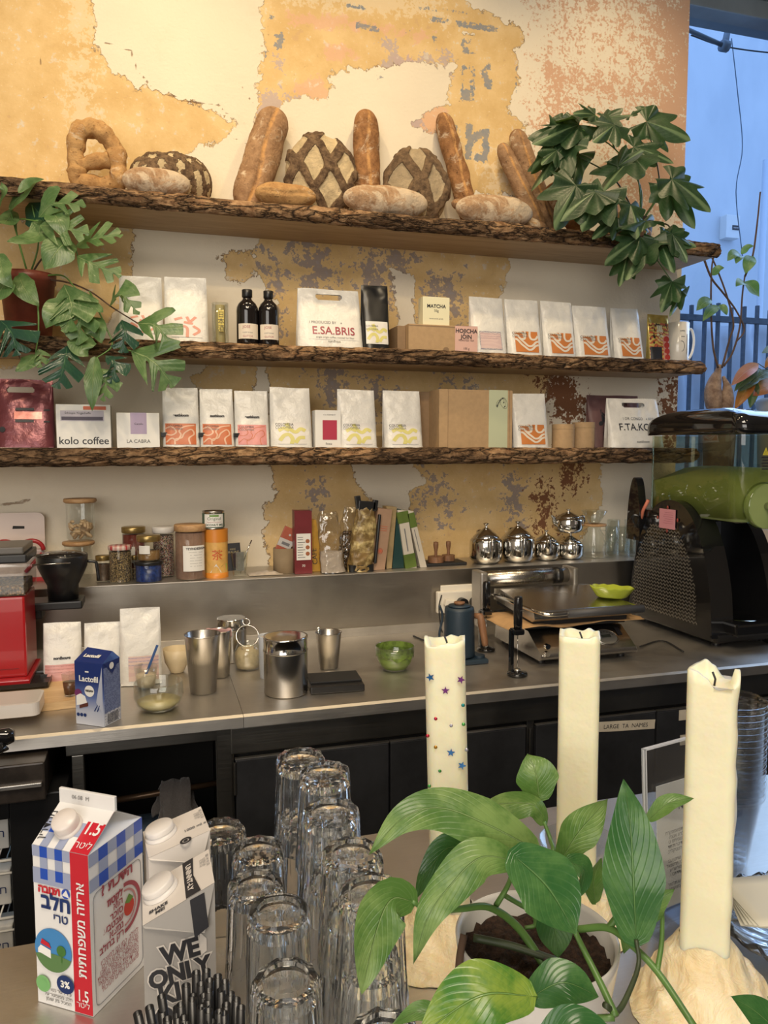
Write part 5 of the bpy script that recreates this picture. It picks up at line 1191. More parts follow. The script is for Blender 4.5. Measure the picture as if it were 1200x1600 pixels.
def flat_packet():
    a = atZ(388, 899, ZL); b = atZ(442, 897, ZL)
    q = MB(); q.grid(lambda u, v: (lerp(-1, 1, u)*(b.x-a.x)/2, -0.03+0.075*v, 0.001+0.009*math.sin(PI*u)*math.sin(PI*v)*(1+nz(u, v, 0, 6))), 24, 14, mat('cloudy_film', (0.50, 0.44, 0.38), 0.3, var=0.15, vscale=50)); o = q.build('flat_packet'); o.location = ((a.x+b.x)/2, -0.185, ZL+0.001); tag(o, 'flat crumpled clear packet lying on the ledge beside the paper tube', 'packet')
flat_packet()
# paper tube with packet
x, y, w, h = stand(427, 461, 856, 897, ZL)
q = MB(); q.lathe([(0, 0), (w/2, 0), (w/2, h), (w/2-0.002, h), (w/2-0.002, 0.003), (0, 0.003)], 36, mat('grey_board_tube', (0.27, 0.20, 0.12), 0.8, var=0.08)); o = q.build('paper_tube'); o.location = (x, y, ZL+0.0005); tag(o, 'open grey-brown paper tube holding a tilted terracotta packet', 'tube')
q = MB(); MT = mat('terracotta_packet', (0.36, 0.09, 0.05), 0.45, var=0.1); X = roty(0.42)
q.box(-0.024, 0.024, -0.004, 0.004, -0.045, 0.050, MT, X, b=0.002); q.box(-0.0245, 0.0245, -0.0046, -0.0040, -0.02, 0.008, mat('packet_white', (0.5, 0.48, 0.46), 0.5), X)
q.box(-0.012, 0.016, -0.0052, -0.0046, -0.012, -0.002, M_INKGREY, X); q.lathe([(0, 0), (0.004, 0)], 12, mat('packet_white', (0.5, .48, .46), .5), X@tr(0.004, -0.0046, 0.026)@rotx(PI/2)); o = q.build('seed_packet'); o.location = (x+0.006, y, atY(445, 845, y).z-0.003); tag(o, 'terracotta and white packet sticking tilted out of the paper tube', 'packet')
# leaning row of packets and boxes
def slab(name, label, foot_l, foot_r, top_l, top_r, Y, d, m, cat='packet', build=None, b=0.002, group=None, rz=0):
    """standing packet given by its four front corner pixels"""
    P = [atY(*p, Y) for p in (foot_l, foot_r, top_r, top_l)]
    x0 = (P[0].x+P[1].x)/2; zb = min(P[0].z, P[1].z)
    poly = [(p.x-x0, max(0, p.z-zb)) for p in P]; poly[0] = (poly[0][0], 0); poly[1] = (poly[1][0], 0)
    t = thing(name, label, cat, (x0, Y+d/2, ZL+0.001), rz, group)
    q = MB(); q.prism(poly, -d/2, d/2, m, 'y'); o = q.build('packet_body', t, mod=('bevel', b))
    H = poly[2][1]; lean = ((poly[2][0]+poly[3][0])/2)/max(H, 1e-3); ang = math.atan2(lean, 1)
    if build: build(t, poly[1][0]-poly[0][0], H, d, roty(ang))
    return t
M_MAROON = mat('maroon_carton', (0.15, 0.02, 0.025), 0.35, var=0.1); M_MUST = mat('mustard_packet', (0.46, 0.25, 0.03), 0.45, var=0.12, vscale=40)
def maroon_x(t, w, h, d, X):
    q = MB(); q.box(-w*0.40, w*0.42, -d/2-0.0008, -d/2, h*0.22, h*0.64, M_PALELBL, X)
    for k in range(9): q.box(-w*0.34, w*(-0.02 if k % 3 else 0.1), -d/2-0.0012, -d/2-0.0007, h*(0.26+0.04*k), h*(0.268+0.04*k), M_INK, X)
    for k in range(3): q.lathe([(0, 0), (w*0.12, 0)], 14, mat('label_brown', (0.3, 0.1, 0.04), 0.5), X@tr(w*0.24, -d/2-0.0012, h*(0.32+0.1*k))@rotx(PI/2))
    q.text('70', w*0.2, M_PALELBL, X@tr(0, -d/2-0.0006, h*0.11)); q.build('label', t)
slab('cookie_box', 'tall maroon packet with a white ingredient label beside the paper tube', (461, 897), (488, 896), (460, 798), (487, 798), -0.215, 0.045, M_MAROON, build=maroon_x)
slab('cookie_box', 'mustard yellow packet leaning behind the maroon packet', (488, 893), (506, 892), (487, 812), (494, 812), -0.18, 0.05, M_MUST, build=lambda t, w, h, d, X: MB().text('CAFE', w*0.6, M_INK, X@tr(0, -d/2-0.001, h*0.3)@roty(-PI/2)).build('print', t))
def crinkle(name, label, px, zt, Y, w, d, m, seed, content=None, lean=0.0, cat='bag', tint=None, fold=None):
    p = atY(px, 880, Y); H = atY(px, zt, Y).z-ZL
    t = thing(name, label, cat, (p.x, Y, ZL+0.001))
    def fn(u, v):
        a = 2*PI*u; k = (1-v**2.2)**0.6 if v < 1 else 0; e = 0.6+0.4*k
        fx = math.copysign(abs(math.cos(a))**0.7, math.cos(a)); fy = math.copysign(abs(math.sin(a))**0.7, math.sin(a))
        n = nz(math.cos(a), v*3, math.sin(a), 2.2, seed); n2 = abs(nz(math.cos(a)*2, v*7, math.sin(a)*2, 2.0, seed+3))
        return (fx*w/2*e*(1+0.22*n)+lean*v*H, fy*d/2*max(0.08, k)*(1+0.5*n2), H*v*(1+0.05*n))
    q = MB(); q.grid(fn, 48, 40, m, closed_u=True); q.build('wrapping', t)
    if content:
        q = MB(); q.grid(lambda u, v: tuple(Vector(fn(u, v*content[1]))*0.93*(1 if v < 0.999 else 1)+Vector((0, 0, 0.003))), 30, 10, content[0], closed_u=True)
        f = [Vector(fn(i/30, content[1]))*0.93 for i in range(30)]; q.add(f, [list(range(30))], content[0]); q.build('contents', t)
    return t, w, H, d
crinkle('clear_bag', 'crinkled clear bag with white powder hanging over the ledge edge', 520, 800, -0.215, 0.085, 0.055, M_FILM, 3, (mat('white_powder', (0.55, 0.48, 0.42), 0.8, var=0.1), 0.36), -0.08)
crinkle('clear_bag', 'clear bag of brown grains behind the crinkled powder bag', 548, 792, -0.13, 0.095, 0.055, M_FILM, 7, (C_COFFEE, 0.62), 0.05)
g = NT('gold_printed_foil'); n = g.noise(28, 5, 0.7); n2 = g.noise(9, 3, 0.6, g.map((1, 1, 2.5)), 1.0)
g.p(col=g.mix(g.step(n, 0.4, 0.62), g.mix(g.step(n2, 0.4, 0.6), (0.22, 0.14, 0.05), (0.50, 0.40, 0.18)), (0.14, 0.09, 0.03)), rough=0.4); M_GOLDPR = g.m
t, w, H, d = crinkle('tea_pouch', 'black and gold crumpled pouch with clipped top standing on the ledge', 562, 786, -0.20, 0.085, 0.06, M_GOLDPR, 11, None, 0.10)
q = MB(); q.prism([(x_, y_) for x_, y_ in rrect(-w*0.50, w*0.52, -d*0.54, d*0.5, 0.012, 5)], 0.0, H*0.10, M_BLACK, 'z'); q.build('black_base', t, mod=('bevel', 0.003))
q = MB(); q.box(w*0.36, w*0.47, -d*0.42, d*0.3, H*0.12, H*0.85, M_BLACK, tr(0.012, 0, 0)@roty(0.10), b=0.004); q.build('black_side', t)
q = MB(); X = tr(0.0+0.10*H, 0.0, H*0.93); q.box(-0.030, 0.032, -0.012, 0.012, -0.012, 0.022, M_BLACK, X@roty(0.08), b=0.003); q.box(-0.036, -0.016, -0.010, 0.006, 0.0, 0.045, M_BLACK, X@roty(-0.15), b=0.003); q.box(0.020, 0.038, -0.012, 0.006, -0.006, 0.030, M_BLACK, X@roty(0.15), b=0.003); q.build('folded_top', t)
M_KRBAG = mat('kraft_bag_paper', (0.32, 0.20, 0.13), 0.7, var=0.08)
def kraft_x(t, w, h, d, X):
    MR = mat('stamp_red', (0.45, 0.10, 0.05), 0.6)
    q = MB(); q.tube([(0.008*math.cos(a), 0, 0.010*math.sin(a)) for a in np.linspace(0, 2*PI, 20)], 0.0009, MR, 5, X=X@tr(0.002, -d/2-0.0006, h*0.32)); q.lathe([(0, 0), (0.006, 0)], 14, MR, X@tr(0.002, -d/2-0.0006, h*0.32)@rotx(PI/2))
    for k in range(3): q.box(-0.018, 0.016, -d/2-0.0006, -d/2, h*(0.66+0.035*k), h*(0.668+0.035*k), MR, X)
    q.build('stamp', t, label='round red stamp')
slab('coffee_bag', 'brown paper coffee bag with a red round stamp, leaning right', (577, 891), (601, 893), (591, 797), (613, 799), -0.21, 0.05, M_KRBAG, 'bag', kraft_x)
slab('tea_packet', 'thin tan packet behind the brown stamped bag', (604, 889), (612, 889), (604, 792), (620, 793), -0.19, 0.05, mat('tan_packet', (0.30, 0.22, 0.11), 0.5, var=0.2), 'packet', None)
slab('tea_packet', 'dark teal packet squeezed between tan packet and white-and-green boxes', (613, 889), (631, 888), (621, 796), (627, 797), -0.19, 0.06, mat('dark_teal_packet', (0.012, 0.045, 0.045), 0.4), 'packet', None)
M_GRN = mat('leaf_green_print', (0.09, 0.14, 0.025), 0.45, var=0.15); M_OFFW = mat('off_white_carton', (0.52, 0.48, 0.41), 0.5)
def wg(a, b):
    def f(t, w, h, d, X):
        q = MB(); q.box(-w/2-0.0008, w/2+0.0008, -d/2-0.0012, d/2+0.001, h*a, h*1.0, M_GRN, X, b=0.0005)
        if b: q.box(-w/2-0.0008, w/2+0.0008, -d/2-0.0012, d/2+0.001, 0.001, h*b, M_GRN, X)
        q.box(-w*0.1, w*0.0, -d/2-0.0010, -d/2, h*0.3, h*0.7, M_INKGREY, X); q.build('green_band', t)
    return f
slab('matcha_box', 'white box with green ends leaning, left of the two white-and-green boxes', (634, 888), (651, 887), (621, 797), (636, 798), -0.20, 0.05, M_OFFW, 'box', wg(0.80, 0.25), group='white and green boxes')
slab('matcha_box', 'white box with green top leaning, right of the two white-and-green boxes', (657, 887), (667, 886), (636, 797), (646, 799), -0.20, 0.05, M_OFFW, 'box', wg(0.74, 0), group='white and green boxes')
# tampers on a dark tray
a = atZ(665, 886, ZL); b = atZ(731, 883, ZL)
q = MB(); q.box(-(b.x-a.x)/2, (b.x-a.x)/2, -0.045, 0.045, 0, 0.010, M_WALNUT if False else M_MATTEBLACK, b=0.003); o = q.build('tamper_tray'); o.location = ((a.x+b.x)/2, a.y+0.05, ZL+0.0005); tag(o, 'low black tray carrying two wooden-handled tampers', 'tray')
for pl, pr, pt, lab in ((668, 694, 846, 'wooden-handled tamper, left of the two on the black tray'), (690, 711, 845, 'wooden-handled tamper, right of the two on the black tray')):
    px = (pl+pr)/2; Y = a.y+(0.035 if pl < 680 else 0.062); xx = atY(px, 870, Y).x; H = atY(px, pt, Y).z-ZL-0.011; r = (pr-pl)/2*(Y+2.75)/1150
    t = thing('tamper', lab, 'tamper', (xx, Y, ZL+0.011), 0, 'tampers on the black tray')
    q = MB(); q.cyl(r, 0, H*0.28, M_WALNUT, 28); q.build('base', t); q = MB(); q.lathe([(0.006, H*0.28), (0.0055, H*0.5), (0.0085, H*0.72), (0.0095, H*0.85), (0.0085, H*0.97), (0, H)], 20, M_WALNUT); q.build('handle', t)
# teapots
def teapot(label, pl, pr, pt, Y, Z, spout=1, handle=-1, rz=0.0, sc=1.0):
    x, y, w, h = stand_at(pl, pr, pt, Y, Z); r = w/2
    t = thing('teapot', label, 'teapot', (x, y, Z+0.0005), rz, 'polished steel teapots on the ledge')
    k = h/0.085; hh = h
    r *= 1.10
    q = MB(); q.lathe([(0, 0), (r*0.70, 0), (r*0.78, hh*0.02), (r*0.96, hh*0.10), (r, hh*0.20), (r, hh*0.50), (r*0.97, hh*0.57), (r*0.88, hh*0.62), (r*0.74, hh*0.645)], 44, M_CHROME); q.build('pot_body', t)
    q = MB(); q.lathe([(r*0.80, hh*0.63), (r*0.80, hh*0.655), (r*0.58, hh*0.74), (r*0.22, hh*0.85), (r*0.09, hh*0.88), (r*0.08, hh*0.93), (r*0.18, hh*0.97), (r*0.17, hh*0.985), (0, hh)], 36, M_CHROME); q.build('lid', t)
    q = MB(); s = spout; q.tube(catmull([(s*r*0.8, 0, hh*0.34), (s*r*1.10, 0, hh*0.46), (s*r*1.22, 0, hh*0.64), (s*r*1.38, 0, hh*0.74)], 5), [0.012*k*sc-0.0006*i*sc for i in range(16)], M_CHROME, 12); q.build('spout', t)
    q = MB(); s = handle; q.tube(catmull([(s*r*0.9, 0, hh*0.60), (s*r*1.22, 0, hh*0.62), (s*r*1.30, 0, hh*0.42), (s*r*1.12, 0, hh*0.2), (s*r*0.9, 0, hh*0.16)], 5), 0.0038, M_CHROME, 8, flat=1.8); q.build('handle', t)
    return x, y, h
teapot('polished steel teapot at the left end of the teapot row', 737, 781, 817, -0.16, ZL, 1, -1, 1.45)
teapot('polished steel teapot second from the left on the ledge', 786, 831, 814, -0.16, ZL, 1, -1, 1.4)
teapot('smaller steel teapot in the middle of the ledge row', 835, 871, 828, -0.15, ZL, -1, 1, 1.2)
x, y, h = teapot('steel teapot underneath carrying the topmost teapot', 874, 908, 832, -0.15, ZL, 1, -1, 1.4)
zz = atY(888, 842, -0.15).z
teapot('topmost steel teapot stacked with its spout pointing left', 868, 906, 795, -0.15, ZL+h*1.0+0.002 if False else ZL+h+0.001, -1, 1, 0.1)
# glass dripper on a server, glasses
def dripper():
    x, y, w, h = stand_at(910, 945, 822, -0.14, ZL); r = w/2
    t = thing('coffee_server', 'clear bubbled glass coffee server standing under the glass dripper', 'server', (x, y, ZL+0.0005))
    q = MB(); q.lathe([(0, 0), (r*0.95, 0), (r, h*0.06), (r*0.9, h*0.3), (r*0.98, h*0.42), (r*0.8, h*0.6), (r*0.85, h*0.7), (r*0.5, h*0.9), (r*0.55, h)], 36, M_THIN); q.build('glass', t)
    q = MB(); q.tube(catmull([(r*0.6, 0, h*0.86), (r*1.2, 0, h*0.8), (r*1.25, 0, h*0.5), (r*0.95, 0, h*0.35)]), 0.003, M_THIN, 8); q.build('handle', t)
    h2 = atY(925, 798, y).z-ZL-h
    t = thing('glass_dripper', 'glass cone dripper with a wooden collar standing on the coffee server', 'dripper', (x, y, ZL+h+0.001))
    q = MB(); q.lathe([(r*0.3, 0.002), (r*1.05, h2), (r*1.05-0.002, h2), (r*0.3-0.002, 0.002)], 32, M_THIN); q.build('cone', t)
    q = MB(); q.lathe([(r*0.35, 0), (r*0.95, 0), (r*0.98, 0.004), (r*0.95, 0.008), (r*0.35, 0.008)], 32, M_LIDWOOD); q.build('collar', t)
    q = MB(); q.tube(catmull([(-r*0.5, 0, h2*0.35), (-r*1.1, 0, h2*0.3), (-r*1.1, 0, h2*0.75), (-r*0.8, 0, h2*0.8)]), 0.0025, M_THIN, 8); q.build('handle', t)
dripper()
for i, (px, Y) in enumerate(((955, -0.15), (972, -0.12), (989, -0.15), (985, -0.075), (958, -0.075))):
    x, y, w, h = stand_at(px-9, px+9, 822 if i < 3 else 812, Y, ZL)
    t = thing('tumbler', 'clear stemless tumbler among the glasses at the right end of the ledge', 'glass', (x, y, ZL+0.0005), 0, 'tumblers at the right end of the ledge'); LABELS.pop('clear stemless tumbler among the glasses at the right end of the ledge')
    q = MB(); q.lathe([(0, 0.001), (w*0.42, 0.001), (w*0.5, h), (w*0.5-0.0012, h), (w*0.42-0.001, 0.010), (0, 0.010)], 24, M_THIN); q.build('glass', t)
# ---------------------------------------------------------------- things on the steel worktops
ZC_ = 0.9006
def grinder():
    # red grinder column with clear hopper at the left edge
    xr = atY(41, 1000, -0.60).x; Y = -0.60
    t = thing('coffee_grinder', 'red coffee grinder with clear hopper and black foot at the left edge', 'grinder', (xr-0.09, -0.52, ZC_+0.0))
    MR = mat('grinder_red', (0.36, 0.008, 0.012), 0.28, coat=0.4)
    zb = atY(20, 1062, -0.62).z-ZC_; zt = atY(20, 933, -0.60).z-ZC_
    z2 = atY(20, 1085, -0.66).z-ZC_
    q = MB(); q.box(-0.12, 0.09, -0.08, 0.10, zb, zt, MR, b=0.006); q.build('housing', t)
    q = MB(); q.box(-0.05, 0.07, -0.081, -0.0802, zb+0.022, zb+0.0235, mat('dark_red_print', (0.12, 0.004, 0.006), 0.4)); q.build('print', t)
    q = MB(); q.box(-0.16, 0.10, -0.11, 0.10, zb-0.012, zb, MR, b=0.003); q.build('red_plinth', t)
    q = MB(); z2 = max(z2, 0.062); q.box(-0.16, 0.145, -0.125, -0.01, z2-0.03, zb-0.012, M_BLACK, b=0.006); q.box(-0.15, 0.05, 0.0, 0.10, 0.001, zb-0.013, M_BLACK); q.build('foot', t)
    zh = atY(20, 855, -0.6).z-ZC_; zh2 = atY(20, 880, -0.6).z-ZC_
    q = MB(); q.box(-0.13, 0.098, -0.085, 0.09, zt+0.001, zh2, M_THIN, b=0.008); q.build('hopper', t)
    q = MB(); q.box(-0.12, 0.088, -0.075, 0.08, zt+0.004, zt+0.03, C_COFFEE); q.build('beans', t)
    q = MB(); q.box(-0.132, 0.10, -0.088, 0.093, zh2, zh2+0.022, M_BLACK, b=0.004); q.box(-0.125, 0.092, -0.08, 0.085, zh2+0.022, zh, mat('smoked_lid', (0.10, 0.09, 0.08), 0.3), b=0.004); q.build('hopper_lid', t)
grinder()
def funnel():
    Y = -0.38; c = atY(98, 900, Y); L = lambda px, py: (atY(px, py, Y).x-c.x, atY(px, py, Y).z)
    z0 = atY(98, 935, Y).z
    t = thing('grinder_funnel', 'black plastic filter funnel on a dark bracket beside the red grinder', 'funnel', (c.x, Y, z0))
    r = lambda a, b: (atY(b, 880, Y).x-atY(a, 880, Y).x)/2
    Z = lambda py: atY(98, py, Y).z-z0
    q = MB(); q.lathe([(0, 0), (r(74, 122), 0), (r(73, 123), Z(913)), (r(64, 128), Z(900)), (r(57, 136), Z(884)), (r(56, 138), Z(868)), (r(57, 137), Z(866)), (r(60, 134), Z(880)), (0, Z(900))], 36, M_BLACK); q.build('bowl', t)
    q = MB(); q.lathe([(0, Z(872)), (r(60, 134), Z(872)), (r(58, 136), Z(866)), (r(70, 120), Z(862)), (0, Z(861))], 36, M_GLOSS); q.build('cover', t)
    q = MB(); q.tube(catmull([(r(57, 136), 0, Z(878)), (r(57, 136)+0.022, 0, Z(880)), (r(57, 136)+0.026, 0, Z(888)), (r(57, 136)+0.030, 0, Z(910))], 4), 0.0045, M_BLACK, 8); q.build('handle', t)
    t = thing('funnel_bracket', 'dark bracket arm under the black funnel with two steel rods above', 'bracket', (c.x, Y, z0-0.03))
    q = MB(); q.box(atY(40, 945, Y).x-c.x, atY(131, 945, Y).x-c.x, -0.05, 0.05, 0.006, 0.029, M_BLACK, b=0.004); q.box(atY(40, 945, Y).x-c.x, atY(68, 945, Y).x-c.x, -0.04, 0.04, -0.02, 0.006, M_BLACK, b=0.004); q.box(-0.115, -0.085, 0.0, 0.05, -0.24+0.02, -0.015, M_BLACK); q.build('arm', t)
    q = MB(); zr = atY(80, 863, Y).z-z0+0.03; q.tube([(atY(44, 865, Y).x-c.x, -0.03, zr-0.004), (atY(108, 862, Y).x-c.x, -0.03, zr)], 0.0035, M_CHROME, 10); q.tube([(atY(56, 874, Y).x-c.x, -0.075, zr-0.024), (atY(114, 871, Y).x-c.x, -0.075, zr-0.022)], 0.002, M_CHROME, 8); q.build('steel_rod', t)
funnel()
# bamboo board, white tray, portafilter
def left_corner():
    a = atZ(0, 1124, .9); b = atZ(118, 1106, .9); c = atZ(118, 1085, 0.9)
    poly = [(b.x+0.02, b.y-0.0), (b.x+0.03, -0.56), (-0.9, -0.56), (-0.9, a.y-0.02)]
    cx, cy = -0.35, -0.7
    q = MB(); q.prism([(x-cx, y-cy) for x, y in poly][::-1], 0, 0.020, M_BAMBOO, 'z'); o = q.build('wooden_board', None, mod=('bevel', 0.003)); o.location = (cx, cy, ZC_); tag(o, 'pale bamboo board lying under the white tray at the left', 'board')
    xr = atZ(73, 1085, 0.93).x; yf = atZ(70, 1112, 0.93).y
    q = MB(); out = rrect(-0.3, 0.0, 0.0, 0.11, 0.018, 6)
    q.prism(out, 0.0, 0.030, mat('white_enamel', (0.62, 0.58, 0.55), 0.3, coat=0.3), 'z'); q.prism([(x*0.96-0.006, y*0.9+0.006) for x, y in out], 0.0301, 0.0305, mat('tray_inner', (0.5, 0.47, 0.44), 0.35), 'z')
    o = q.build('enamel_tray', None, mod=('bevel', 0.003)); o.location = (xr, yf, ZC_+0.0215); tag(o, 'white enamel tray lying on the bamboo board below the grinder', 'tray')
    # portafilter handle poking in at the left
    p = atZ(12, 1140, 0.935)
    t = thing('portafilter', 'black rounded portafilter handle poking in over the worktop edge', 'portafilter', (p.x, p.y-0.03, 0.93))
    q = MB(); q.tube([(-0.25, -0.01, 0.012), (-0.10, 0, 0.006), (-0.03, 0.0, 0.004), (0.006, 0, 0.0), (0.018, 0, 0)], [0.013, 0.014, 0.013, 0.018, 0.012], M_GLOSS, 16); q.build('handle', t)
    q = MB(); q.tube([(-0.02, -0.005, -0.012), (0.0, -0.01, -0.02), (-0.03, -0.03, -0.028)], [0.012, 0.009, 0.006], M_GLOSS, 12); q.build('heel', t)
    q = MB(); q.cyl(0.034, -0.03, 0.01, M_CHROME, 28, tr(-0.29, -0.01, 0)); q.build('basket', t)
left_corner()
GB = 'white coffee bags on the worktop'
def cbag(label, pl, pr, pt, pb, art, seed, d, ab, word, **kw):
    f = atZ((pl+pr)/2, pb, 0.9); return coffee_bag(label, pl, pr, pt, pb, f.y, ZC_, art, seed, d=d, group=GB, artbox=ab, word='nordhouse', word_z=word, **kw)
cbag('crumpled white coffee bag with pink text label beside the red grinder', 66, 128, 976, 1076, A_LPINK, 71, 0.07, (0.06, 0.97, 0.02, 0.36), 0.44, clip=0.18)
cbag('white coffee bag standing behind the blue cream carton', 131, 192, 976, 1072, None, 72, 0.07, (0, 1, 0, 1), 0.45)
cbag('tallest white coffee bag with tilted peach label on the worktop', 188, 254, 953, 1072, A_PEACH, 73, 0.07, (0.2, 0.92, 0.06, 0.38), None)
def cream_carton():
    fl = atZ(119, 1131, .9); fc = atZ(163, 1137, .9); fr = atZ(190, 1126, .9)
    w1 = (fc-fl).length; w2 = (fr-fc).length*1.0; ang = math.atan2(fc.y-fl.y, fc.x-fl.x)
    zt = atY(163, 1038, fc.y).z-0.9; zt2 = atY(118, 1013, fl.y).z-0.9
    w2 = max(w2, 0.062)
    t = thing('cream_carton', 'blue and white cream carton lettered Lactofil, slightly turned', 'carton', (fl.x, fl.y, ZC_), ang)
    g = NT('cream_carton_print'); sx = g('ShaderNodeSeparateXYZ', {0: g.co('Object')}); z = sx.outputs[2]
    c = g.ramp(g.math('DIVIDE', z, zt), [(0.0, (0.50, 0.52, 0.58)), (0.22, (0.42, 0.45, 0.55)), (0.45, (0.10, 0.15, 0.36)), (0.7, (0.012, 0.03, 0.16))]); g.p(col=c, rough=0.3, coat=0.2)
    g2 = NT('cream_carton_side'); sx = g2('ShaderNodeSeparateXYZ', {0: g2.co('Object')}); row = g2.step(g2.math('SINE', g2.math('MULTIPLY', sx.outputs[2], 1900)), 0.1, 0.5); n = g2.noise(160, 2)
    g2.p(col=g2.mix(g2.math('MULTIPLY', row, g2.step(n, 0.45, 0.5)), g2.mix(g2.step(sx.outputs[2], zt*0.2, zt*0.22), (0.55, 0.56, 0.6), (0.16, 0.20, 0.36)), (0.05, 0.07, 0.18)), rough=0.35)
    q = MB(); q.box(0, w1, 0, w2, 0, zt, g.m, b=0.0015)
    q.box(w1-0.0004, w1+0.0006, 0.003, w2-0.003, 0.003, zt*0.92, g2.m); q.build('carton_body', t)
    MN = mat('carton_navy', (0.012, 0.03, 0.16), 0.3, coat=0.2)
    q = MB(); zr = zt+0.022
    q.add([(0, 0, zt), (w1, 0, zt), (w1, w2, zt), (0, w2, zt), (0, w2*0.75, zr), (w1*0.9, w2*0.75, zr-0.004)], [(0, 1, 5, 4), (1, 2, 5), (2, 3, 4, 5), (3, 0, 4)], MN)
    q.add([(w1+0.001, 0.004, zt), (w1+0.001, w2-0.002, zt), (w1+0.002, w2*0.5, zt-0.030)], [(0, 1, 2)], MN)
    for s in (1,): q.lathe([(0, 0), (0.008, 0)], 16, M_WHITE, tr(w1+0.003, w2*0.45, zt-0.010)@roty(PI/2))
    q.text('Lactofil', 0.015, M_WHITE, tr(w1*0.45, w2*0.3, zt+0.0095)@rotx(-1.18)@tr(0, -0.001, -0.004), bold=0.0006); q.build('folded_top', t)
    q = MB(); q.text('Lactofil', w1*0.235, M_WHITE, tr(w1*0.5, -0.0008, zt*0.70), bold=0.0005)
    q.text('▬', 0.010, M_WHITE, tr(w1*0.45, -0.0008, zt*0.84))
    q.lathe([(0, 0), (w1*0.17, 0)], 24, M_WHITE, tr(w1*0.52, -0.0008, zt*0.55)@rotx(PI/2)); q.text('VEGAN', w1*0.085, M_INK, tr(w1*0.52, -0.0014, zt*0.54), bold=0.0004)
    q.lathe([(0, 0), (w1*0.13, 0)], 18, mat('cherry_purple', (0.16, 0.03, 0.12), 0.4), tr(w1*0.12, -0.0008, zt*0.50)@rotx(PI/2))
    q.prism([(w1*0.05, zt*.30), (w1*0.42, zt*.36), (w1*0.36, zt*.46), (w1*0.2, zt*.5), (w1*0.05, zt*.46)], -0.001, -0.0004, M_WHITE, 'y'); q.prism([(w1*0.16, zt*.26), (w1*0.46, zt*.31), (w1*0.46, zt*.37), (w1*0.16, zt*.31)], -0.0016, -0.0008, mat('cake_brown', (0.10, 0.03, 0.02), 0.4), 'y')
    for k in range(3): q.lathe([(0, 0), (w1*0.055, 0)], 14, M_NAVY, tr(w1*(0.10+0.12*k), -0.0010, zt*0.16)@rotx(PI/2))
    for k in range(2): q.prism([(w1*(0.66+.1*k), zt*.24), (w1*(0.70+.1*k), zt*.24), (w1*(0.80+.08*k), zt*.34), (w1*(0.78+.08*k), zt*.34)], -0.001, -0.0004, M_NAVY, 'y')
    q.add([(w1*0.98, -0.0009, zt*0.95), (w1*0.98, -0.0009, zt*0.2), (w1*0.75, -0.0009, zt*0.38)], [(0, 1, 2)], mat('carton_pale', (0.42, 0.45, 0.55), 0.4))
    for k in range(9): q.box(w1+0.0008, w1+0.0012, w2*(0.2+0.07*k), w2*(0.2+0.07*k)+0.0018, 0.004, zt*0.18, M_INK)
    q.build('print', t, label='white lettering and cake picture')
cream_carton()
def cup(name, label, box, Z, prof, m, cat, content=None, n=36, group=None, smooth=True):
    x, y, w, h = stand(*box, Z); r = w/2
    t = thing(name, label, cat, (x, y, Z+0.0003), 0, group)
    q = MB(); q.lathe([(a*r, b*h) for a, b in prof], n, m, smooth=smooth); q.build('vessel', t)
    if content:
        q = MB(); q.lathe([(a*r, b*h) for a, b in content[1]], 32, content[0]); q.build('contents', t, label=content[2] if len(content) > 2 else None)
    return t, x, y, r, h
cup('small_glass', 'little square-footed glass of brown liquid left of the cream carton', (97, 121, 1052, 1091), ZC_+0.0205, [(0, 0.02), (0.72, 0.02), (1, 1), (0.95, 1), (0.66, 0.08), (0, 0.08)], M_THIN, 'glass', (mat('brown_coffee', (0.09, 0.04, 0.02), 0.3), [(0, .1), (.66, .1), (.84, .62), (0, .62)]), 4, smooth=False)
C_JUICE = mat('pale_yellow_cream', (0.50, 0.42, 0.20), 0.3, var=0.1)
cup('glass_bowl', 'clear round glass bowl with a little pale yellow liquid near the edge', (210, 286, 1064, 1119), ZC_, [(0, 0), (0.62, 0.0), (0.86, 0.16), (1.0, 0.5), (0.97, 0.97), (0.95, 1.0), (0.93, 0.97), (0.96, 0.5), (0.82, 0.18), (0.6, 0.04), (0, 0.04)], M_THIN, 'bowl', (C_JUICE, [(0, .05), (.58, .05), (.80, .20), (0.86, .30), (0, .28)]))
t, x, y, r, h = cup('small_glass', 'clear glass of pale cream behind the glass bowl', (210, 246, 1040, 1080), ZC_, [(0, 0.02), (0.75, 0.02), (1, 1), (0.95, 1), (0.70, 0.08), (0, 0.08)], M_THIN, 'glass', (mat('pale_cream', (0.58, 0.48, 0.36), 0.5, var=0.1), [(0, .1), (.70, .1), (.86, .6), (0, .62)]))
q = MB(); q.box(-0.0035, 0.0035, -0.001, 0.001, 0, 0.085, mat('blue_plastic', (0.05, 0.12, 0.33), 0.35), roty(0.38)@rotz(0.3), b=0.0008); o = q.build('spatula'); o.location = (x+0.000, y, ZC_+0.035); tag(o, 'small blue plastic spatula standing in the glass of pale cream', 'spatula')
MCR = mat('cream_stoneware', (0.58, 0.47, 0.30), 0.4, var=0.06)
cup('ceramic_bowl', 'cream stoneware bowl behind the tall tapered steel cup', (255, 298, 1013, 1056), ZC_, [(0, 0), (0.45, 0), (0.5, 0.04), (0.85, 0.45), (1, 1), (0.96, 1), (0.80, 0.48), (0.45, 0.1), (0, 0.1)], MCR, 'bowl', (mat('green_powder', (0.20, 0.22, 0.05), 0.7, var=0.4, vscale=60), [(0, .55), (.78, .45), (.84, .62), (0.4, .78), (0, .7)]))
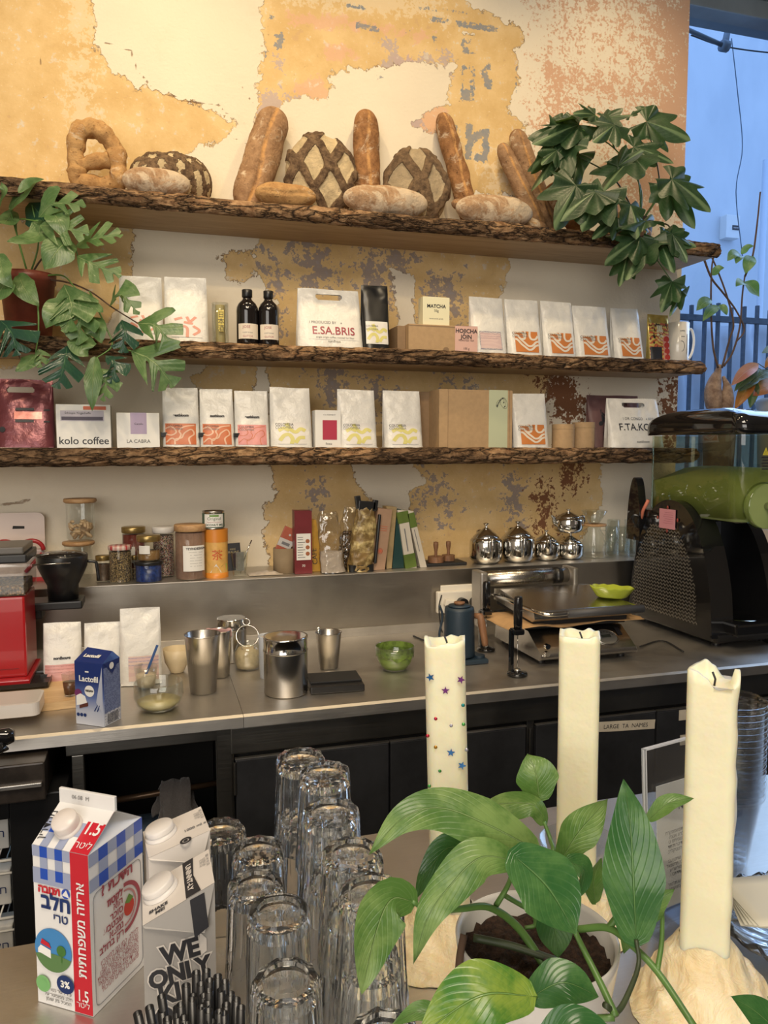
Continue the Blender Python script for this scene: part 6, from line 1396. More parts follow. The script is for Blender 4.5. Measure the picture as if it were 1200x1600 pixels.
t, x, y, r, h = cup('steel_cup', 'tall tapered steel cup in front of the steel shaker', (289, 345, 990, 1089), ZC_, [(0, 0.004), (0.70, 0.004), (0.72, 0.0), (0.97, 0.97), (1.0, 0.985), (1.0, 1.0), (0.97, 0.99), (0.70, 0.03), (0, 0.03)], M_SATIN, 'cup')
q = MB()
t2, x2, y2, r2, h2 = cup('steel_cup', 'steel shaker behind the tall tapered steel cup with pink paper inside', (324, 362, 984, 1062), ZC_, [(0, 0.004), (0.78, 0.004), (0.97, 0.97), (1.0, 1.0), (0.96, 0.99), (0.75, 0.03), (0, 0.03)], M_SATIN, 'cup')
q = MB(); q.grid(lambda u, v: (lerp(-1, 0.9, u)*r2*1.1, -0.008+0.012*math.sin(u*5), h2*(0.86+0.16*v)+0.006*nz(u, v, 0, 5)), 14, 5, mat('pink_tissue', (0.50, 0.30, 0.30), 0.7)); o = q.build('paper_napkin', None, mod=('solid', 0.001)); o.location = (x2, y2+0.01, ZC_); tag(o, 'folded pink paper napkin stuffed in the rear steel shaker', 'napkin')
def canister(label, box, ring=True, lid_mat=None):
    x, y, w, h = stand(*box, ZC_); r = w/2
    t = thing('steel_canister', label, 'canister', (x, y, ZC_+0.0003), 0, 'lidded steel canisters')
    q = MB(); q.lathe([(0, 0), (r*0.96, 0), (r*0.985, 0.004), (r*0.985, h*0.74)], 48, M_SATIN); q.build('canister_body', t)
    q = MB(); q.lathe([(r*0.985, h*0.73), (r*1.0, h*0.735), (r*1.02, h*0.75), (r*1.0, h*0.765), (r*0.985, h*0.78), (r*0.985, h*0.955), (r*1.005, h*0.97), (r*1.0, h), (r*0.9, h*0.996), (0, h)], 48, M_CHROME); q.build('lid', t)
canister('shiny lidded steel canister in the middle of the worktop', (412, 481, 993, 1093))
canister('lidded steel canister at the back near the splashback', (340, 385, 965, 1037))
def sieve_jar():
    t, x, y, r, h = cup('storage_jar', 'round glass jar of cream powder under a small wire sieve', (366, 408, 1003, 1050), ZC_, [(0, 0), (0.8, 0), (1, 0.25), (1, 0.65), (0.75, 0.98), (0.72, 0.98), (0.96, 0.65), (0.96, 0.25), (0.78, 0.05), (0, 0.05)], M_THIN, 'jar', (mat('cream_powder', (0.60, 0.47, 0.30), 0.85, var=0.12, vscale=70), [(0, .05), (.78, .05), (.94, .26), (.94, .6), (.7, .78), (0, .8)]))
    t = thing('wire_sieve', 'small steel wire sieve lying over the jar of cream powder', 'sieve', (x, y, ZC_+h))
    q = MB(); X = tr(0, -0.0, 0.018)@rotx(1.05)
    q.tube([(0.032*math.cos(a), 0.032*math.sin(a), 0) for a in np.linspace(0, 2*PI, 28)[:-1]], 0.0016, M_CHROME, 8, True, X=X); q.build('rim', t)
    q = MB(); q.tube([(0.010*math.cos(a), 0.036+0.010*math.sin(a)+0.006, 0) for a in np.linspace(0, 2*PI, 18)[:-1]], 0.0014, M_CHROME, 6, True, X=X); q.build('loop_handle', t)
    q = MB(); 
    for s in (-1, 1): q.tube([(0.02*s+0.0, -0.02, 0), (0.014*s, -0.055, -0.002), (0.006*s, -0.062, -0.004)], 0.0013, M_CHROME, 6, X=X)
    q.build('prong', t)
sieve_jar()
cup('paper_cup', 'white paper tub half hidden behind the shiny canister', (404, 432, 992, 1062), ZC_, [(0, 0), (0.86, 0), (1, 0.96), (1.03, 0.98), (1.0, 1), (0.96, 0.98), (0.84, 0.04), (0, 0.04)], mat('blue_white_tub', (0.50, 0.53, 0.58), 0.5, var=0.1), 'tub', (mat('stirred_cream', (0.62, 0.55, 0.42), 0.8), [(0, .9), (.9, .88), (.9, .94), (0, .97)]))
t, x, y, r, h = cup('steel_cup', 'steel cup with a spoon standing behind the black scale', (493, 534, 987, 1049), ZC_, [(0, 0.004), (0.72, 0.004), (0.97, 0.96), (1.02, 0.98), (1.0, 1.0), (0.95, 0.98), (0.70, 0.03), (0, 0.03)], M_SATIN, 'cup')
q = MB(); q.tube([(-r*0.5, 0, 0.01), (-r*0.75, 0.005, h*0.95), (-r*0.72, 0.01, h*1.12)], [0.002, 0.0025, 0.0045], M_CHROME, 8); o = q.build('teaspoon'); o.location = (x, y, ZC_); tag(o, 'steel spoon standing in the cup behind the black scale', 'spoon')
def scale_():
    a = atZ(486, 1086, .9); b = atZ(570, 1080, .9); c = atZ(546, 1047, .9); w = (b-a).length; ang = math.atan2(b.y-a.y, b.x-a.x)
    t = thing('kitchen_scale', 'small black kitchen scale near the worktop edge', 'scale', (a.x, a.y, ZC_), ang)
    q = MB(); q.box(0, w, 0, 0.115, 0, 0.018, M_BLACK, b=0.003); q.build('scale_body', t)
    q = MB(); q.box(0.002, w-0.002, 0.030, 0.114, 0.018, 0.024, M_MATTEBLACK, b=0.002); q.build('weighing_plate', t)
scale_()
MLIME = mat('lime_slurry', (0.16, 0.24, 0.035), 0.35, var=0.15)
def green_bowl():
    t, x, y, r, h = cup('glass_bowl', 'glass bowl smeared with green matcha on the worktop', (586, 648, 1008, 1055), ZC_, [(0, 0), (0.55, 0), (0.8, 0.2), (1.0, 0.75), (1.0, 1.0), (0.97, 1.0), (0.96, 0.75), (0.76, 0.22), (0, 0.06)], M_THIN, 'bowl', (MLIME, [(0, .07), (.6, .07), (.78, .25), (.9, .52), (0, .5)]))
    q = MB(); q.grid(lambda u, v: ((r*0.955*math.cos(2*PI*u)), r*0.955*math.sin(2*PI*u), h*(0.97-v*(0.42+0.22*nz(math.cos(2*PI*u)*2, math.sin(2*PI*u)*2, 0, 1.3)))), 60, 6, mat('matcha_smear', (0.13, 0.20, 0.03), 0.7, var=0.4, vscale=60, bump=(60, 0.004)), closed_u=True); q.build('smear', t, label='dark green smear around the inside')
green_bowl()
def sockets():
    for k, (pl, pr, pt, pb, dy) in enumerate(((690, 746, 911, 945, 0.0), (679, 746, 921, 954, -0.0))):
        if k == 0: continue
        x0, x1 = atY(pl, 935, -0.25).x, atY(pr, 935, -0.25).x; z1, z0 = atY(712, pt, -0.25).z, atY(712, pb, -0.25).z
        t = thing('power_socket', 'cream double wall socket with plugs on the splashback', 'socket', ((x0+x1)/2, -0.252, z0))
        w = x1-x0; h = z1-z0
        q = MB(); q.box(-w*0.38, w*0.55, -0.006, 0, 0.012, h+0.018, M_CREAM, b=0.003); q.build('rear_plate', t)
        q = MB(); q.box(-w/2, w/2, -0.028, -0.0065, 0, h, M_CREAM, b=0.005); q.build('front_plate', t)
        for sx in (0.04, 0.34):
            q = MB(); q.cyl(0.019, 0, 0.024, M_BLACK, 24, tr(w*sx, -0.029, h*0.45)@rotx(PI/2)); q.cyl(0.010, 0.024, 0.034, M_BLACK, 20, tr(w*sx, -0.029, h*0.45)@rotx(PI/2)); q.build('black_plug', t)
        q = MB(); q.box(-w*0.42, -w*0.10, -0.05, -0.029, h*0.20, h*0.50, M_CREAM, roty(0.25), b=0.004); q.build('cream_plug', t)
sockets()
M_KETTLE = mat('slate_blue_enamel', (0.018, 0.035, 0.055), 0.45)
def kettle():
    x, y, w, h = stand(693, 742, 944, 1040, ZC_); r = w/2
    t = thing('electric_kettle', 'slate blue kettle with walnut handle and knob on its base', 'kettle', (x, y, ZC_+0.0003))
    hb = 0.018
    q = MB(); q.lathe([(0, hb), (r*0.98, hb), (r, hb+0.004), (r*0.94, h*0.9), (r*0.90, h*0.95), (0, h*0.96)], 44, M_KETTLE); q.build('kettle_body', t)
    q = MB(); q.lathe([(0, h*0.96), (r*0.72, h*0.96), (r*0.70, h*0.985), (0, h*0.99)], 36, M_KETTLE); k = q.build('lid', t)
    q = MB(); q.lathe([(0, h*0.985), (r*0.26, h*0.985), (r*0.36, h*1.02), (r*0.34, h*1.04), (0, h*1.045)], 28, M_WALNUT); q.build('knob', k)
    q = MB(); q.tube(catmull([(-r*0.9, 0, h*0.22), (-r*1.35, 0, h*0.45), (-r*1.15, 0, h*0.8), (-r*1.35, 0.0, h*1.0)], 6), 0.0035, M_KETTLE, 10); q.build('spout', t)
    q = MB(); hx = atY(728, 958, y).x-x; q.tube([(r*0.85, -0.012, h*0.80), (r*1.15, -0.03, h*0.80), (r*1.2, -0.035, h*0.70), (r*1.40, -0.04, h*0.36), (r*1.42, -0.04, h*0.30)], [0.008, 0.011, 0.012, 0.010, 0.009], M_WALNUT, 14); q.build('handle', t)
    q = MB(); q.box(-r*1.0, r*1.55, -r*1.15, r*0.9, 0, 0.014, M_KETTLE, b=0.004); q.cyl(0.016, 0.013, 0.022, M_KETTLE, 20, tr(r*1.15, -r*0.6, 0)); q.build('power_base', t)
kettle()
def frother(label, px, pt, pb, ph, with_rod):
    f = atZ(px, pb, .9); y = f.y+0.026; x = atY(px, pb, y).x; Z = lambda py: atY(px, py, y).z-0.9
    t = thing('milk_frother', label, 'frother', (x, y, ZC_+0.0003), 0, 'black milk frothers on stands')
    q = MB(); q.lathe([(0, 0), (0.027, 0), (0.029, 0.003), (0.028, 0.008), (0.008, 0.012), (0, 0.012)], 32, M_GLOSS); q.build('stand_base', t)
    q = MB(); q.box(-0.018, -0.008, 0.004, 0.022, 0.006, Z(ph), M_GLOSS, b=0.003); q.box(-0.016, 0.014, -0.016, 0.02, Z(ph)-0.012, Z(ph)+0.004, M_GLOSS, b=0.004); q.build('stand', t)
    q = MB(); q.lathe([(0, Z(ph)+0.004), (0.0115, Z(ph)+0.004), (0.0125, Z(ph)+0.02), (0.0125, Z(pt)-0.012), (0.0105, Z(pt)-0.003), (0, Z(pt))], 24, M_GLOSS); q.build('grip', t)
    q = MB(); q.box(0.000, 0.010, -0.0135, -0.0120, Z(pt)-0.042, Z(pt)-0.040, M_CHROME); q.tube([(0, 0, 0.014), (0, 0, Z(ph)-0.012)], 0.0013, M_CHROME, 6); q.lathe([(0, 0.012), (0.011, 0.012), (0.009, 0.018), (0, 0.020)], 20, M_CHROME); q.build('whisk', t)
frother('black handheld milk frother on its stand in front of the grill', 808, 931, 1060, 985, True)
frother('black handheld milk frother on its stand beside the blue kettle', 759, 908, 1020, 955, True)
def grill():
    # panini press
    a = atZ(845, 1041, .9); b = atZ(1008, 1031, .9); ang = 0.0
    w = 0.335; x0 = a.x-0.01; y0 = a.y+0.008
    t = thing('panini_grill', 'open steel panini grill with brown paper between its plates', 'grill', (x0, y0, ZC_), 0.0)
    Z = lambda px, py, Y: atY(px, py, Y).z-ZC_
    zb = 0.10
    q = MB(); q.prism([(0, 0.012), (-0.012, 0.020), (-0.008, 0.032), (0.075, 0.085), (0.30, 0.095), (0.31, 0.012)], 0.01, w, M_SATIN, 'x'); q.build('base_housing', t, mod=('bevel', 0.004))
    q = MB()
    for x in (0.03, w-0.03):
        for y in (0.03, 0.27): q.cyl(0.012, 0, 0.013, M_BLACK, 14, tr(x, y, 0))
    q.build('feet', t)
    q = MB(); q.box(0.0, w+0.004, 0.06, 0.30, 0.094, 0.106, M_MATTEBLACK, b=0.003); q.build('lower_plate', t)
    q = MB(); # sloped control fascia details
    X = tr(0, -0.010, 0.030)@rotx(-math.atan2(0.053, 0.083)+PI/2-PI/2)
    sl = math.atan2(0.053, 0.083)
    X = tr(0, -0.0085, 0.0325)@rotx(sl)     # local y runs up the slope, z is its normal
    q.lathe([(0, 0.001), (0.020, 0.001), (0.022, 0.0)], 28, M_CHROME, X@tr(0.165, 0.048, 0.001), sx=1.25, sy=0.9); q.lathe([(0, 0.002), (0.017, 0.0018)], 28, M_INK, X@tr(0.165, 0.048, 0.001), sx=1.25, sy=0.85); q.text('tekno', 0.010, M_PALELBL, X@tr(0.165, 0.045, 0.0035)@rotx(-PI/2)); q.build('badge', t)
    q = MB(); q.lathe([(0.030, 0.0), (0.033, 0.002), (0.031, 0.003), (0.029, 0.001)], 32, M_CHROME, X@tr(0.255, 0.050, 0.0005), sx=1.25, sy=1.0); q.lathe([(0, 0.0015), (0.029, 0.001)], 32, mat('dial_grey', (0.18, 0.18, 0.17), 0.4, 0.5), X@tr(0.255, 0.050, 0.0005), sx=1.25, sy=1.0); q.box(-0.016, 0.016, -0.005, 0.006, 0.002, 0.003, mat('display_dark', (0.03, 0.035, 0.03), 0.2), X@tr(0.255, 0.052, 0))
    for k in range(7):
        aa = PI*(0.1+0.13*k); q.lathe([(0, 0.0035), (0.002, 0.003)], 8, M_INK, X@tr(0.255+0.026*math.cos(aa), 0.050+0.019*math.sin(aa), 0))
    q.build('control_dial', t, label='round grey control dial with display')
    q = MB(); q.box(0.300, 0.316, 0.055, 0.085, 0.0005, 0.0012, M_INK, X); q.build('warning_label', t)
    for k in range(2):
        q = MB(); q.cyl(0.008, 0, 0.012, M_CHROME, 18, tr(0.028, -0.005, 0.058-0.022*k)@rotx(PI/2+0.0)); q.build('screw_knob', t)
    # lid, tilted
    zl0 = Z(880, 975, y0+0.02); 
    XL_ = tr(0, 0.30, 0.142)@rotx(0.07)
    q = MB(); q.prism([(0.0, 0.0), (-0.27, 0.0), (-0.285, 0.012), (-0.275, 0.034), (-0.05, 0.044), (0.0, 0.036)], 0.0, w, M_SATIN, 'x', XL_); q.build('lid_housing', t, mod=('bevel', 0.004))
    q = MB(); q.box(0.006, w-0.006, -0.265, -0.01, -0.014, 0.0, M_MATTEBLACK, XL_, b=0.003); q.build('upper_plate', t)
    q = MB(); q.tube([(0.09, -0.318, 0.034), (w+0.01, -0.318, 0.034)], 0.0125, mat('dark_grey_grip', (0.06, 0.06, 0.065), 0.5), 16, X=XL_); q.build('grip', t, label='dark grey front grip')
    q = MB()
    q.tube(catmull([(-0.012, -0.02, 0.02), (-0.014, -0.12, 0.030), (0.0, -0.27, 0.036), (0.03, -0.316, 0.034), (0.10, -0.318, 0.034)], 6), 0.006, M_CHROME, 10, X=XL_); q.tube([(w+0.008, -0.02, 0.02), (w+0.012, -0.27, 0.03), (w+0.012, -0.318, 0.034)], 0.006, M_CHROME, 10, X=XL_); q.build('handle_bar', t)
    q = MB(); q.tube([(-0.045, 0.33, 0.205), (w-0.04, 0.33, 0.205)], 0.026, M_SATIN, 24); q.box(-0.055, -0.03, 0.28, 0.36, 0.05, 0.235, M_STEEL, b=0.006); q.box(w-0.05, w-0.03, 0.28, 0.36, 0.05, 0.235, M_STEEL, b=0.006); q.tube([(w-0.10, 0.33, 0.205), (w-0.075, 0.33, 0.205)], 0.0285, M_BLACK, 24); q.build('hinge_bar', t)
    # brown baking paper
    q = MB()
    def fn(u, v):
        x = lerp(-0.075, w+0.055, u); y = lerp(0.012-0.02*math.sin(PI*u*1.0)*0+0.02*u, 0.235, v); return (x, y, 0.1085+0.014*(1-v)*0+0.004*nz(x, y, 0, 14)+0.0+0.004*math.sin(u*11)*(1-v)-0.010*sstep(0.1, 0.0, u)-0.004*(v < .1)+0.004)
    q.grid(fn, 30, 20, mat('baking_paper', (0.50, 0.31, 0.15), 0.8, var=0.08, vscale=40)); o = q.build('baking_paper', None, mod=('solid', 0.001)); o.location = (x0, y0, ZC_); tag(o, 'sheet of brown baking paper sticking out of the panini grill', 'paper')
    # green dish on the grill lid
    xd = atY(955, 940, y0+0.10).x; yd = y0+0.10; zd = (XL_@Vector((0, -0.20, 0.040))).z
    t = thing('oval_dish', 'glossy lime green oval dish resting on the grill lid', 'dish', (xd, yd, ZC_+zd-0.0), 0.0)
    MG = mat('lime_glaze', (0.42, 0.50, 0.05), 0.12, coat=0.6)
    r = (atY(988, 935, yd).x-atY(922, 935, yd).x)/2; hh = 0.034
    q = MB(); q.lathe([(0, 0.004), (r*0.62, 0.0), (r*0.70, 0.004), (r*0.97, hh*0.85), (r, hh), (r*0.94, hh), (r*0.64, 0.010), (0, 0.009)], 44, MG, roty(0.08), sy=0.62, ang=0.0)
    for v in q.v:
        if v.z > hh*0.6: v.z += 0.002*math.sin(math.atan2(v.y, v.x)*9)
    q.build('dish_body', t)
grill()
def cables():
    q = MB(); p = [atZ(0+1000, 1012, .9), atZ(1035, 1003, .9), atZ(1068, 1020, .9)]; q.tube([v+Vector((0, 0, 0.004)) for v in catmull(p)], 0.0025, M_MATTEBLACK, 6); o = q.build('power_cord'); tag(o, 'thin dark cord lying on the worktop right of the grill', 'cord')
    q = MB(); p = [atZ(646, 996, .9), atZ(655, 1000, .9), atZ(668, 1004, .9), atZ(690, 1002, .9)]; q.tube([v+Vector((0, 0, 0.005)) for v in catmull(p)], 0.003, M_MATTEBLACK, 6); o = q.build('power_cord'); tag(o, 'short black cord lying left of the blue kettle', 'cord')
    q = MB(); p = [atY(690, 930, -0.28), atY(686, 950, -0.30), atY(690, 985, -0.29), atY(700, 1000, -0.30)]; q.tube(catmull(p), 0.0025, M_MATTEBLACK, 6); o = q.build('power_cord'); tag(o, 'thin black cord looping down from the cream plug behind the kettle', 'cord')
cables()
# ---------------------------------------------------------------- slush machine at the right
def slush():
    X0, YFm, YBm = 1.70, -0.74, -0.29
    t = thing('slush_machine', 'black slush machine with a clear tank of green drink and grilled side', 'drink machine', (X0, -0.5, 0.9006))
    oy, oz = -0.5, 0.9006
    Y = lambda y: y-oy
    # side shell: arch outline in the yz plane, extruded in x
    zt = 1.362-oz
    def arch(y0, y1, z0, z1, n=30, p=2.3):
        cy = (y0+y1)/2; a = (y1-y0)/2; out = [(y0, z0)]
        for i in range(n+1):
            s = -1+2*i/n; out.append((cy+a*s*(1.0), z0+(z1-z0)*(1-abs(s)**p)**(1/1.7)))
        out.append((y1, z0)); return out
    o1 = arch(Y(YFm), Y(YBm), 0.03, zt)
    q = MB(); q.prism(o1, 0.0, 0.085, M_GLOSS, 'x', smooth=False); q.build('side_shell', t, mod=('bevel', 0.012))
    q = MB(); q.prism(arch(Y(YFm)-0.01, Y(YBm)+0.004, 0.0, zt-0.03), 0.225, 0.27, M_GLOSS, 'x'); q.build('far_side_shell', t, mod=('bevel', 0.012))
    q = MB(); q.box(0.03, 0.235, Y(-0.50), Y(YBm)+0.01, 0.03, zt-0.06, mat('dark_panel_steel', (0.09, 0.10, 0.12), 0.4, 0.6, var=0.1), b=0.004); q.build('core_panel', t)
    q = MB(); q.box(0.02, 0.265, Y(-0.56), Y(YBm), zt-0.075, zt-0.045, M_GLOSS, b=0.006); q.build('tank_deck', t)
    q = MB(); q.box(0.02, 0.27, Y(-0.74), Y(YBm), 0.012, 0.045, M_GLOSS, b=0.006)
    for x in (0.05, 0.235):
        for y in (-0.70, -0.33): q.cyl(0.014, -0.0005, 0.014, M_BLACK, 14, tr(x, Y(y), 0))
    q.build('base', t)
    # chevron grille on the side
    q = MB(); gy0, gy1 = Y(-0.67), Y(-0.31)
    g = NT('grille_slot'); g.p(col=(0.26, 0.24, 0.21), rough=0.4, metal=0.7)
    nrow = 25
    for r_ in range(nrow):
        z = 0.065+r_*0.0125; s = (z-0.065)/(zt-0.065)
        half = 0.5*(1-abs(s*1.06)**2.6)
        cy = lerp(gy0, gy1, 0.5)+0.012*s; yw = (gy1-gy0)*half
        if yw < 0.03: continue
        st_ = 0.0085; i0 = math.ceil((cy-yw-gy0)/st_); i1 = int((cy+yw-gy0)/st_); pts = [(gy0+i*st_, z+(0.0036 if i % 2 else -0.0036)) for i in range(i0, i1+1)]
        vs = [(-0.0016, p[0], p[1]+0.0017) for p in pts]+[(-0.0016, p[0], p[1]-0.0017) for p in pts]+[(0.002, p[0], p[1]+0.0017) for p in pts]+[(0.002, p[0], p[1]-0.0017) for p in pts]
        N = len(pts); fs = []
        for i in range(N-1):
            fs += [(i, N+i, N+i+1, i+1), (i, i+1, 2*N+i+1, 2*N+i), (N+i, 3*N+i, 3*N+i+1, N+i+1)]
        q.add(vs, fs, g.m)
    q.build('side_grille', t, label='grey zigzag slats in the black side')
    # pink note held by red petals
    M_NOTE = mat('pink_note', (0.62, 0.28, 0.33), 0.6); zc = 1.265-oz
    def atX(px, py, X):
        r = _ray(px, py); return _C+r*(X/r.x)
    n0 = atX(1031, 794, X0-0.003); n1 = atX(1055, 828, X0-0.003)
    o2 = MB(); o2.box(-0.0006, 0.0, min(n0.y, n1.y), max(n0.y, n1.y), n1.z, n0.z, M_NOTE)
    yc = (n0.y+n1.y)/2; zc = (n0.z+n1.z)/2; wy = abs(n1.y-n0.y); wz = n0.z-n1.z
    for k in range(6): o2.box(-0.0009, -0.0005, yc-wy*0.36, yc+wy*(0.15+0.05*(k % 3)), zc+wz*(0.32-0.11*k), zc+wz*(0.335-0.11*k), mat('note_ink', (0.35, 0.1, 0.15), 0.6))
    no = o2.build('paper_note'); no.location = (X0-0.0036, 0, 0); tag(no, 'small handwritten pink note stuck on the black machine side', 'note')
    MPt = mat('red_tack', (0.30, 0.05, 0.04), 0.4)
    for k, (dy, dz) in enumerate(((0, wz*0.58), (0, -wz*0.62), (wy*0.62, 0), (-wy*0.62, 0))):
        q = MB(); q.lathe([(0, 0.001), (0.005, 0.0008), (0.005, 0)], 10, MPt, tr(-0.0125+0.009, yc+dy-oy, zc+dz-oz)@roty(-PI/2), sx=1.3, sy=0.9); q.build('sticker', t, label='small red sticker beside the note')
    # tank
    tx0, tx1, ty0, ty1 = 0.030, 0.245, Y(-0.80), Y(-0.33); tz0, tz1 = 1.305-oz, 1.583-oz
    TX = lambda u: u
    def tankloop(k, z): return [(x, y, z) for x, y in rrect(tx0-0.0+k, tx1-k, ty0+k, ty1-k, 0.05, 8)]
    def shell(q, levels, m):
        vs = []; n = None
        for k, z in levels:
            L_ = tankloop(k, z); n = len(L_); vs += L_
        fs = [(j*n+i, j*n+(i+1) % n, (j+1)*n+(i+1) % n, (j+1)*n+i) for j in range(len(levels)-1) for i in range(n)]
        q.add(vs, fs, m, True)
    g = thin_glass('tank_plastic', (0.64, 0.65, 0.50), 0.7)
    q = MB(); shell(q, [(0.012, tz0), (0.0, tz0+0.02), (0.0, tz1)], g); q.build('tank', t, label='clear squarish tank')
    g = NT('green_slush'); n = g.noise(9, 4, 0.6); g.p(col=g.mix(n, (0.22, 0.28, 0.10), (0.29, 0.36, 0.14)), rough=0.5, spec=0.3); MSL = g.m
    q = MB()
    n = 24; L0 = rrect(tx0+0.006, tx1-0.006, ty0+0.006, ty1-0.006, 0.045, 8); N = len(L0)
    def top(x, y): return tz0+0.115+0.055*sstep(tx0, tx0+0.20, x)+0.01*nz(x, y, 0, 12)
    vs = [(x, y, tz0+0.004) for x, y in L0]+[(x, y, top(x, y)) for x, y in L0]+[((tx0+tx1)/2, (ty0+ty1)/2, tz0+0.175)]
    fs = [(i, (i+1) % N, N+(i+1) % N, N+i) for i in range(N)]+[(N+i, N+(i+1) % N, 2*N) for i in range(N)]+[list(reversed(range(N)))]
    q.add(vs, fs, MSL, True); q.build('green_drink', t, label='pale green drink filling the tank')
    # round front boss
    fx = 0.125; fy = ty0; fz = tz0+0.055
    q = MB(); q.cyl(0.070, -0.0, 0.02, MSL, 40, tr(fx, fy+0.006, fz)@rotx(PI/2)); q.lathe([(0.070, 0), (0.074, 0.0), (0.074, 0.024), (0.070, 0.026)], 40, g and thin_glass('boss_plastic', (0.8, 0.85, 0.7), 1.0), tr(fx, fy+0.006, fz)@rotx(PI/2)); q.build('round_front', t)
    # small bumpers of the side arms holding the tank
    q = MB(); q.prism(arch(Y(-0.345), Y(-0.262), zt-0.16, zt+0.07, 20, 2.2), 0.0, 0.03, M_GLOSS, 'x'); q.build('rear_arm', t, mod=('bevel', 0.006))
    q = MB(); q.tube([(0.012, Y(-0.33), zt-0.10), (0.012, Y(-0.345), zt-0.05), (0.015, Y(-0.37), zt-0.01)], 0.006, mat('salmon_gasket', (0.50, 0.16, 0.10), 0.5), 8); q.build('gasket', t, label='salmon coloured gasket')
    # lid
    q = MB(); vs = []; lv = 10; M = 36
    for j in range(lv+1):
        s = j/lv; z = tz1+0.002+0.078*math.sin(s*PI/2)**0.75; ins = -0.010+0.20*(1-math.cos(s*PI/2))**1.35
        ix = -0.006+0.085*(1-math.cos(s*PI/2))**1.5
        for (x, y) in rrect(tx0+ix-0.004, tx1-ix+0.004, ty0-0.006+ins*1.0, ty1+0.006-ins, max(0.010, 0.05-0.036*s), 8): vs.append((x, y, z+0.010*math.sin(x*16)*s))
    N = len(rrect(0, 1, 0, 1, 0.1, 8)); fs = [(j*N+i, j*N+(i+1) % N, (j+1)*N+(i+1) % N, (j+1)*N+i) for j in range(lv) for i in range(N)]+[[lv*N+i for i in range(N)]]+[[i for i in reversed(range(N))]]
    q.add(vs, fs, M_GLOSS, True); q.build('tank_lid', t, label='domed glossy black lid')
    # warning decal
    q = MB(); dx = 0.125; dy = ty0-0.0012; MY = mat('decal_yellow', (0.55, 0.48, 0.05), 0.5)
    q.add([(dx-0.012, dy, tz1-0.065), (dx+0.012, dy, tz1-0.065), (dx, dy, tz1-0.040)], [(0, 1, 2)], MY)
    for k, s in enumerate((1, .7, .9, .6, .8)): q.box(dx-0.016*s, dx+0.016*s, dy-0.0003, dy, tz1-0.074-0.009*k, tz1-0.070-0.009*k, M_INK)
    q.text('⚠', 0.012, M_INK, tr(dx, dy-0.0005, tz1-0.060)); q.build('warning_decal', t)
    # tap
    q = MB(); q.tube([(fx+0.0, fy-0.015, fz+0.0), (fx, fy-0.06, fz+0.0)], 0.012, M_CHROME, 16); q.cyl(0.0135, -0.052, 0.042, M_CHROME, 20, tr(fx, fy-0.055, fz)); q.cyl(0.017, -0.006, 0.006, M_CHROME, 20, tr(fx, fy-0.055, fz)); q.build('tap', t)
    q = MB(); q.cyl(0.016, -0.085, -0.052, thin_glass('nozzle_plastic', (0.75, 0.8, 0.55), 1.0), 20, tr(fx, fy-0.055, fz)); q.cyl(0.012, -0.08, -0.056, MSL, 16, tr(fx, fy-0.055, fz)); q.build('nozzle', t)
    q = MB(); q.tube(catmull([(fx+0.012, fy-0.07, fz-0.01), (fx+0.035, fy-0.085, fz+0.02), (fx+0.040, fy-0.085, fz+0.07), (fx+0.036, fy-0.085, fz+0.11)], 6), [0.006]*6+[0.009]*6+[0.013]*7, M_GLOSS, 12); q.build('tap_lever', t)
    # drip tray
    q = MB(); q.box(0.045, 0.225, Y(-0.80), Y(-0.62), 0.045, 0.085, M_GLOSS, b=0.008); q.lathe([(0, 0.090), (0.05, 0.088), (0.055, 0.085)], 30, M_CHROME, tr(0.135, Y(-0.71), 0)); q.build('drip_tray', t)
    q = MB(); q.tube([(0.095, Y(-0.50), 0.135), (0.105, Y(-0.56), 0.118)], 0.009, M_GLOSS, 12); q.build('switch_knob', t)
    q = MB(); q.lathe([(0, 0.002), (0.003, 0)], 10, mat('red_lamp', (0.8, 0.05, 0.03), 0.3, emit=(1, 0.05, 0.02, 1), es=4), tr(0.21, Y(-0.503), 0.12)@rotx(PI/2)); q.build('indicator', t)
slush()
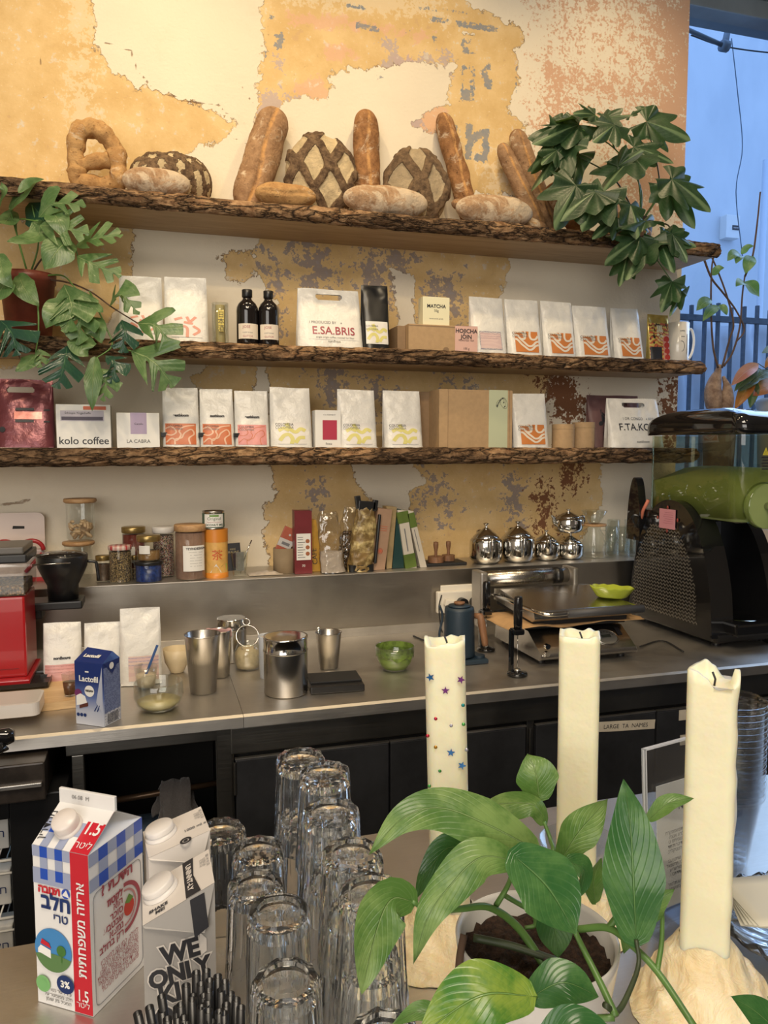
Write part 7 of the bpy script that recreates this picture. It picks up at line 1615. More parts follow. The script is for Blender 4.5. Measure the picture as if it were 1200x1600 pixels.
# ---------------------------------------------------------------- plants
def atD(px, py, d): return _C+_ray(px, py)*(d/FPX)
def bez(pts, n): 
    c = catmull(pts, max(2, n//(len(pts)-1))); return c
def resample(pts, n):
    L_ = [0.0]
    for a, b in zip(pts[:-1], pts[1:]): L_.append(L_[-1]+(b-a).length)
    out = []; T = L_[-1]; j = 0
    for i in range(n+1):
        s = T*i/n
        while j < len(pts)-2 and L_[j+1] < s: j += 1
        f = (s-L_[j])/max(1e-9, L_[j+1]-L_[j]); out.append(pts[j].lerp(pts[j+1], min(1, f)))
    return out
def blade(parent, pts, w, m, nrm=None, fold=0.18, style='heart', seed=0, wave=0.04, roll=0.0, name='leaf', hw=0.36):
    """one leaf: pts = midrib from stalk to tip (world); w = full width"""
    org = parent.matrix_basis.translation
    nv, nu = (56, 12) if style == 'split' else (26, 10)
    P = resample(catmull([Vector(p) for p in pts], 6) if len(pts) > 2 else [Vector(pts[0]), Vector(pts[1])], nv)
    T_ = (P[-1]-P[0]).length
    nrm = Vector(nrm) if nrm is not None else (_C-P[nv//2]).normalized()*0.7+Vector((0, 0, 0.6))
    def prof(v):
        if style == 'heart': return min(1.0, (v/hw)**0.42 if v < hw else 1.0)*((1-((v-hw)/(1-hw))**1.7)**1.0 if v > hw else 1.0)*(1.0) if v > 0 else 0
        if style == 'lance': return math.sin(PI*v**0.8)**0.9
        b = (v/0.25)**0.5 if v < 0.25 else (1-((v-0.25)/0.75)**1.6)
        return max(0, b)
    rng = random.Random(seed); ph = rng.random()*6
    vs = []; uv = []; 
    for j, p in enumerate(P):
        t = (P[min(j+1, nv)]-P[max(j-1, 0)]).normalized(); s = t.cross(nrm).normalized(); n = s.cross(t).normalized()
        if roll: s, n = s*math.cos(roll)+n*math.sin(roll), n*math.cos(roll)-s*math.sin(roll)
        v = j/nv; W = prof(v)*w/2
        for i in range(nu+1):
            k = 2*i/nu-1; a = abs(k); wk = W
            sw = 0.0
            if style == 'split':
                lob = 0.5+0.5*math.cos(2*PI*(v*3.4+(0.3 if k > 0 else 0.0)+ph*0.1)); cut = sstep(0.42, 0.10, lob)*sstep(0.12, 0.25, v)*sstep(0.95, 0.85, v)
                wk = W*(1-0.88*cut)*1.05; sw = 0.85*a*wk
            if style == 'heart': sw = -0.16*w*a*a*sstep(0.25, 0.0, v)+0.04*w*a
            off = s*(k*wk)+n*(fold*a*a*wk*1.2+wave*(0.4 if style == 'split' else 1)*w*math.sin(v*9+ph+k)*a)+t*sw
            vs.append(p+off-org); uv.append((i/nu, v))
    q = MB(); fs = []
    for j in range(nv):
        for i in range(nu): a = j*(nu+1)+i; fs.append((a, a+1, a+nu+2, a+nu+1))
    q.add(vs, fs, m, True, None, uv); return q.build(name, parent)
def palm_leaf(parent, base, tip, w, m, nrm, seed=0, lobes=5, name='leaf', droop=0.15):
    """leaf with pointed lobes spread like a hand"""
    org = parent.matrix_basis.translation; base = Vector(base); tip = Vector(tip); L_ = (tip-base).length
    ax = (tip-base).normalized(); nrm = Vector(nrm); s = ax.cross(nrm).normalized(); n = s.cross(ax).normalized(); rng = random.Random(seed)
    A = [0, 0.72, -0.72, 1.5, -1.5][:lobes]; R = [1.0, 0.82, 0.82, 0.62, 0.62]
    NA, NR = 72, 8; vs = []; uv = []; fs = []; aj = [a+rng.uniform(-.07, .07) for a in A]
    for i in range(NA+1):
        th = lerp(-2.3, 2.3, i/NA); r = 0.46
        for a, rr in zip(aj, R):
            d = abs(th-a); r = max(r, rr*(1-0.5*(d/0.42)**1.15) if d < 0.6 else 0)
        for j in range(NR+1):
            f = j/NR; x = math.sin(th)*r*f*(w/L_*0.62); y = math.cos(th)*r*f
            z = -droop*(f*r)**2+0.05*math.sin(th*5+seed)*f+0.03*math.cos(th*9)*f
            vs.append(base+s*(x*L_)+ax*(y*L_)+n*(z*L_)-org); uv.append((0.5+th/4.4, f*0.9))
    for i in range(NA):
        for j in range(NR): a = i*(NR+1)+j; fs.append((a, a+1, a+NR+2, a+NR+1))
    q = MB(); q.add(vs, fs, m, True, None, uv); return q.build(name, parent)
def stem(parent, pts, r, m, name='stem', n=8):
    org = parent.matrix_basis.translation; c = catmull([Vector(p) for p in pts], 6); rr = [r[0]+(r[1]-r[0])*i/(len(c)-1) for i in range(len(c))] if hasattr(r, '__len__') else r
    q = MB(); q.tube([p-org for p in c], rr, m, n); return q.build(name, parent)
def U(x, y, z): return Vector((x, y, z))
# ---- pothos in the foreground
def pothos():
    d0 = 0.80; c = atD(838, 1462, d0); R_ = 0.084; zr = c.z
    t = thing('potted_pothos', 'variegated trailing pothos in a white pot among the candles in front', 'plant', (c.x, c.y, 0.9006))
    H = zr-0.9006
    MP = mat('white_glazed_pot', (0.62, 0.59, 0.56), 0.25, coat=0.3)
    q = MB(); q.lathe([(0, 0), (R_*0.72, 0), (R_*0.78, 0.01), (R_*0.98, H*0.9), (R_, H), (R_*0.97, H+0.001), (R_*0.93, H-0.004), (R_*0.88, H*0.55), (0, H*0.55)], 56, MP); q.build('pot', t)
    q = MB(); q.grid(lambda u, v: (R_*0.915*v*math.cos(2*PI*u), R_*0.915*v*math.sin(2*PI*u), H-0.018+0.010*nz(v*math.cos(2*PI*u)*3, v*math.sin(2*PI*u)*3, 0, 2.3)-0.006*v+0.003*nz(v*math.cos(2*PI*u)*9, v*math.sin(2*PI*u)*9, 0, 2.3)), 60, 18, M_SOIL, closed_u=True); q.build('soil', t)
    A, Dk, Y_ = M_POTHOS, M_POTHOS_D, M_POTHOS_Y
    F_ = -_F; up = U(0, 0, 1)
    def lf(pp, wpx, m, **kw):
        P = [atD(a, b, d) for a, b, d in pp]; dm = sum(x[2] for x in pp)/len(pp); return blade(t, P, wpx*dm/FPX, m, **kw)
    lf([(842, 1244, .87), (838, 1210, .87), (826, 1180, .885)], 68, A, nrm=F_*1+up*.2, seed=1, fold=.1)
    lf([(838, 1328, .76), (765, 1290, .75), (690, 1262, .75), (630, 1278, .74), (578, 1334, .73)], 84, A, nrm=F_*.8+up*.7, seed=2, hw=.30, fold=-.1)
    lf([(851, 1284, .84), (835, 1258, .84), (790, 1255, .85), (738, 1266, .86)], 52, A, nrm=F_*.5+up*.9, seed=3, fold=-.15)
    lf([(878, 1342, .80), (905, 1300, .80), (949, 1250, .81)], 62, A, nrm=F_*1+up*.3+_R*.2, seed=4, fold=.12)
    lf([(805, 1345, .73), (750, 1340, .72), (700, 1388, .71), (668, 1435, .70), (647, 1504, .70)], 68, A, nrm=F_*.9+up*.5, seed=5, hw=.28, fold=-.1)
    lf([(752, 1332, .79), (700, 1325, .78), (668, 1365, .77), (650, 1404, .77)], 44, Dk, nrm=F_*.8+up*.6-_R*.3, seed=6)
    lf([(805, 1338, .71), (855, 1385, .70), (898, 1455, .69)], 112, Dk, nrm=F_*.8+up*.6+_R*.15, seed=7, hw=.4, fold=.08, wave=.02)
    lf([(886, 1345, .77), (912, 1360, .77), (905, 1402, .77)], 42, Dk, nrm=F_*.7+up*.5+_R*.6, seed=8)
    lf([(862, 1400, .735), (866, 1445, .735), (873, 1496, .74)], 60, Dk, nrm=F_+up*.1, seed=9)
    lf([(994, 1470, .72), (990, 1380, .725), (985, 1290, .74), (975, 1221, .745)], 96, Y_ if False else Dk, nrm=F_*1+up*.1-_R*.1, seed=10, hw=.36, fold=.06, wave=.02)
    lf([(930, 1408, .80), (928, 1375, .80), (940, 1342, .81)], 40, A, nrm=F_+_R*.4, seed=11)
    lf([(1014, 1280, .80), (1045, 1255, .80), (1084, 1247, .80)], 30, A, nrm=F_*.5+up*.8, seed=12)
    lf([(1000, 1452, .76), (1020, 1415, .76), (1053, 1390, .76)], 38, A, nrm=F_*.8+up*.5, seed=13)
    lf([(644, 1408, .72), (612, 1405, .71), (590, 1450, .70), (565, 1550, .69)], 80, Y_ if False else A, nrm=F_*.9+up*.3+_R*.25, seed=14, hw=.34, fold=.1)
    lf([(828, 1556, .63), (750, 1556, .62), (655, 1618, .61)], 104, Y_, nrm=F_*.7+up*.8, seed=15, hw=.40, fold=.08, wave=.02)
    lf([(832, 1556, .65), (880, 1535, .65), (934, 1556, .65)], 74, Dk, nrm=F_*.6+up*.9, seed=16, fold=.1)
    lf([(700, 1590, .66), (655, 1580, .66), (612, 1602, .66)], 30, A, nrm=F_*.6+up*.9, seed=17)
    lf([(840, 1640, .60), (900, 1600, .60), (965, 1625, .60)], 60, Dk, nrm=F_*.6+up*.9, seed=18)
    lf([(975, 1420, .79), (985, 1445, .79), (975, 1490, .79)], 34, A, nrm=F_+up*.2, seed=19)
    def st(pp, r, m=M_STEM): stem(t, [atD(a, b, d) for a, b, d in pp], r, m)
    st([(644, 1408, .72), (672, 1424, .725), (720, 1420, .74), (765, 1418, .76), (810, 1450, .78), (858, 1520, .77)], (.0022, .0045))
    st([(850, 1284, .84), (860, 1312, .83), (864, 1340, .81), (850, 1440, .80)], (.002, .003))
    st([(901, 1452, .78), (950, 1450, .76), (985, 1475, .74), (1027, 1518, .72), (1085, 1604, .68)], (.0038, .003))
    st([(951, 1450, .76), (965, 1432, .76), (975, 1425, .765)], (.0035, .003))
    st([(994, 1468, .72), (998, 1505, .71), (985, 1545, .69), (965, 1580, .67), (945, 1570, .66)], (.002, .0028), M_STEMDARK)
    st([(898, 1455, .70), (915, 1490, .70), (940, 1540, .68), (962, 1588, .66)], (.0025, .0035))
    st([(1035, 1420, .765), (1034, 1470, .74), (1027, 1516, .72)], (.002, .0026))
    st([(828, 1556, .64), (850, 1560, .66), (880, 1576, .67), (900, 1590, .67), (960, 1590, .66)], (.0022, .003))
    st([(725, 1460, .78), (718, 1500, .77), (715, 1560, .76)], (.004, .004), M_TWIG)
    st([(740, 1465, .79), (800, 1478, .78), (865, 1500, .77), (900, 1515, .77)], (.004, .004), M_STEMDARK)
    st([(790, 1400, .80), (830, 1425, .80), (836, 1445, .80), (820, 1450, .80)], (.0028, .0022))
    st([(805, 1340, .72), (795, 1380, .76), (775, 1415, .77)], (.002, .003))
    st([(853, 1560, .66), (855, 1530, .70), (852, 1500, .76)], (.0022, .0022), M_TWIG)
    st([(878, 1342, .80), (876, 1380, .80), (880, 1450, .80)], (.002, .0025))
    st([(838, 1328, .76), (842, 1380, .78), (846, 1450, .80)], (.002, .0025))
    t2 = thing('leaf_sprig', 'dark green fleshy leaf pair poking in at the bottom right corner', 'plant', tuple(atZ(1230, 1700, 0.9006)))
    org = atD(1215, 1640, .66)
    P = [atD(1225, 1620, .68), atD(1180, 1580, .68), atD(1143, 1558, .68)]; blade(t2, P, .030, M_POTHOS_D, nrm=-_F+Vector((0, 0, .8)), seed=31)
    P = [atD(1230, 1625, .68), atD(1225, 1590, .68), atD(1200, 1558, .69)]; blade(t2, P, .026, M_POTHOS_D, nrm=-_F+Vector((0, 0, .6)), seed=32)
    stem(t2, [t2.matrix_basis.translation, atD(1240, 1660, .68), atD(1225, 1620, .68)], .003, M_STEM)
pothos()
# ---- split-leaf plant on the left of the middle shelf
def split_plant():
    Y = -0.16; x0, x1 = atY(0, 480, Y).x, atY(88, 480, Y).x; xc = (x0+x1)/2+0.0; r = (x1-x0)/2*1.0; h = atY(45, 430, Y).z-Z2
    t = thing('potted_split_leaf_plant', 'split-leaf climbing plant in a red-brown pot trailing off the middle shelf', 'plant', (xc, Y, Z2+0.001))
    MP = mat('red_brown_pot', (0.16, 0.035, 0.02), 0.45, var=0.2)
    q = MB(); q.lathe([(0, 0), (r*0.80, 0), (r*0.97, h*0.86), (r*1.02, h*0.87), (r*1.04, h), (r*0.97, h), (r*0.93, h*0.84), (0, h*0.84)], 44, MP); q.build('pot', t)
    q = MB(); q.lathe([(0, h*0.9), (r*0.9, h*0.86)], 30, M_SOIL); q.build('soil', t)
    F_ = -_F; up = U(0, 0, 1); dY = lambda Y, px: ((Y+2.75))
    def lf(pp, wpx, m=M_MONST, **kw):
        P = [atY(a, b, y) for a, b, y in pp]; return blade(t, P, wpx*2.45/FPX, m, style=kw.pop('style', 'split'), **kw)
    D = M_MONST_D
    L = [([(15, 325, -.25), (32, 305, -.27), (60, 284, -.30)], 30, M_MONST, 'heart'), ([(30, 300, -.30), (45, 285, -.3), (68, 280, -.32)], 14, M_MONST, 'heart'),
         ([(20, 330, -.2), (10, 345, -.25), (0, 350, -.3)], 30, M_MONST, 'heart'), ([(60, 340, -.28), (85, 318, -.3), (135, 322, -.34)], 44, M_MONST, 'split'),
         ([(62, 352, -.28), (95, 355, -.32), (140, 365, -.34)], 56, M_MONST, 'split'), ([(118, 385, -.28), (150, 372, -.32), (193, 368, -.35)], 52, M_MONST, 'split'),
         ([(60, 345, -.25), (58, 368, -.28), (12, 378, -.33)], 34, M_MONST, 'heart'), ([(50, 320, -.2), (62, 335, -.22), (80, 365, -.24)], 50, D, 'heart'),
         ([(110, 380, -.3), (95, 385, -.33), (70, 420, -.34)], 48, M_MONST, 'heart'), ([(120, 400, -.3), (145, 412, -.34), (190, 432, -.36)], 54, M_MONST, 'split'),
         ([(30, 430, -.25), (38, 450, -.29), (60, 478, -.31)], 34, M_MONST, 'heart'), ([(0, 400, -.3), (5, 430, -.34), (20, 450, -.34)], 30, M_MONST, 'heart'),
         ([(100, 445, -.28), (112, 480, -.33), (100, 520, -.35)], 66, M_MONST, 'split'), ([(118, 450, -.28), (125, 490, -.33), (122, 540, -.35)], 60, M_MONST, 'split'),
         ([(115, 470, -.3), (85, 490, -.34), (72, 512, -.34)], 44, M_MONST, 'heart'), ([(170, 480, -.31), (188, 460, -.34), (218, 492, -.36)], 40, M_MONST, 'split'),
         ([(215, 505, -.32), (245, 510, -.36), (272, 548, -.38)], 60, M_MONST, 'split'), ([(190, 500, -.32), (195, 520, -.34), (188, 552, -.34)], 44, D, 'split'),
         ([(205, 548, -.34), (240, 565, -.38), (272, 605, -.38)], 74, M_MONST, 'split'), ([(130, 525, -.32), (128, 545, -.35), (137, 556, -.35)], 40, M_MONST, 'heart'),
         ([(105, 540, -.32), (100, 570, -.35), (90, 608, -.36)], 62, D, 'split'), ([(148, 560, -.33), (145, 600, -.36), (144, 642, -.36)], 26, M_MONST, 'heart'),
         ([(152, 575, -.33), (165, 590, -.35), (162, 628, -.36)], 40, M_MONST, 'split'), ([(165, 555, -.33), (180, 570, -.35), (172, 600, -.36)], 36, D, 'split'),
         ([(55, 555, -.3), (45, 565, -.32), (25, 580, -.33)], 26, M_MONST, 'heart'), ([(60, 545, -.3), (65, 560, -.32), (58, 575, -.33)], 22, M_MONST, 'split'),
         ([(0, 500, -.3), (18, 520, -.33), (28, 556, -.34)], 64, D, 'split'), ([(80, 330, -.28), (92, 345, -.32), (100, 372, -.33)], 34, M_MONST, 'heart'),
         ([(95, 330, -.22), (100, 315, -.24), (110, 308, -.26)], 24, D, 'heart'), ([(0, 320, -.3), (6, 300, -.33), (2, 285, -.33)], 18, M_MONST, 'heart'),
         ([(130, 500, -.3), (150, 512, -.33), (158, 535, -.34)], 34, M_MONST, 'heart'), ([(75, 300, -.2), (72, 320, -.2), (62, 332, -.22)], 30, D, 'heart'),
         ([(10, 440, -.3), (0, 455, -.33), (-8, 470, -.33)], 40, M_MONST, 'heart')]
    for i, (pp, wp, m, s) in enumerate(L):
        rg = random.Random(i); lf(pp, wp, m, style=s, seed=i, nrm=F_*(.9)+up*rg.uniform(.1, .8)+_R*rg.uniform(-.3, .3), fold=rg.uniform(-.1, .15))
    base = (45, 435, -.16)
    S = [[base, (70, 400, -.2), (110, 382, -.28)], [base, (30, 380, -.2), (15, 325, -.25)], [base, (25, 350, -.2), (60, 345, -.27)], [base, (100, 440, -.22), (140, 455, -.28), (175, 480, -.31), (215, 505, -.32)],
         [(140, 455, -.28), (165, 510, -.31), (175, 540, -.32), (150, 560, -.33)], [(175, 540, -.32), (190, 545, -.33), (205, 548, -.34)], [base, (0, 410, -.2), (-10, 350, -.25)], [base, (58, 470, -.28), (60, 520, -.29), (55, 555, -.3)],
         [base, (60, 380, -.2), (50, 320, -.22)], [base, (-10, 470, -.25), (10, 520, -.29), (40, 575, -.31)], [base, (95, 430, -.24), (118, 450, -.28)], [(110, 382, -.28), (118, 390, -.28), (122, 402, -.29)]]
    for i, pp in enumerate(S): stem(t, [atY(*p) for p in pp], (.003, .0018), M_STEM if i % 3 else M_TWIG)
split_plant()
# ---- lobed-leaf plant on the top shelf at the right
def lobed_plant():
    c = atY(1000, 350, -0.14)
    t = thing('potted_lobed_leaf_plant', 'big dark lobed-leaf plant spilling over the right end of the top shelf', 'plant', (c.x, -0.12, Z1+0.001))
    q = MB(); r = 0.062; q.lathe([(0, 0), (r*0.75, 0), (r, 0.10), (r*0.93, 0.10), (r*0.85, 0.08), (0, 0.08)], 30, mat('dark_clay_pot', (0.07, 0.045, 0.035), 0.7)); q.build('pot', t)
    F_ = -_F; up = U(0, 0, 1); Rr = _R
    L = [((905, 195), (845, 215), 70), ((880, 210), (838, 260), 74), ((885, 225), (838, 285), 76), ((905, 240), (868, 295), 60), ((900, 185), (870, 180), 44), ((930, 180), (905, 172), 40), ((960, 195), (935, 215), 66), ((945, 185), (985, 178), 50), ((985, 180), (1005, 168), 26),
         ((1010, 190), (1075, 212), 84), ((990, 245), (942, 285), 96), ((990, 230), (1050, 245), 60), ((930, 300), (880, 330), 90), ((900, 290), (872, 345), 90), ((945, 300), (910, 350), 80),
         ((985, 320), (1000, 365), 70), ((1050, 280), (1110, 320), 84), ((1045, 290), (1085, 345), 74), ((1000, 370), (955, 400), 70), ((1010, 380), (980, 425), 74), ((1040, 370), (1085, 380), 70), ((1030, 375), (1050, 420), 60),
         ((1050, 365), (1075, 402), 44), ((1010, 345), (940, 352), 40), ((965, 260), (1000, 235), 46), ((1050, 440), (1035, 478), 50), ((1065, 455), (1050, 488), 26), ((980, 400), (970, 440), 44), ((870, 235), (850, 250), 40), ((965, 340), (935, 365), 50)]
    for i, (b, e, w) in enumerate(L):
        rg = random.Random(40+i); Yb = -0.22-0.08*rg.random() if e[1] < 312 else -0.335-0.05*rg.random()
        B = atY(*b, Yb); E = atY(*e, Yb-0.04-0.03*rg.random())
        E = B+(E-B)*1.12; palm_leaf(t, B, E, w*2.6/FPX*1.42, M_LOBED, F_*(.8)+up*rg.uniform(-.1, 1.2)+Rr*rg.uniform(-.8, .8), seed=i, lobes=5 if i % 3 else 3)
    base = (1000, 350, -.13)
    S = [[base, (1000, 290, -.18), (960, 232, -.24), (905, 200, -.26)], [base, (960, 280, -.2), (905, 245, -.26)], [base, (1000, 300, -.2), (990, 245, -.26)], [base, (1030, 290, -.2), (1010, 190, -.26)], [base, (1035, 300, -.22), (1050, 280, -.27)], [base, (970, 320, -.22), (930, 300, -.27)],
         [base, (1010, 360, -.28), (1010, 380, -.32), (1050, 440, -.34)], [base, (1040, 350, -.28), (1050, 365, -.32)], [(960, 232, -.24), (950, 200, -.24), (930, 180, -.24)], [base, (985, 360, -.28), (980, 400, -.32)]]
    for i, pp in enumerate(S): stem(t, [atY(*p) for p in pp], (.0035, .002), M_STEMDARK if i % 2 else M_STEM)
lobed_plant()
# ---- caudex plant on the window sill
def caudex():
    Y = 0.0; b = atY(1125, 640, Y); zs = 1.316
    t = thing('potted_caudex_plant', 'swollen two-lobed brown root with thin climbing stems standing before the window', 'plant', (b.x, Y, zs))
    zb = b.z-zs; r = 0.07
    q = MB(); q.lathe([(0, 0), (r*0.8, 0), (r, zb-0.01), (r*0.9, zb-0.01), (0, zb-0.02)], 32, mat('dark_clay_pot', (0.07, 0.045, 0.035), 0.7)); q.build('pot', t)
    g = NT('caudex_skin'); n = g.noise(40, 6, 0.7); g.p(col=g.mix(g.step(n, .3, .7), (0.17, 0.105, 0.075), (0.34, 0.24, 0.17)), rough=0.85); g.bump(n, 0.004)
    L = lambda px, py, dy=0: atY(px, py, Y+dy)-U(b.x, Y, zs)
    q = MB(); q.tube(catmull([L(1118, 644), L(1116, 630), L(1114, 610), L(1118, 592), L(1122, 580), L(1124, 570)], 5), [0.026, 0.028, 0.031, 0.034, 0.036, 0.037, 0.038, 0.038, 0.037, 0.036, 0.035, 0.033, 0.031, 0.029, 0.027, 0.025, 0.022, 0.020, 0.017, 0.015, 0.014, 0.013, 0.012, 0.011, 0.010, 0.010][:26], g.m, 24); q.build('root', t)
    q = MB(); q.tube(catmull([L(1135, 644, -.02), L(1136, 625, -.025), L(1136, 605, -.02), L(1130, 588, -.01)], 5), [0.018, 0.022, 0.025, 0.027, 0.028, 0.028, 0.027, 0.025, 0.023, 0.02, 0.018, 0.015, 0.012, 0.010, 0.008, 0.006][:16], g.m, 20); q.build('root', t)
    for pp in ([(1122, 575), (1114, 540), (1111, 480), (1112, 420), (1117, 395)], [(1128, 575), (1140, 530), (1146, 505), (1135, 460), (1118, 415), (1106, 390)], [(1131, 572), (1145, 550), (1156, 510), (1160, 460), (1164, 430)], [(1100, 405), (1112, 435), (1130, 458), (1150, 485), (1163, 515), (1150, 535)], [(1164, 432), (1176, 400), (1183, 350), (1188, 300)]):
        stem(t, [atY(a, c_, Y-0.02) for a, c_ in pp], (.0045, .003), M_TWIG)
    for i, (B, E, w) in enumerate((((1163, 440), (1186, 464), 26), ((1163, 442), (1150, 448), 18), ((1111, 468), (1088, 486), 20), ((1122, 478), (1136, 492), 16), ((1122, 478), (1098, 502), 18), ((1176, 400), (1164, 428), 22), ((1155, 395), (1136, 408), 18), ((1158, 397), (1178, 384), 12), ((1157, 400), (1150, 412), 16), ((1113, 430), (1132, 418), 14))):
        blade(t, [atY(*B, Y-.03), atY((B[0]+E[0])/2, (B[1]+E[1])/2-4, Y-.05), atY(*E, Y-.06)], w*2.95/FPX, M_MONST, style='lance', seed=i, nrm=-_F+U(0, 0, .5))
caudex()
def croton():
    Y = 0.02; c = atY(1212, 640, Y)
    t = thing('potted_croton', 'croton with pink, orange and dark leaves at the right window edge', 'plant', (c.x, Y, 1.316))
    zz = c.z-1.316
    q = MB(); q.lathe([(0, 0), (0.06, 0), (0.075, zz*0.98), (0.085, zz+0.03), (0.07, zz+0.05), (0, zz+0.05)], 32, mat('grey_pot', (0.28, 0.27, 0.25), 0.6)); q.build('pot', t)
    MPk = leafmat('pink_leaf', (0.42, 0.15, 0.10), (0.55, 0.30, 0.22), (0.6, 0.4, 0.3)); MOr = leafmat('orange_leaf', (0.30, 0.08, 0.02), (0.45, 0.16, 0.03), (0.5, 0.2, 0.05)); MDk = leafmat('olive_leaf', (0.04, 0.06, 0.03), (0.12, 0.14, 0.07), (0.2, 0.2, 0.1))
    for i, (B, E, w, m) in enumerate((((1185, 568), (1142, 603), 18, MPk), ((1185, 575), (1147, 612), 16, MDk), ((1185, 590), (1155, 612), 16, MDk), ((1178, 592), (1148, 640), 18, MOr), ((1180, 595), (1172, 638), 16, MDk), ((1215, 598), (1176, 618), 30, MOr), ((1220, 545), (1190, 552), 14, MDk), ((1205, 580), (1172, 600), 16, MDk), ((1215, 560), (1195, 575), 16, MOr))):
        blade(t, [atY(*B, Y-.03), atY((B[0]+E[0])/2, (B[1]+E[1])/2-3, Y-.05), atY(*E, Y-.06)], w*3.0/FPX*1.25, m, style='lance', seed=i, nrm=-_F+U(0, 0, .6))
        stem(t, [atY(1214, 632, Y), atY((1214+B[0])/2+6, (B[1]+632)/2-14, Y-.02), atY(*B, Y-.03)], (.003, .0018), M_STEMDARK)
croton()
# ---------------------------------------------------------------- foreground bar
ZB = 0.9006
def fwd(px, d, Z=ZB):
    """point on level Z in picture column px at forward distance d"""
    r = _ray(px, 1400); a = _C+r*(d/FPX)
    return Vector((a.x, a.y, Z))
# tumblers
def tumbler_mesh(H, rb, rt, round_=False):
    """upside-down facetted tumbler: closed foot up"""
    q = MB(); NA = 60; nf = 10
    def ring(r, z, k):
        out = []
        for i in range(NA):
            a = 2*PI*i/NA; s = 2*PI/nf; d = (a % s)-s/2; poly = (math.cos(s/2)/math.cos(d))**1.7; out.append((r*lerp(1, poly*1.03, k)*math.cos(a), r*lerp(1, poly*1.03, k)*math.sin(a), z))
        return out
    f = 0.25 if round_ else 1.0
    rows = [ring(rt*0.975, 0.0, 0), ring(rt, 0.0015, 0), ring(rt*0.99, H*0.16, 0.1*f), ring(lerp(rt, rb, 0.35), H*0.3, 0.9*f), ring(rb*1.03, H*0.86, 1.0*f), ring(rb*1.035, H*0.90, 1.0*f), ring(rb*0.985, H*0.975, 1.0*f), ring(rb*0.93, H, 1.0*f), ring(rb*0.70, H+0.0005, 0.2), ring(rb*0.64, H-0.003, 0), ring(rb*0.2, H-0.0045, 0)]
    inner = [ring(rb*0.15, H-0.012, 0), ring(rb*0.70, H-0.013, 0), ring(rb*0.88, H-0.022, 0), ring(lerp(rt, rb, 0.6)-0.003, H*0.42, 0), ring(rt-0.0028, 0.004, 0), ring(rt*0.975-0.001, 0.0, 0)]
    vs = [p for r in rows for p in r]; N = NA
    fs = [(j*N+i, j*N+(i+1) % N, (j+1)*N+(i+1) % N, (j+1)*N+i) for j in range(len(rows)-1) for i in range(N)]
    sm = len(rows)
    b = len(vs); vs += [p for r in inner for p in r]
    fs += [(b+j*N+i, b+j*N+(i+1) % N, b+(j+1)*N+(i+1) % N, b+(j+1)*N+i) for j in range(len(inner)-1) for i in range(N)]
    fs += [[(sm-1)*N+i for i in range(N)], [b+i for i in reversed(range(N))]]
    e = b+(len(inner)-1)*N; fs += [(e+i, e+(i+1) % N, (i+1) % N, i) for i in range(N)]
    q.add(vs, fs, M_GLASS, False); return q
def glasses():
    H, rb, rt = 0.130, 0.0325, 0.0385
    first = tumbler_mesh(H, rb, rt).build('tumbler'); first['_f'] = 1; del first['_f']
    rnd = tumbler_mesh(0.148, 0.033, 0.0365, True).build('tumbler')
    S = [(470, 1180, 1.06, 'rearmost stack, left column'), (507, 1202, .985, 'second stack from the rear'), (517, 1262, .91, 'third stack from the rear'), (550, 1328, .838, 'stack behind the long drooping pothos leaf'), (580, 1388, .762, 'nearest stack of the right-hand column'),
         (403, 1328, .985, 'left column behind the low glass'), (345, 1362, 1.04, 'leftmost tumbler half hidden behind the oat cartons'), (400, 1384, .905, 'middle of the left column'), (435, 1424, .822, 'round'), (447, 1528, .742, 'nearest tumbler of the left column'), (600, 1590, .672, 'lowest tumbler at the bottom edge beside the big pothos leaf')]
    u1 = u2 = False
    for k, (px, py, d, nm) in enumerate(S):
        top = atD(px, py, d); Hs = top.z-ZB
        if nm == 'round':
            o = rnd; o.location = (top.x, top.y, ZB); tag(o, 'smooth round-footed upside-down tumbler between the facetted ones', 'glass'); continue
        n = 2 if Hs > H+0.045 else 1; e = (Hs-H)
        for j in range(n):
            if not u1: o = first; u1 = True
            else: o = first.copy(); COL.objects.link(o)
            o.location = (top.x, top.y, ZB+(e if j == n-1 and n > 1 else 0)); o.rotation_euler = (0, 0, k*0.4+j*0.3)
            lab = 'facetted upside-down tumbler, '+nm+((', upper glass' if j else ', lower glass') if n > 1 else '')
            tag(o, ' '.join(lab.split()[:16]), 'glass', 'upside-down facetted tumblers')
glasses()
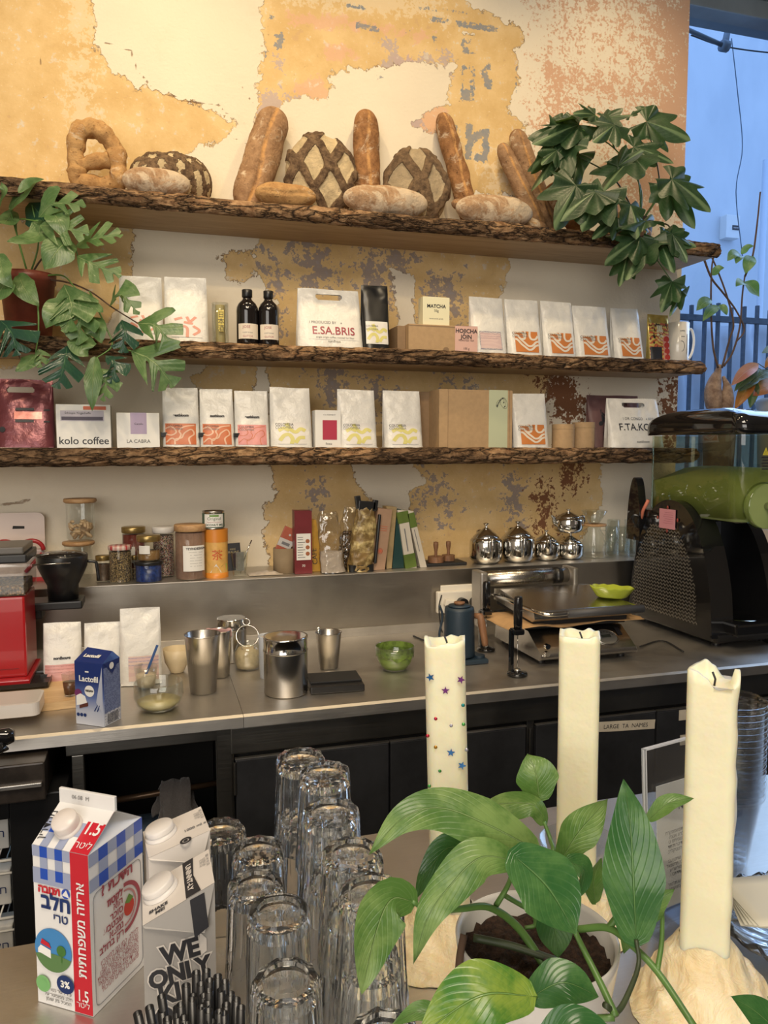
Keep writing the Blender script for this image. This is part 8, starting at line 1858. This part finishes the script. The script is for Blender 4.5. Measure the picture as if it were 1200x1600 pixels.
# candles
def candle(label, px_t, py_t, px_b, d, w, mr, mh, deco=None, seed=0, mx=0.0):
    top = atD(px_t, py_t, d); foot = fwd(px_b, d); H = top.z-ZB
    rgt = _R
    t = thing('candle', label, 'candle', tuple(foot), -YAW-math.atan((px_b-600)/FPX), 'tall ivory pillar candles')
    lean = math.atan2((px_t-px_b)*d/FPX, H)
    sh = math.tan(lean)
    q = MB(); N = 48
    def sec(z):
        out = []
        for x, y in rrect(-w/2, w/2, -w/2, w/2, w*(0.30 if seed == 1 else 0.18), 11): out.append((x, y))
        return out
    L0 = [(p_.x, p_.y) for p_ in resample([Vector((x, y, 0)) for x, y in sec(0)+[sec(0)[0]]], 96)][:-1]; n = len(L0); lv = 60; vs = []
    for j in range(lv+1):
        z = H*j/lv
        for i, (x, y) in enumerate(L0):
            a = math.atan2(y, x); k = 1+0.012*nz(x*20, y*20, z*9, 1, seed)
            if seed == 3: k += 0.16*max(0, math.cos(a-0.1))**3*max(0, nz(x, y, z, 34, 5)+0.3)*(0.4+z/H)
            zz = z
            if j == lv: zz = z+0.004*nz(math.cos(a)*2, math.sin(a)*2, seed, 1.6)+({1: 0.010*math.exp(-((abs(a)-2.9)/0.35)**2)+0.008*math.cos(a/2)**2-0.006, 3: 0.010*math.cos(a*3+0.6)}.get(seed, 0.001))
            vs.append((x*k+sh*z, y*k, zz))
    fs = [(j*n+i, j*n+(i+1) % n, (j+1)*n+(i+1) % n, (j+1)*n+i) for j in range(lv) for i in range(n)]
    b = len(vs)
    for k, dz in ((0.86, 0.0), (0.7, -0.008), (0.3, -0.012)):
        for (x, y), tp in zip(L0, vs[lv*n:(lv+1)*n]): vs.append((x*k+sh*H, y*k, (tp[2] if k > .8 else H)+dz))
    c = lv*n
    fs += [(c+i, c+(i+1) % n, b+(i+1) % n, b+i) for i in range(n)]
    for m_ in range(2): fs += [(b+m_*n+i, b+m_*n+(i+1) % n, b+(m_+1)*n+(i+1) % n, b+(m_+1)*n+i) for i in range(n)]
    fs.append([b+2*n+i for i in range(n)])
    q.add(vs, fs, M_WAX, True); q.build('wax_column', t)
    q = MB(); q.tube([(sh*H+0.002, 0, H-0.014), (sh*H+0.003, -0.002, H-0.004), (sh*H+0.000, -0.003, H+0.004)], 0.0012, M_INK, 6); q.build('wick', t)
    def mound(u, v):
        a = 2*PI*u; r = lerp(w*0.52, mr, v**0.9); z = mh*(1-v)**1.25
        k = 1+0.20*nz(math.cos(a)*1.4, math.sin(a)*1.4, v*2, 1.0, seed+2)*v+0.05*nz(math.cos(a)*6, math.sin(a)*6, v*5, 1, seed)
        return (r*k*math.cos(a)+mx*v, r*k*math.sin(a), max(0.0006, z+0.010*nz(math.cos(a)*3*v, math.sin(a)*3*v, v*4, 1.3, seed)*math.sin(PI*v)+(0.0)))
    q = MB(); q.grid(mound, 90, 26, M_WAXMELT, closed_u=True); q.build('melted_wax_foot', t, label='lumpy skirt of melted wax')
    if deco:
        for kx, kz, kind, col in deco:
            m = mat('sequin_'+col, dict(blue=(0.02, 0.12, 0.32), purple=(0.22, 0.05, 0.25), red=(0.45, 0.02, 0.05), green=(0.08, 0.32, 0.08), gold=(0.45, 0.22, 0.03), teal=(0.02, 0.22, 0.22), silver=(0.4, 0.38, 0.45))[col], 0.25, 0.5)
            q = MB(); z = H-kz*H; x = kx*w+sh*z; r = 0.0052 if kind else 0.0024
            if kind: pts = [((r if i % 2 == 0 else r*0.42)*math.sin(PI*i/5+kx), (r if i % 2 == 0 else r*0.42)*math.cos(PI*i/5+kx)) for i in range(10)]; q.prism([(x+a_, z+b_) for a_, b_ in pts], -w/2-0.0012, -w/2+0.0005, m, 'y')
            else: q.lathe([(0, 0.0014), (r*0.7, 0.0010), (r, 0)], 8, m, tr(x, -w/2+0.0002, z)@rotx(PI/2))
            q.build('star_sequin' if kind else 'round_sequin', t)
    return t
DEC = [(-.36, .105, 1, 'blue'), (.38, .11, 1, 'purple'), (.0, .145, 1, 'purple'), (.42, .19, 0, 'teal'), (-.25, .235, 0, 'red'), (.12, .255, 0, 'silver'), (.42, .25, 0, 'green'), (-.27, .325, 0, 'gold'), (.10, .34, 1, 'blue'), (.36, .38, 1, 'blue'), (-.18, .40, 0, 'green'), (-.45, .45, 0, 'green'), (.48, .33, 0, 'silver'), (-.46, .29, 0, 'red')]
candle('ivory candle with coloured star and dot sequins, leaning slightly, leftmost of three', 692, 990, 706, 0.99, 0.0505, 0.088, 0.055, DEC, 1, -0.012)
candle('plain square ivory candle, middle of the three behind the pothos', 897, 983, 899, 1.04, 0.052, 0.070, 0.055, None, 2)
candle('thick ivory candle with dripped right side, rightmost of three', 1101, 1046, 1103, 0.88, 0.0520, 0.086, 0.080, None, 3, 0.004)
# milk carton
def gingham(q, X, w, z0, z1, nx, nzz, p0=0, pj=1):
    MB_ = mat('gingham_blue', (0.015, 0.07, 0.42), 0.35); ML = mat('gingham_pale', (0.30, 0.34, 0.48), 0.4)
    for i in range(nx):
        for j in range(nzz):
            a, b = (i+p0) % 2, (j+pj) % 2
            if a and b: m = MB_
            elif a or b: m = ML
            else: continue
            x0_, x1_, y0_, y1_ = w*i/nx, w*(i+1)/nx, lerp(z0, z1, j/nzz), lerp(z0, z1, (j+1)/nzz)
            q.add([(x0_, 0, y0_), (x1_, 0, y0_), (x1_, 0, y1_), (x0_, 0, y1_)], [(0, 1, 2, 3)], m, False, X)
def heb(s): return s[::-1]
def milk():
    a = atZ(60, 1565, .9); b = atZ(146, 1590, .9); w1 = (b-a).length; w2 = 0.095; ang = math.atan2(b.y-a.y, b.x-a.x)
    h = atY(138, 1337, b.y).z-ZB
    t = thing('milk_carton', 'large milk carton with blue gingham top, red corner band and Hebrew lettering', 'carton', (a.x, a.y, ZB), ang)
    MW = mat('carton_white', (0.74, 0.73, 0.72), 0.32, coat=0.15); MR = mat('carton_red', (0.52, 0.015, 0.03), 0.32, coat=0.15)
    rh = 0.030; fin = 0.017; e = 0.0006
    q = MB(); q.box(0, w1, 0, w2, 0, h, MW)
    q.add([(0, 0, h), (w1, 0, h), (w1, w2/2-.002, h+rh), (0, w2/2-.002, h+rh), (0, w2, h), (w1, w2, h), (w1, w2/2+.002, h+rh), (0, w2/2+.002, h+rh)], [(0, 1, 2, 3), (5, 4, 7, 6), ], MW)
    q.add([(w1, 0, h), (w1, w2, h), (w1-0.022, w2/2, h+rh*0.9), (0, 0, h), (0, w2, h), (0.022, w2/2, h+rh*0.9), (w1, w2/2, h+rh), (0, w2/2, h+rh)], [(0, 1, 2), (4, 3, 5), (0, 2, 6), (2, 1, 6), (3, 7, 5), (5, 7, 4)], MW)
    q.box(-0.001, w1+0.001, w2/2-0.0022, w2/2+0.0022, h+rh-0.001, h+rh+fin, MW, b=0.001); q.build('carton_body', t)
    xr = w1*0.68
    q = MB(); Xf = tr(0, -e, 0)
    sl = math.atan2(rh, w2/2); Lr = math.hypot(rh, w2/2); Xr = tr(0, -e*0.7, h+e)@rotx(-(PI/2-sl))
    Xs = tr(w1+e, 0, 0)@rotz(PI/2)
    gingham(q, Xf, xr, h*0.795, h, 5, 3, 0); gingham(q, Xr, xr, 0, Lr*0.92, 5, 3, 0, 0); gingham(q, Xs, w2, h*0.765, h, 6, 3, 0)
    q.add([(0, 0, h*0.765), (xr, 0, h*0.765), (xr, 0, h*0.795), (0, 0, h*0.795)], [(0, 1, 2, 3)], mat('gingham_pale', (.3, .34, .48)), False, Xf)
    q.add([(xr, 0, 0.001), (w1, 0, 0.001), (w1, 0, h), (xr, 0, h)], [(0, 1, 2, 3)], MR, False, Xf); q.add([(xr, 0, 0), (w1, 0, 0), (w1, 0, Lr*.98), (xr, 0, Lr*.98)], [(0, 1, 2, 3)], MR, False, Xr)
    xc = xr*0.5; F2 = tr(0, -2*e, 0)
    def T(s, size, m, x, z, X=F2, **k): q.text(heb(s), size, m, X@tr(x, 0, z), **k)
    T('תנובה', 0.0125, MR, xc-0.004, h*0.715, bold=0.0006); q.lathe([(0, 0), (0.0058, 0)], 20, M_BLUE, F2@tr(xc+0.0195, 0, h*0.735)@rotx(PI/2)); q.add([(-.005, 0, -.002), (0.001, 0, .005), (.005, 0, -.004)], [(0, 1, 2)], mat('carton_white', (1, 1, 1)), False, F2@tr(xc+0.0195, -0.0003, h*0.735))
    T('חלב', 0.024, M_NAVY, xc+0.005, h*0.62, bold=0.0009); T('טרי', 0.0145, M_NAVY, xc+0.011, h*0.545, bold=0.0003)
    # landscape roundel
    cz = h*0.36; R0 = 0.026; m1 = mat('roundel_sky', (0.05, 0.22, 0.50), 0.4); m2 = mat('roundel_green', (0.10, 0.20, 0.07), 0.4)
    circ = [(R0*math.cos(2*PI*i/40), R0*math.sin(2*PI*i/40)) for i in range(40)]
    clip = [(max(x, -(xc-0.0)), z) for x, z in circ]
    q.add([(xc-0.001+x, 0, cz+z) for x, z in clip], [list(range(40))], m1, False, F2); low = [(x, min(z, -0.008+0.004*math.cos(x*60))) for x, z in clip]
    q.add([(xc-0.001+x, -0.0003, cz+z) for x, z in low], [list(range(40))], m2, False, F2)
    P4 = lambda pts, m, dz: q.add([(xc+x, dz, cz+z) for x, z in pts], [list(range(len(pts)))], m, False, F2)
    P4([(-.018, -.006), (-.004, -.010), (-.004, .0), (-.018, .004)], M_WHITE, -.0006); P4([(-.018, -.006), (-.018, .004), (-.022, -.001), (-.022, -.006)], M_WHITE, -.0006); P4([(-.018, .006), (-.003, .002), (-.006, .008), (-.016, .012)], MR, -.0008)
    q.lathe([(0, 0), (0.0065, 0)], 16, mat('tree_green', (0.05, 0.16, 0.03), .5), F2@tr(xc+.011, -.0008, cz+.002)@rotx(PI/2)); P4([(.010, -.012), (.012, -.012), (.012, -.002), (.010, -.002)], mat('tree_green', (0, 0, 0)), -.0006)
    q.lathe([(0, 0), (0.011, 0)], 28, M_NAVY, F2@tr(xr-0.011, -0.0009, h*0.165)@rotx(PI/2), sx=1.1); q.text('3%', 0.011, M_WHITE, F2@tr(xr-0.011, -0.0014, h*0.148), bold=0.0004)
    q.lathe([(0.004, 0), (0.010, 0)], 24, mat('badge_green', (0.18, 0.42, 0.15), .5), F2@tr(0.010, -0.0009, h*0.135)@rotx(PI/2)); q.lathe([(0, 0), (0.0055, 0)], 20, mat('badge_green', (0, 0, 0)), F2@tr(0.010, -0.0012, h*0.135)@rotx(PI/2))
    T('1.5 ליטר נטו'.replace('1.5', '5.1'), 0.0058, M_INK, xc+0.008, h*0.095); T('חלב מפוסטר על', 0.0058, M_INK, xc+0.004, h*0.062); T('המכיל 3% שומן'.replace('3%', '%3'), 0.0058, M_INK, xc+0.004, h*0.032)
    MWt = mat('carton_white', (1, 1, 1)); xb = (xr+w1)/2
    q.text(heb('אריזה משפחתית'), 0.0165, MWt, F2@tr(xb+0.0058, 0, h*0.53)@roty(-PI/2), bold=0.0003, sx=1.0)
    q.text('1.5', 0.019, MWt, F2@tr(xb, 0, h*0.085), bold=0.0003, sx=0.72); T('ליטר', 0.0095, MWt, xb, h*0.045)
    q.text('1.5', 0.0225, MWt, Xr@tr(xb, -e, Lr*0.40), bold=0.0004, sx=0.8); q.text(heb('ליטר'), 0.0115, MWt, Xr@tr(xb, -e, Lr*0.10)); q.text(heb('מהדרין'), 0.0125, M_INK, Xr@tr(0.008, -e, Lr*0.45)@roty(-PI/2-.1))
    q.text('06.08  M', 0.007, M_INKGREY, tr(w1*0.4, w2/2-0.0034, h+rh+0.007))
    # side panel
    S2 = Xs@tr(0, -0.0004, 0)
    q.text(heb('הידעת?'.replace('?', ''))+'', 0.0165, M_BURG, S2@tr(w2*0.55, 0, h*0.695), bold=0.0007); q.text('?', 0.0165, M_BURG, S2@tr(w2*0.22, 0, h*0.695), bold=0.0007)
    for k, s in enumerate(('לקטוז', 'הוא', 'סוכר', 'שבטבע', 'נמצא', 'רק בחלב')): q.text(heb(s), 0.0115, M_BURG, S2@tr(w2*0.58, 0, h*(0.60-0.052*k)), bold=0.0003 if k else 0.0006, align='RIGHT')
    for k, s in enumerate(('לחלב, כמו גם למוצריו', 'ערכים תזונתיים רבים', 'של הסוכר הטבעי שבו', 'הפחתת הלקטוז נעשית', 'באמצעות אנזים לקטאז', 'על ידי פירוק לסוכרים', 'פשוטים וקלים לעיכול')): q.text(heb(s), 0.0078, M_BURG, S2@tr(w2*0.86, 0, h*(0.275-0.029*k)), align='RIGHT')
    for r0, r1, m in ((0.026, 0.031, M_BURG), (0.020, 0.0225, mat('ring_rose', (0.45, 0.2, 0.2), .5))):
        pts = [(r0*math.cos(a_), r0*math.sin(a_)) for a_ in np.linspace(-PI/2, PI/2, 20)]+[(r1*math.cos(a_), r1*math.sin(a_)) for a_ in np.linspace(PI/2, -PI/2, 20)]
        q.add([(w2*0.60+x, 0, h*0.50+z) for x, z in pts], [[i, i+1, 38-i, 39-i] for i in range(19)], m, False, S2)
    q.lathe([(0, 0), (0.011, 0)], 20, mat('strawberry_red', (0.50, 0.04, 0.02), .5), S2@tr(w2*0.69, -0.0002, h*0.49)@rotx(PI/2), sx=.85); P5 = [(w2*.69+x, -.0005, h*.49+z) for x, z in ((-.008, .008), (0, .016), (.008, .008), (0, .004))]; q.add(P5, [(0, 1, 2, 3)], mat('leaf_print', (0.12, 0.25, 0.04), .5), False, S2)
    q.tube([(x, 0.0004, z) for x, z in rrect(0.005, w2-0.005, 0.007, h*0.745, 0.008, 4)], 0.0004, M_INKGREY, 4, True, X=S2)
    q.build('print', t, label='gingham, red band, Hebrew lettering and farm picture')
    q = MB(); Xc = Xr@tr(xr*0.62, 0, Lr*0.48)@rotx(PI/2); q.lathe([(0.016, 0), (0.016, 0.004), (0.0145, 0.004), (0.0145, 0.006)], 36, mat('cap_white', (0.72, 0.66, 0.62), .35), Xc)
    NN = 72; q.lathe([(0.0145, 0.005), (0.0148, 0.014), (0.0135, 0.0165), (0, 0.0165)], NN, mat('cap_white', (1, 1, 1)), Xc); q.build('cap', t, label='round white screw cap')
milk()
def oat(label, pfl, dl, full, w=0.074, D_=0.072, rh=0.034):
    a = atD(*pfl, dl); h = a.z-ZB
    t = thing('oat_drink_carton', label, 'carton', (a.x, a.y, ZB), math.radians(1 if full else 6), 'grey oat drink cartons')
    MG = mat('carton_grey', (0.34, 0.32, 0.30), 0.5); MW = mat('oat_white', (0.66, 0.61, 0.56), 0.45); mb = MG if full else MW
    q = MB(); q.box(0, w, 0, D_, 0, h, mb)
    q.prism([(0, h), (w, h), (w, h+rh)], 0, D_, mb, 'y'); q.add([(0, 0, h+.0003), (w, 0, h+rh+.0003), (w, D_, h+rh+.0003), (0, D_, h+.0003)], [(0, 1, 2, 3)], MW)
    q.add([(0, -.0004, h), (w, -.0004, h+rh), (w*.84, -.007, h-.016), (0.002, -.002, h-.002)], [(0, 3, 2, 1)], MG if full else MW); q.add([(0, -.0004, h-.001), (w*.84, -.007, h-.0165), (w*.84, 0, h-.018)], [(0, 1, 2)], M_INKGREY)
    q.build('carton_body', t)
    al = math.atan2(rh, w); Ls = math.hypot(rh, w); Xr = tr(0, 0, h+.0006)@roty(-al)@rotx(-PI/2)
    q = MB(); Xc = Xr@tr(Ls*0.27, 0, D_*0.60)@rotx(PI/2); MC = mat('cap_cream', (0.72, 0.68, 0.64), .4)
    q.lathe([(0.0200, 0), (0.0195, 0.004), (0.0175, 0.004), (0.0175, 0.006)], 36, MC, Xc); q.lathe([(0.0180, 0.0055), (0.0180, 0.0105), (0.0165, 0.0125), (0, 0.012)], 40, MC, Xc); q.build('cap', t, label='round ivory screw cap')
    q = MB()
    if full:
        xs0, xs1 = Ls*.60, Ls*.76; q.add([(xs0, -.0005, 0), (xs1+.004, -.0005, 0), (xs1-.002, -.0005, D_*.5), (xs1, -.0005, D_), (xs0, -.0005, D_)], [(0, 1, 2, 3, 4)], M_INK, False, Xr)
        q.add([(xs0-.001, -.0022, h+rh*.60), (xs1+.001, -.0018, h+rh*.77), (w*.90, -.0062, h-.010), (w*.70, -.0078, h-.019)], [(0, 1, 2, 3)], M_INK)
        q.text('UNINNT-LY', 0.0085, MW, Xr@tr((xs0+xs1)/2-.003, -.001, D_*.5)@roty(PI/2), bold=0.0003, sx=1.15); q.text('SHAKE\n  ME!', 0.0070, M_INK, Xr@tr(Ls*0.22, -.0006, D_*0.17), bold=0.0003)
        for k, (s, sz, xo) in enumerate((('WE', 0.028, w*.52), ('ONLY', 0.026, w*.50), ('KI', 0.028, w*.36), ('OA', 0.026, w*.38))):
            for m, bo, dy in ((MW, 0.0028, -.0008), (M_INK, 0.0013, -.0014)): q.text(s, sz, m, tr(xo, dy, h-0.044-0.0225*k)@roty(-0.13), bold=bo, sx=0.9)
            if k == 0: q.prism([(xo+.017, h-.046), (xo+.026, h-.040), (xo+.026, h-.026), (xo+.019, h-.018)], -.0007, -.0003, MW, 'y')
    else:
        q.lathe([(0.0042, 0), (0.0072, 0)], 22, M_INK, Xr@tr(Ls*0.60, -.0006, D_*0.0)@rotx(PI/2)); q.lathe([(0, 0), (0.0028, 0)], 12, M_INK, Xr@tr(Ls*0.60, -.0006, 0)@rotx(PI/2)); q.text('1000 ml e', 0.007, M_INKGREY, Xr@tr(Ls*0.80, -.0006, D_*0.30), bold=.0002)
    for k in range(3): q.text(['BB 14 10 25', '12:05 L6', '0 70 12'][k], 0.0048, M_INKGREY, Xr@tr(Ls*(0.94-.05*k), -.0006, D_*0.70)@roty(PI/2))
    q.build('print', t)
oat('front grey oat drink carton with black slab letters and black strip', (223, 1447), 0.80, True)
oat('rear oat drink carton with white sloping top behind the lettered one', (232, 1341), 0.915, False, 0.073, 0.068, 0.020)
# straws
def straws():
    c = fwd(292, 0.655); rng = random.Random(5)
    t = thing('straw_holder', 'dark cup holding the bunch of black straws at the bottom edge', 'holder', tuple(c))
    q = MB(); q.lathe([(0, 0), (0.050, 0), (0.056, 0.09), (0.054, 0.09), (0.048, 0.004), (0, 0.004)], 36, M_BLACK); q.build('cup', t)
    q = MB(); r0 = 0.0040; n = 14
    def strm(L_):
        q = MB(); q.lathe([(r0, 0), (r0, L_), (r0-0.0006, L_), (r0-0.0006, L_-0.02), (0, L_-0.021)], n, mat('black_straw', (0.010, 0.010, 0.011), 0.3), None); return q
    first = strm(0.2).build('drinking_straw'); k = 0; mesh = first.data
    pts = []
    for i in range(-6, 7):
        for j in range(-6, 7):
            x = (i+0.5*(j % 2))*0.0086; y = j*0.0075
            if (x*0.84)**2+y*y < 0.038**2: pts.append((x, y))
    for x, y in pts:
        px = x*math.cos(-YAW)-y*math.sin(-YAW); py = x*math.sin(-YAW)+y*math.cos(-YAW)
        rr = math.hypot(x, y)/0.04
        # the taller straws stand at the back, shorter ones lean left
        z = 0.012+0.022*(y/0.04)+0.010*rng.random()-0.026*max(0, -x/0.04)
        tx = -0.20*max(0, -x/0.04)*rr+0.03*rng.uniform(-1, 1)
        o = first if k == 0 else first.copy()
        if k: COL.objects.link(o)
        o.location = (c.x+px, c.y+py, ZB+0.0045); Lz = 0.122+z
        o.scale = (1, 1, Lz/0.2); o.rotation_euler = (0.03*rng.uniform(-1, 1), tx, 0)
        tag(o, 'black drinking straw standing in the crowded bunch at the bottom edge', 'straw', 'black drinking straws'); LABELS.pop(o['label']); k += 1
straws()
# acrylic menu holder
def menu():
    a = atZ(1014, 1462, .9); b = atZ(1152, 1402, .9); ang = math.atan2(b.y-a.y, b.x-a.x); w = (b-a).length; h = atY(1017, 1178, a.y).z-ZB
    t = thing('menu_holder', 'clear acrylic stand with a white printed menu behind the thick candle', 'menu stand', (a.x, a.y, ZB), ang)
    q = MB(); X = rotx(-0.06)
    for y in (0.0, 0.005): q.box(0, w, y, y+0.0018, 0.004, h, M_ACRYL, X)
    ME = mat('bright_acrylic_edge', (0.62, 0.64, 0.68), 0.15); q.box(0, 0.0016, -0.0005, 0.007, 0.004, h, ME, X); q.box(0, w, -0.0005, 0.007, h-0.0015, h, ME, X); q.build('acrylic_panel', t)
    q = MB(); q.box(0, w, -0.035, 0.03, 0.0, 0.003, M_ACRYL); q.box(w-0.002, w, -0.035, 0.03, 0.0, 0.0034, ME); q.box(0, w, -0.036, -0.034, 0, 0.0034, ME); q.box(0, w, 0.029, 0.031, 0, 0.0034, ME); q.build('acrylic_foot', t)
    q = MB(); q.box(w*0.12, w*0.98, 0.0022, 0.0032, h*0.10, h*0.78, M_WHITE, X); q.text('NA', 0.013, M_INK, X@tr(w*0.40, 0.0016, h*0.62))
    rng = random.Random(3)
    for k in range(13):
        if k in (5, 10): continue
        q.text(''.join(rng.choice('אבגדהוזחטילמנסעפצקרשת ') for _ in range(26)), 0.0068, M_INKGREY, X@tr(w*0.5, 0.0017, h*(0.50-0.026*k)))
    q.build('menu_sheet', t, label='white sheet with small dark print')
menu()
# stacked plastic cups
def cups():
    d = 1.20; c = fwd(1127, d); zt = atD(1127, 1082, d).z-ZB; r = 0.0545
    Hc = 0.115; n = 16; st = (zt-Hc)/(n-1)
    q = MB(); q.lathe([(0, 0.002), (r*0.60, 0.002), (r*0.62, 0.0), (r*0.66, 0.01), (r*0.95, Hc-0.010), (r*0.97, Hc-0.006), (r*1.02, Hc-0.004), (r*1.03, Hc-0.001), (r*1.0, Hc), (r*0.97, Hc-0.004)], 40, M_CUPPL)
    first = q.build('plastic_cup')
    for k in range(n):
        o = first if k == 0 else first.copy()
        if k: COL.objects.link(o)
        o.location = (c.x, c.y, ZB+st*k)
        tag(o, 'clear plastic cup nested in the tall stack behind the thick candle', 'cup', 'nested clear plastic cups'); LABELS.pop(o['label'])
cups()
# crystal tray with paper
def tray():
    c = fwd(1285, 0.98); 
    q = MB(); n = 72; R1 = 0.13
    def fn(u, v):
        a = 2*PI*u; r = lerp(0.05, R1*(1+0.03*math.cos(a*14)), v); return (r*math.cos(a), r*math.sin(a)*0.85, 0.003+0.035*v**2.2+0.003*math.cos(a*28)*v)
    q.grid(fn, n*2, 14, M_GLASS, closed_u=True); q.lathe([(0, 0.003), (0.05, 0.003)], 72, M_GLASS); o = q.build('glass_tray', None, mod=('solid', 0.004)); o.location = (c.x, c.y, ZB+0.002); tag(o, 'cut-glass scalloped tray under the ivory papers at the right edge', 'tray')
    for k in range(5):
        q = MB(); q.grid(lambda u, v: (lerp(-0.075, 0.07, u), lerp(-0.05, 0.055, v), 0.0015*math.sin(u*3+k)+0.004*(v*u)), 8, 6, mat('ivory_paper', (0.66, 0.62, 0.50), 0.7)); o = q.build('paper_sheet', None, mod=('solid', 0.0008)); o.location = (c.x-0.025, c.y+0.02, ZB+0.044+0.0035*k); o.rotation_euler = (0, 0, -0.5+0.07*k)
        tag(o, ('topmost' if k == 4 else 'bottom' if k == 0 else ['', 'second from bottom', 'third from bottom', 'fourth from bottom'][k])+' ivory paper sheet in the pile on the cut-glass tray', 'paper', 'ivory papers on the tray')
    # low glass bowl behind the pothos
    c = fwd(905, 1.17); q = MB(); q.lathe([(0, 0.002), (0.035, 0.0), (0.05, 0.012), (0.062, 0.045), (0.060, 0.045), (0.048, 0.014), (0, 0.005)], 44, M_THIN); o = q.build('glass_bowl'); o.location = tuple(c); tag(o, 'low clear glass bowl on the bar behind the middle candle', 'bowl')
tray()
